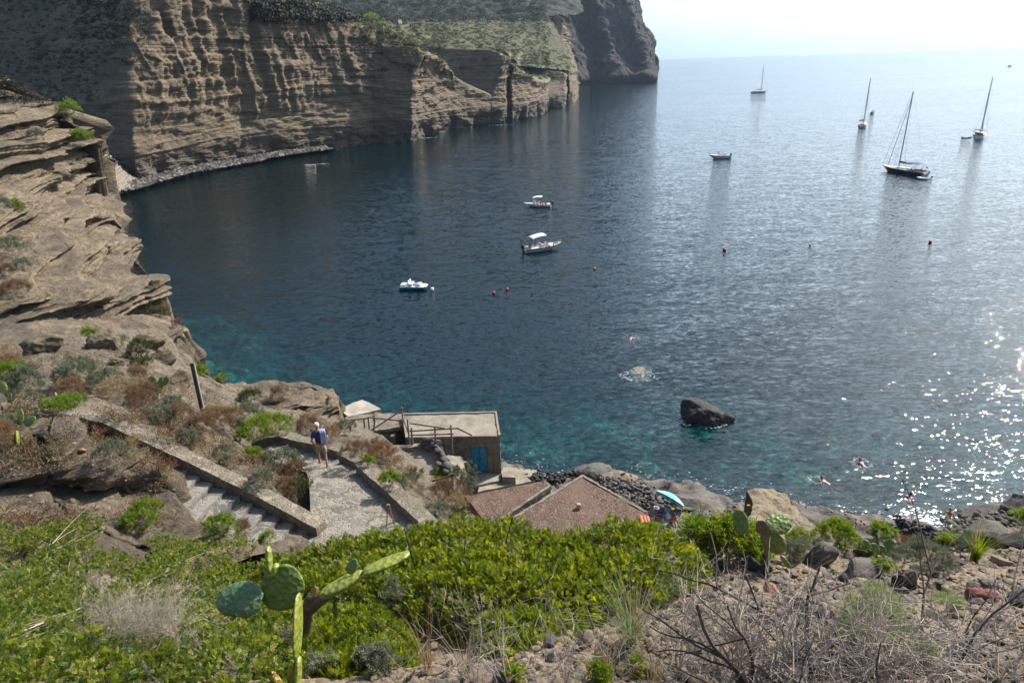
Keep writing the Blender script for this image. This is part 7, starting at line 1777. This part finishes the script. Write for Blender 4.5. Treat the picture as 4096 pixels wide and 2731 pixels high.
    MB().box((.1, 0, .68), (1.7, .2, .3)).build("centre_console", M_WHT, o); MB().box((-1.45, 0, .62), (.7, 1.2, .22)).build("rear_bench", M_WHT, o)
    MB().tube([(-1.8, -.7, .6), (-1.75, -.7, .95), (-.7, -.75, .95), (-.65, -.75, .6)], .02, 5).tube([(-1.8, .7, .6), (-1.75, .7, .95), (-.7, .75, .95), (-.65, .75, .6)], .02, 5).build("hand_rail", M_SPAR, o)
    # floats
    for (x, y, r, m, lb) in ((1975, 1174, .3, M_REDP, "red mooring buoy, the lower left of the near pair"), (2028, 1160, .3, M_REDP, "red mooring buoy, the upper right of the near pair"), (2378, 1076, .24, M_ORP, "orange buoy alone to the right of the moored motorboats"),
                            (2898, 1002, .38, M_REDP, "large red buoy in the bright water, left of three"), (3240, 982, .26, M_YEP, "small yellow buoy in the bright water, middle of three"), (3721, 970, .34, M_REDP, "red buoy in the bright water, right of three"), (1729, 1161, .26, M_WCAN, "white float tied off the bow of the pedal boat")):
        p = W(x, y, z=.08); r *= .78; o = empty("buoy", p, label=lb, cat="buoy"); mb = MB()
        if m is M_WCAN: mb.box((0, 0, .1), (.42, .42, .5))
        else: mb.ell((0, 0, .1), (r, r, r), nu=16, nv=10)
        mb.build("float", m, o, True); MB().tube([(0, 0, r * .9), (0, 0, r * 1.25)], .05, 6).build("eye", M_SPAR, o)
    # pale surfboard shaped rock near the beach
    rock("reef_tip", "low pale rock just breaking the surface off the pebble beach", 1240, 664, 44, 6, 88, M_WHITE, z=-.15, sub=4, rough=.3, depth_=1.2, sink=.5)
    return bA, bB
build_boats()
# ------------------------------------------------------------------ people
def skin_mat(name, c):
    t = NT(name); nz = t.noise(t.obj(), 8, 3)
    return t.end(t.prin(t.ramp(nz, [(.3, tuple(x * .85 for x in c)), (.7, c)]), .5, None, Subsurface_Weight=.05))
SK_TAN = skin_mat("skin_tanned", (.42, .2, .115)); SK_BRN = skin_mat("skin_brown", (.28, .12, .065)); SK_FAIR = skin_mat("skin_fair", (.5, .28, .18))
M_SHIRT = flat("navy_cotton", (.018, .035, .085), .9, .15, 9, bump=.01); M_SHORT = flat("khaki_cotton", (.33, .28, .19), .9, .12, 9, bump=.01); M_CAPW = flat("white_cap", (.62, .58, .52), .8, .06)
M_TOW = flat("blue_white_towel", (.3, .34, .52), .9, .35, 26); M_HAIRD = flat("dark_hair", (.02, .014, .01), .7, .1); M_HAIRB = flat("fair_hair", (.3, .17, .06), .7, .1); M_CLW = flat("white_cloth", (.6, .6, .6), .9, .08); M_SWIM = flat("dark_swimwear", (.02, .015, .05), .7, .1); M_LBL = flat("light_blue_cloth", (.2, .45, .62), .8, .1); M_HATG = flat("grey_hat", (.3, .34, .32), .8, .1)
def skin_mesh(name, verts, edges, radii, mat, parent, sub=2, root=0):
    me = bpy.data.meshes.new(name + "_skeleton"); me.from_pydata([tuple(v) for v in verts], edges, [])
    ob = bpy.data.objects.new(name + "_tmp", me); sc.collection.objects.link(ob)
    ob.modifiers.new("s", 'SKIN'); ob.modifiers["s"].use_smooth_shade = True
    sv = me.skin_vertices[0].data
    for i, r in enumerate(radii):
        sv[i].radius = (r, r) if not isinstance(r, tuple) else r; sv[i].use_root = (i == root)
    m2 = ob.modifiers.new("u", 'SUBSURF'); m2.levels = m2.render_levels = sub
    bpy.context.view_layer.update(); dg = bpy.context.evaluated_depsgraph_get()
    nm = bpy.data.meshes.new_from_object(ob.evaluated_get(dg)); bpy.data.objects.remove(ob)
    nm.materials.clear(); nm.materials.append(mat); nm.polygons.foreach_set("use_smooth", [True] * len(nm.polygons))
    o = bpy.data.objects.new(name, nm); sc.collection.objects.link(o)
    if parent is not None: o.parent = parent
    return o
def pose(kind):
    """Joint positions (x right, y forward, z up) of a 1.75 m figure."""
    J = dict(pelvis=(0, 0, .93), waist=(0, .01, 1.08), chest=(0, 0, 1.3), neck0=(0, -.01, 1.46), neck1=(0, .01, 1.53), head0=(0, .03, 1.6), head1=(0, .03, 1.7))
    def side(s, hip=(.1, 0, .9), knee=(.11, .03, .49), ank=(.11, -.02, .09), toe=(.12, .15, .03), sh=(.18, 0, 1.41), el=(.25, -.02, 1.13), wr=(.27, .07, .88), hd=(.27, .1, .8)):
        for k, v in dict(hip=hip, knee=knee, ank=ank, toe=toe, sh=sh, el=el, wr=wr, hd=hd).items(): J[k + ('R' if s > 0 else 'L')] = (v[0] * s, v[1], v[2])
    side(1); side(-1)
    if kind == 'stroll':
        side(1, knee=(.12, -.03, .5), ank=(.12, -.22, .12), toe=(.14, -.08, .03), el=(.28, -.1, 1.15), wr=(.1, -.2, .93), hd=(.02, -.23, .88))
        side(-1, knee=(.1, .14, .5), ank=(.1, .14, .08), toe=(.12, .3, .03), el=(.28, -.1, 1.15), wr=(.1, -.21, .95), hd=(.0, -.24, .92))
        J.update(neck1=(0, .05, 1.52), head0=(-.01, .09, 1.58), head1=(-.02, .1, 1.67))
    elif kind == 'walk':
        side(1, knee=(.1, .16, .5), ank=(.1, .2, .1), toe=(.1, .36, .05), el=(.29, -.12, 1.16), wr=(.34, -.1, .92), hd=(.35, -.08, .84)); side(-1, knee=(.08, -.02, .49), ank=(.06, -.2, .1), toe=(.07, -.05, .03), el=(.29, .05, 1.16), wr=(.33, .18, .95), hd=(.33, .22, .87))
    elif kind == 'bent':
        J.update(waist=(0, .1, 1.05), chest=(0, .36, 1.12), neck0=(0, .52, 1.1), neck1=(0, .58, 1.1), head0=(0, .65, 1.1), head1=(0, .73, 1.08))
        for s in (1, -1): side(s, sh=(.18, .46, 1.1), el=(.2, .45, .84), wr=(.15, .5, .6), hd=(.14, .52, .52), knee=(.11, .06, .48))
    elif kind in ('sit', 'sitlow'):
        J.update(pelvis=(0, 0, .1), waist=(0, .04, .26), chest=(0, .12, .46), neck0=(0, .18, .6), neck1=(0, .21, .66), head0=(0, .25, .73), head1=(0, .27, .82))
        for s in (1, -1): side(s, hip=(.1, .02, .1), knee=(.13, .42, .42), ank=(.12, .58, .06), toe=(.13, .72, .02), sh=(.18, .15, .56), el=(.24, .28, .34), wr=(.12, .46, .42), hd=(.06, .5, .44))
        if kind == 'sitlow':
            for s in (1, -1): side(s, hip=(.1, .02, .1), knee=(.16, .45, .2), ank=(.12, .8, .05), toe=(.12, .85, .14), sh=(.18, .12, .56), el=(.28, .02, .32), wr=(.25, .1, .1), hd=(.25, .15, .05))
    elif kind == 'swim':
        J.update(pelvis=(0, -.5, -.08), waist=(0, -.34, -.03), chest=(0, -.1, .0), neck0=(0, .06, .08), neck1=(0, .1, .13), head0=(0, .14, .2), head1=(0, .15, .29))
        side(1, hip=(.09, -.56, -.1), knee=(.12, -.95, -.25), ank=(.1, -1.3, -.2), toe=(.1, -1.45, -.15), sh=(.19, -.02, .04), el=(.36, .18, -.02), wr=(.42, .4, -.08), hd=(.42, .48, -.1)); side(-1, hip=(.09, -.56, -.1), knee=(.16, -.9, -.3), ank=(.2, -1.25, -.35), toe=(.2, -1.4, -.3), sh=(.19, -.02, .04), el=(.4, .05, .0), wr=(.5, -.18, -.08), hd=(.52, -.25, -.1))
    elif kind == 'dive':
        J.update(pelvis=(0, 0, -.3), waist=(0, .1, -.45), chest=(0, .25, -.65), neck0=(0, .33, -.8), neck1=(0, .36, -.86), head0=(0, .4, -.93), head1=(0, .44, -1.02))
        side(1, hip=(.1, 0, -.28), knee=(.25, -.1, .05), ank=(.4, -.16, .42), toe=(.45, -.15, .6), sh=(.18, .3, -.76), el=(.2, .45, -1), wr=(.18, .6, -1.2), hd=(.18, .65, -1.28)); side(-1, hip=(.1, 0, -.28), knee=(.28, -.05, .1), ank=(.5, -.1, .5), toe=(.55, -.1, .68), sh=(.18, .3, -.76), el=(.2, .45, -1), wr=(.18, .6, -1.2), hd=(.18, .65, -1.28))
    return J
def person(label, pos, head_deg, kind, skin=SK_TAN, shirt=None, bottom=None, shorts_len=.55, hair=M_HAIRD, hat=None, scale=1.0, towel=False, fingers=False, group=None, longhair=False):
    o = empty("person", pos, math.radians(head_deg - 90), label, "person", group); o.scale = (scale,) * 3
    J = pose(kind); names = list(J); ix = {n: i for i, n in enumerate(names)}; V = [J[n] for n in names]
    R = dict(pelvis=(.15, .12), waist=(.135, .105), chest=(.165, .115), neck0=.075, neck1=.055, head0=(.075, .09), head1=(.07, .085), hip=.095, knee=.058, ank=.038, toe=.032, sh=.06, el=.042, wr=.029, hd=.034)
    rad = [R[n] if n in R else R[n[:-1]] for n in names]
    E = [('pelvis', 'waist'), ('waist', 'chest'), ('chest', 'neck0'), ('neck0', 'neck1'), ('neck1', 'head0'), ('head0', 'head1')]
    for s in 'RL': E += [('pelvis', 'hip' + s), ('hip' + s, 'knee' + s), ('knee' + s, 'ank' + s), ('ank' + s, 'toe' + s), ('chest', 'sh' + s), ('sh' + s, 'el' + s), ('el' + s, 'wr' + s), ('wr' + s, 'hd' + s)]
    E = [(ix[a], ix[b]) for a, b in E]
    if fingers:
        for s in 'RL':
            w, h = np.array(J['wr' + s]), np.array(J['hd' + s]); d = h - w; d /= np.linalg.norm(d); sd = np.cross(d, (0, 1, 0)); sd /= np.linalg.norm(sd); nn = np.cross(sd, d)
            for k, (off, ln) in enumerate(((-.028, .055), (-.01, .07), (.01, .066), (.028, .05))):
                a = h + sd * off; b = a + d * ln * .55 + nn * .01; c = b + d * ln * .3 + nn * .035
                i0 = len(V); V += [a, b, c]; rad += [.011, .009, .008]; E += [(ix['hd' + s], i0), (i0, i0 + 1), (i0 + 1, i0 + 2)]
            a = w + d * .03 + sd * .035; b = a + d * .035 + sd * .02; i0 = len(V); V += [a, b]; rad += [.012, .01]; E += [(ix['hd' + s], i0), (i0, i0 + 1)]
    body = skin_mesh("body", V, E, rad, skin, o, 2, ix['pelvis'])
    h0, h1 = np.array(J['head0']), np.array(J['head1']); up = h1 - h0; up = up / np.linalg.norm(up); fw = np.array((0, 1, 0.)) - up * up[1]; fw /= max(np.linalg.norm(fw), .1); rt = np.cross(fw, up); M = np.stack([rt, fw, up], 1); hc = (h0 + h1) / 2
    def P(x, y, z): return hc + rt * x + fw * y + up * z
    MB().ell(P(0, .1, -.01), (.014, .02, .022), M).ell(P(0, .092, -.045), (.026, .01, .008), M).build("face_detail", skin, body, True)
    MB().ell(P(.033, .083, .02), (.012, .008, .008), M).ell(P(-.033, .083, .02), (.012, .008, .008), M).build("eyes", M_HAIRD, body, True)
    MB().ell(P(.083, 0, -.005), (.012, .022, .033), M).ell(P(-.083, 0, -.005), (.012, .022, .033), M).build("ears", skin, body, True)
    if hat is None:
        mb = MB().ell(P(0, -.02, .035), (.09, .1, .095), M, 14, 10)
        if longhair: mb.ell(P(0, -.085, -.07), (.085, .05, .16), M)
        mb.build("hair", hair, o, True)
    elif hat == 'cap':
        MB().ell(P(0, -.005, .05), (.094, .108, .08), M, 16, 10).ell(P(0, .12, .045), (.06, .075, .012), M).ell(P(0, 0, .128), (.01, .01, .008), M).build("cap", M_CAPW, o, True)
        MB().ell(P(0, -.03, -.01), (.087, .085, .055), M).build("hair", flat("grey_hair", (.3, .27, .24), .8), o, True)
    else:
        MB().ell(P(0, 0, .06), (.1, .11, .09), M, 14, 8).ell(P(0, 0, .04), (.19, .2, .012), M, 18, 4).build("sun_hat", hat, o, True)
    if shirt:
        N = ['pelvis', 'waist', 'chest', 'neck0', 'shR', 'shL']; Vs = [np.array(J[n]) for n in N]; Vs[0] = Vs[0] + (0, 0, .03)
        for s in 'RL': Vs.append(np.array(J['sh' + s]) * .35 + np.array(J['el' + s]) * .65)
        Es = [(0, 1), (1, 2), (2, 3), (2, 4), (2, 5), (4, 6), (5, 7)]
        skin_mesh("shirt", Vs, Es, [(.165, .135), (.16, .13), (.185, .135), .075, .082, .082, .078, .078], shirt, o, 2, 0)
    if bottom:
        Vs = [np.array(J['pelvis']) + (0, 0, .05), np.array(J['pelvis'])]; Es = [(0, 1)]; rr = [(.155, .125), (.17, .145)]
        for s in 'RL':
            hp, kn, an = (np.array(J[k + s]) for k in ('hip', 'knee', 'ank')); i0 = len(Vs); Vs += [hp + (0, 0, -.03), hp + (kn - hp) * shorts_len]; Es += [(1, i0), (i0, i0 + 1)]; rr += [.112, .1 if shorts_len > .4 else .09]
        skin_mesh("shorts" if shorts_len > .3 else "swim_trunks", Vs, Es, rr, bottom, o, 2, 1)
    if towel:
        sh = np.array(J['shR']); pts = [(sh[0] - .06, .13, 1.18), (sh[0] - .06, .13, 1.36), (sh[0] - .05, .06, 1.47), (sh[0] - .05, -.06, 1.49), (sh[0] - .05, -.15, 1.42), (sh[0] - .05, -.175, 1.2), (sh[0] - .05, -.18, 1.0)]
        c = cr(np.array(pts), 22); g = []
        for i, p in enumerate(c):
            for j, u in enumerate(np.linspace(-1, 1, 9)): g.append(p + (u * .1, .012 * math.sin(j * 2.1 + i * .2), .02 * (1 - abs(u)) if p[2] > 1.44 else 0))
        g = np.array(g); tm = MB().add(g, grid_faces(22, 9)); tm.add(g + (0, -.012, .006), grid_faces(22, 9)[:, ::-1]); tm.build("towel_cloth", M_TOW, None, True)
        t = sc.collection.objects[-1]; t.name = "shoulder_towel"; t.parent = None
        tag(t, "pale blue and white towel over the strolling man's right shoulder", "towel"); t.location = o.location; t.rotation_euler = o.rotation_euler; t.scale = o.scale
    return o
def foam(name, label, px, py, w, h, n, seed, ring=0.0, z=.012, s0=.03, s1=.16):
    rs = np.random.RandomState(seed); c = W(px, py, z=z); k = depth(c) / FOC; V = []; F = []
    for i in range(n):
        a = rs.uniform(0, 6.28); r = rs.uniform(ring, 1) ** .7; x = math.cos(a) * r * w * k / 2; y = math.sin(a) * r * h * k / 2 / .5
        s = rs.uniform(s0, s1) * (1.1 - r * .5) * .62; m = 6; i0 = len(V); V.append((c[0] + x, c[1] + y, z + .05 * rs.rand() * s / s1))
        for j in range(m): b = j * 6.28 / m; q = s * rs.uniform(.45, 1); V.append((c[0] + x + math.cos(b) * q * 1.4, c[1] + y + math.sin(b) * q * .8, z))
        F += [(i0, i0 + 1 + j, i0 + 1 + (j + 1) % m) for j in range(m)]
    return tag(mk(name, V, np.array(F), M_FOAM, None, True), label, "foam", kind='stuff')
M_FOAM = flat("sea_foam", (.5, .54, .56), .6, .1)
def build_people():
    g = on(1294, 1864)
    person("man strolling down the path with hands clasped behind his back, white cap and navy shirt", g, 112, 'stroll', SK_TAN, M_SHIRT, M_SHORT, .95, hat='cap', towel=True, fingers=True, scale=.96)
    person("bather in dark swim bottoms stepping down the little beach at the right", on(3782, 2118), 60, 'walk', SK_TAN, None, M_SWIM, .12, hair=M_HAIRB, scale=.97)
    b = on(2555, 1975); person("child in light blue trunks crouching on the dark cobbles", b + (0, 0, .1), -35, 'sit', SK_TAN, None, M_LBL, .6, hair=M_HAIRB, scale=.75)
    b = on(2606, 2072); person("seated bather in a grey hat with a white cloth round the hips", b + (0, 0, .02), -10, 'sitlow', SK_BRN, None, M_CLW, .5, hat=M_HATG, scale=1.0)
    b = on(2684, 2090); person("seated dark haired bather on the rock paving, arms on knees", b + (0, 0, .02), -60, 'sit', SK_BRN, None, M_SWIM, .12, scale=.92, longhair=True)
    # swimmers
    def sw(px, py, hd, label, kind='swim', skin=SK_BRN, hair=M_HAIRD, z=-.02): return person(label, W(px, py, z=z), hd, kind, skin, None, M_SWIM, .1, hair=hair)
    sw(2524, 1352, 70, "swimmer splashing farthest out, alone in the middle of the cove", skin=SK_TAN); foam("splash", "white splash around the farthest swimmer", 2526, 1350, 80, 44, 60, 1)
    sw(3442, 1852, 100, "swimmer in a ring of foam, upper one of the pair at the right"); foam("splash", "foam ring around the upper swimmer at the right", 3446, 1852, 90, 50, 110, 2, .45, s1=.12)
    sw(3292, 1925, 130, "swimmer drifting left of the upper foam ring", skin=SK_TAN); foam("splash", "foam trail left of the lower swimmer", 3262, 1918, 80, 36, 90, 3, .3, s1=.1)
    sw(3640, 1990, 60, "dark haired bather treading water off the little beach")
    sw(3212, 2030, 20, "diver with both legs sticking out of the water beside the tan rock", 'dive', SK_TAN, z=.0); foam("splash", "white splash around the diver's legs", 3222, 2035, 100, 60, 130, 4, s1=.12)
    # on the boats
    def at(px, py, z): return W(px, py, z=z)
    person("person bending forward at the bow of the nearer cove motorboat", at(2214, 997, .62), -20, 'bent', SK_BRN, None, M_SWIM, .3); person("person sitting under the big sun canopy of the nearer motorboat", at(2138, 985, .85), 20, 'sit', SK_TAN, None, M_SWIM, .2)
    person("dark haired person sitting by the outboard of the nearer motorboat", at(2118, 993, .7), 60, 'sit', SK_BRN, None, M_SWIM, .2, longhair=True)
    tag(MB().ell(at(2188, 986, .72), (.4, .14, .1)).ell(at(2200, 987, .74), (.2, .12, .1)).build("towel", M_REDP, None, True), "red towel lying on the deck of the nearer motorboat", "towel")
    for (x, y, s, lb) in ((2162, 826, M_REDP, "person in a red top standing in the farther cove motorboat"), (2186, 828, None, "person sitting at the very stern of the farther motorboat"), (2174, 829, None, "person between the red top and the stern in the farther motorboat"), (2152, 828, None, "tanned person at the console of the farther motorboat")):
        person(lb, at(x, y, .45), 120 if s else 200, 'stand' if s else 'sit', SK_TAN if x != 2174 else SK_BRN, s, M_SWIM, .3, scale=.8 if s else .95)
    person("helmsman standing in the grey white cabin motorboat", at(2872, 627, .5), 176, 'stand', SK_BRN, None, M_SWIM, .5)
    for (x, y, lb) in ((3484, 454, "left person in the crowded small motorboat"), (3490, 451, "middle person in the crowded small motorboat"), (3496, 453, "right person in the crowded small motorboat")): person(lb, at(x, y, .4), 60, 'sit', SK_BRN, None, M_SWIM, .3)
    # beach things: parasol, towels, bag
    foot = on(2664, 2042); topc = W(2690, 1980, D=depth(foot)); ax = topc - foot; H = np.linalg.norm(ax); ax /= H
    o = empty("parasol", foot, label="light blue parasol tilted over the seated bathers", cat="parasol")
    MB().tube([-ax * .2, ax * (H + .12)], .02, 6).build("pole", M_CLW, o)
    tilt = ax + np.array((.25, .25, 0)); tilt /= np.linalg.norm(tilt); s1 = np.cross(tilt, (0, 0, 1)); s1 /= np.linalg.norm(s1); s2 = np.cross(tilt, s1); n = 8
    for k in range(n):
        rows = []
        for r in np.linspace(0, 1, 6):
            for a in np.linspace(k, k + 1, 5) * 2 * math.pi / n:
                sag = math.cos(math.pi * ((a * n / 2 / math.pi) % 1 - .5)) * .05 * r
                rows.append(ax * (H + .08) - tilt * (.38 * r ** 1.8 - sag * .0) + (s1 * math.cos(a) + s2 * math.sin(a)) * r * (1.08 - sag))
        q = np.array(rows); m = MB().add(q, grid_faces(6, 5)); m.add(q - tilt * .012, grid_faces(6, 5)[:, ::-1]); m.build("canopy_panel", M_PAR[k % 2], o, True)
    def cloth(px, py, w, h, mat, label, name="towel", cat="towel", hh=.08, seed=1):
        c = on(px, py); k = depth(c) / FOC; nx, ny = 14, 10; X, Y = np.meshgrid(np.linspace(-.5, .5, nx) * w * k, np.linspace(-.5, .5, ny) * h * k / .55)
        P_ = np.stack([X.ravel(), Y.ravel(), np.zeros(X.size)], 1); P_[:, 2] = hh * (1 - (np.abs(X / (w * k)) * 2).ravel() ** 2) * (1 - (np.abs(Y / (h * k / .55)) * 2).ravel() ** 2) * (1.2 + fbm(P_ * 4 + seed, 3) * 1.5) + .02
        m = MB().add(P_, grid_faces(ny, nx)); m.add(P_ - (0, 0, .02), grid_faces(ny, nx)[:, ::-1]); ob = m.build(name, mat, None, True); ob.location = c.tolist(); return tag(ob, label, cat)
    cloth(2640, 2062, 28, 22, flat("blue_print", (.03, .06, .2), .9, .6, 30), "crumpled dark blue patterned towel beside the hat wearer", hh=.25, seed=2); cloth(2671, 2042, 24, 14, flat("pale_blue_print", (.3, .36, .52), .9, .4, 30), "pale blue patterned cloth at the parasol foot", hh=.12, seed=3)
    cloth(2718, 2044, 30, 18, flat("navy_cloth", (.01, .015, .08), .9, .1), "navy cloth lying left of the smooth brown rock", hh=.18, seed=4); cloth(2672, 2068, 20, 14, M_CLW, "small white bag between the two seated bathers", "bag", "bag", .22, 5); cloth(2650, 2084, 14, 12, M_HATG, "small grey box on the paving in front of the hat wearer", "cool_box", "box", .14, 6); cloth(2704, 2066, 20, 8, M_CLW, "white towel behind the dark haired bather", "towel", "towel", .05, 7)
    cloth(2758, 2052, 36, 10, flat("brick_cloth", (.22, .07, .04), .9), "reddish mat at the foot of the smooth brown rock", "mat", "mat", .05, 8)
    # foam along the shore and on rocks
    foam("foam", "foam and painted glitter flecks where waves wash the little beach", 3690, 2085, 300, 70, 260, 11, s0=.05, s1=.3); foam("foam", "foam at the foot of the black cobbles", 3560, 2110, 90, 70, 110, 12, s1=.2)  # pale beach flecks also stand in for sun glitter
    foam("foam", "foam patch at the right end of the lone sea rock", 2885, 1690, 90, 26, 60, 13, s1=.14); foam("foam", "broken water over the sunken rock", 2545, 1500, 150, 50, 150, 14, .2, s1=.16); foam("foam", "foam below the tan rock platform", 3260, 2120, 140, 90, 120, 15, s1=.16)
    foam("foam", "thin white line of surf along the far cliff's foot", 1700, 552, 130, 8, 60, 16, s0=.2, s1=.7); foam("foam", "surf streak off the pebble beach", 1290, 655, 60, 6, 30, 17, s0=.15, s1=.5); foam("foam", "surf at the foot of the notched cliff", 2010, 500, 110, 10, 40, 18, s0=.2, s1=.7)
def shore_foam():
    rs = np.random.RandomState(91); V = []; F = []
    def fleck(x, y, s):
        i0 = len(V); V.append((x, y, .03)); m = 6
        for j in range(m): b = j * 6.28 / m; q = s * rs.uniform(.4, 1); V.append((x + math.cos(b) * q * 1.7, y + math.sin(b) * q * .7, .012))
        F.extend([(i0, i0 + 1 + j, i0 + 1 + (j + 1) % m) for j in range(m)])
    for i in range(900):
        x = rs.uniform(-14, 42); y = float(shore_y(x)) + rs.normal(0, 1.1) + fbm(np.array([[x * .4, 0, 0]]), 2)[0] * 2
        if abs(ground(x, y, 9)) < .5 or rs.rand() < .12: fleck(x, y, rs.uniform(.015, .075))
    for (px, py, r, n) in ((2815, 1676, 1.9, 170), (2560, 1502, 1.6, 60)):
        c = W(px, py, z=0)
        for k in range(n): a = rs.uniform(0, 6.28); q = r * rs.uniform(.85, 1.25); fleck(c[0] + math.cos(a) * q, c[1] + math.sin(a) * q * .75, rs.uniform(.02, .09))
    tag(mk("foam", V, np.array(F), M_FOAM, None, True), "thin broken foam along the near shoreline and around the sea rocks", "foam", kind='stuff')
M_PAR = [flat("parasol_blue", (.1, .5, .66), .7, .06), flat("parasol_pale", (.32, .66, .74), .7, .05)]
build_people()
shore_foam()
# ------------------------------------------------------------------ sea air
def build_haze():
    m = bpy.data.materials.new("sea_air"); m.use_nodes = True; nt = m.node_tree; nt.nodes.clear()
    out = nt.nodes.new("ShaderNodeOutputMaterial"); v = nt.nodes.new("ShaderNodeVolumePrincipled")
    v.inputs['Color'].default_value = (.6, .78, 1.0, 1); v.inputs['Density'].default_value = 0.00007; v.inputs['Anisotropy'].default_value = 0.55
    nt.links.new(v.outputs[0], out.inputs['Volume'])
    L = 14500.0; z0, z1 = -28, 480
    V = [(-L, -90, z0), (L, -90, z0), (L, 2 * L, z0), (-L, 2 * L, z0), (-L, -90, z1), (L, -90, z1), (L, 2 * L, z1), (-L, 2 * L, z1)]
    o = mk("haze", V, [(3, 2, 1, 0), (4, 5, 6, 7), (0, 1, 5, 4), (1, 2, 6, 5), (2, 3, 7, 6), (3, 0, 4, 7)], m, smooth=False)
    tag(o, "thin bluish haze over the bay", "haze", kind='stuff')
build_haze()
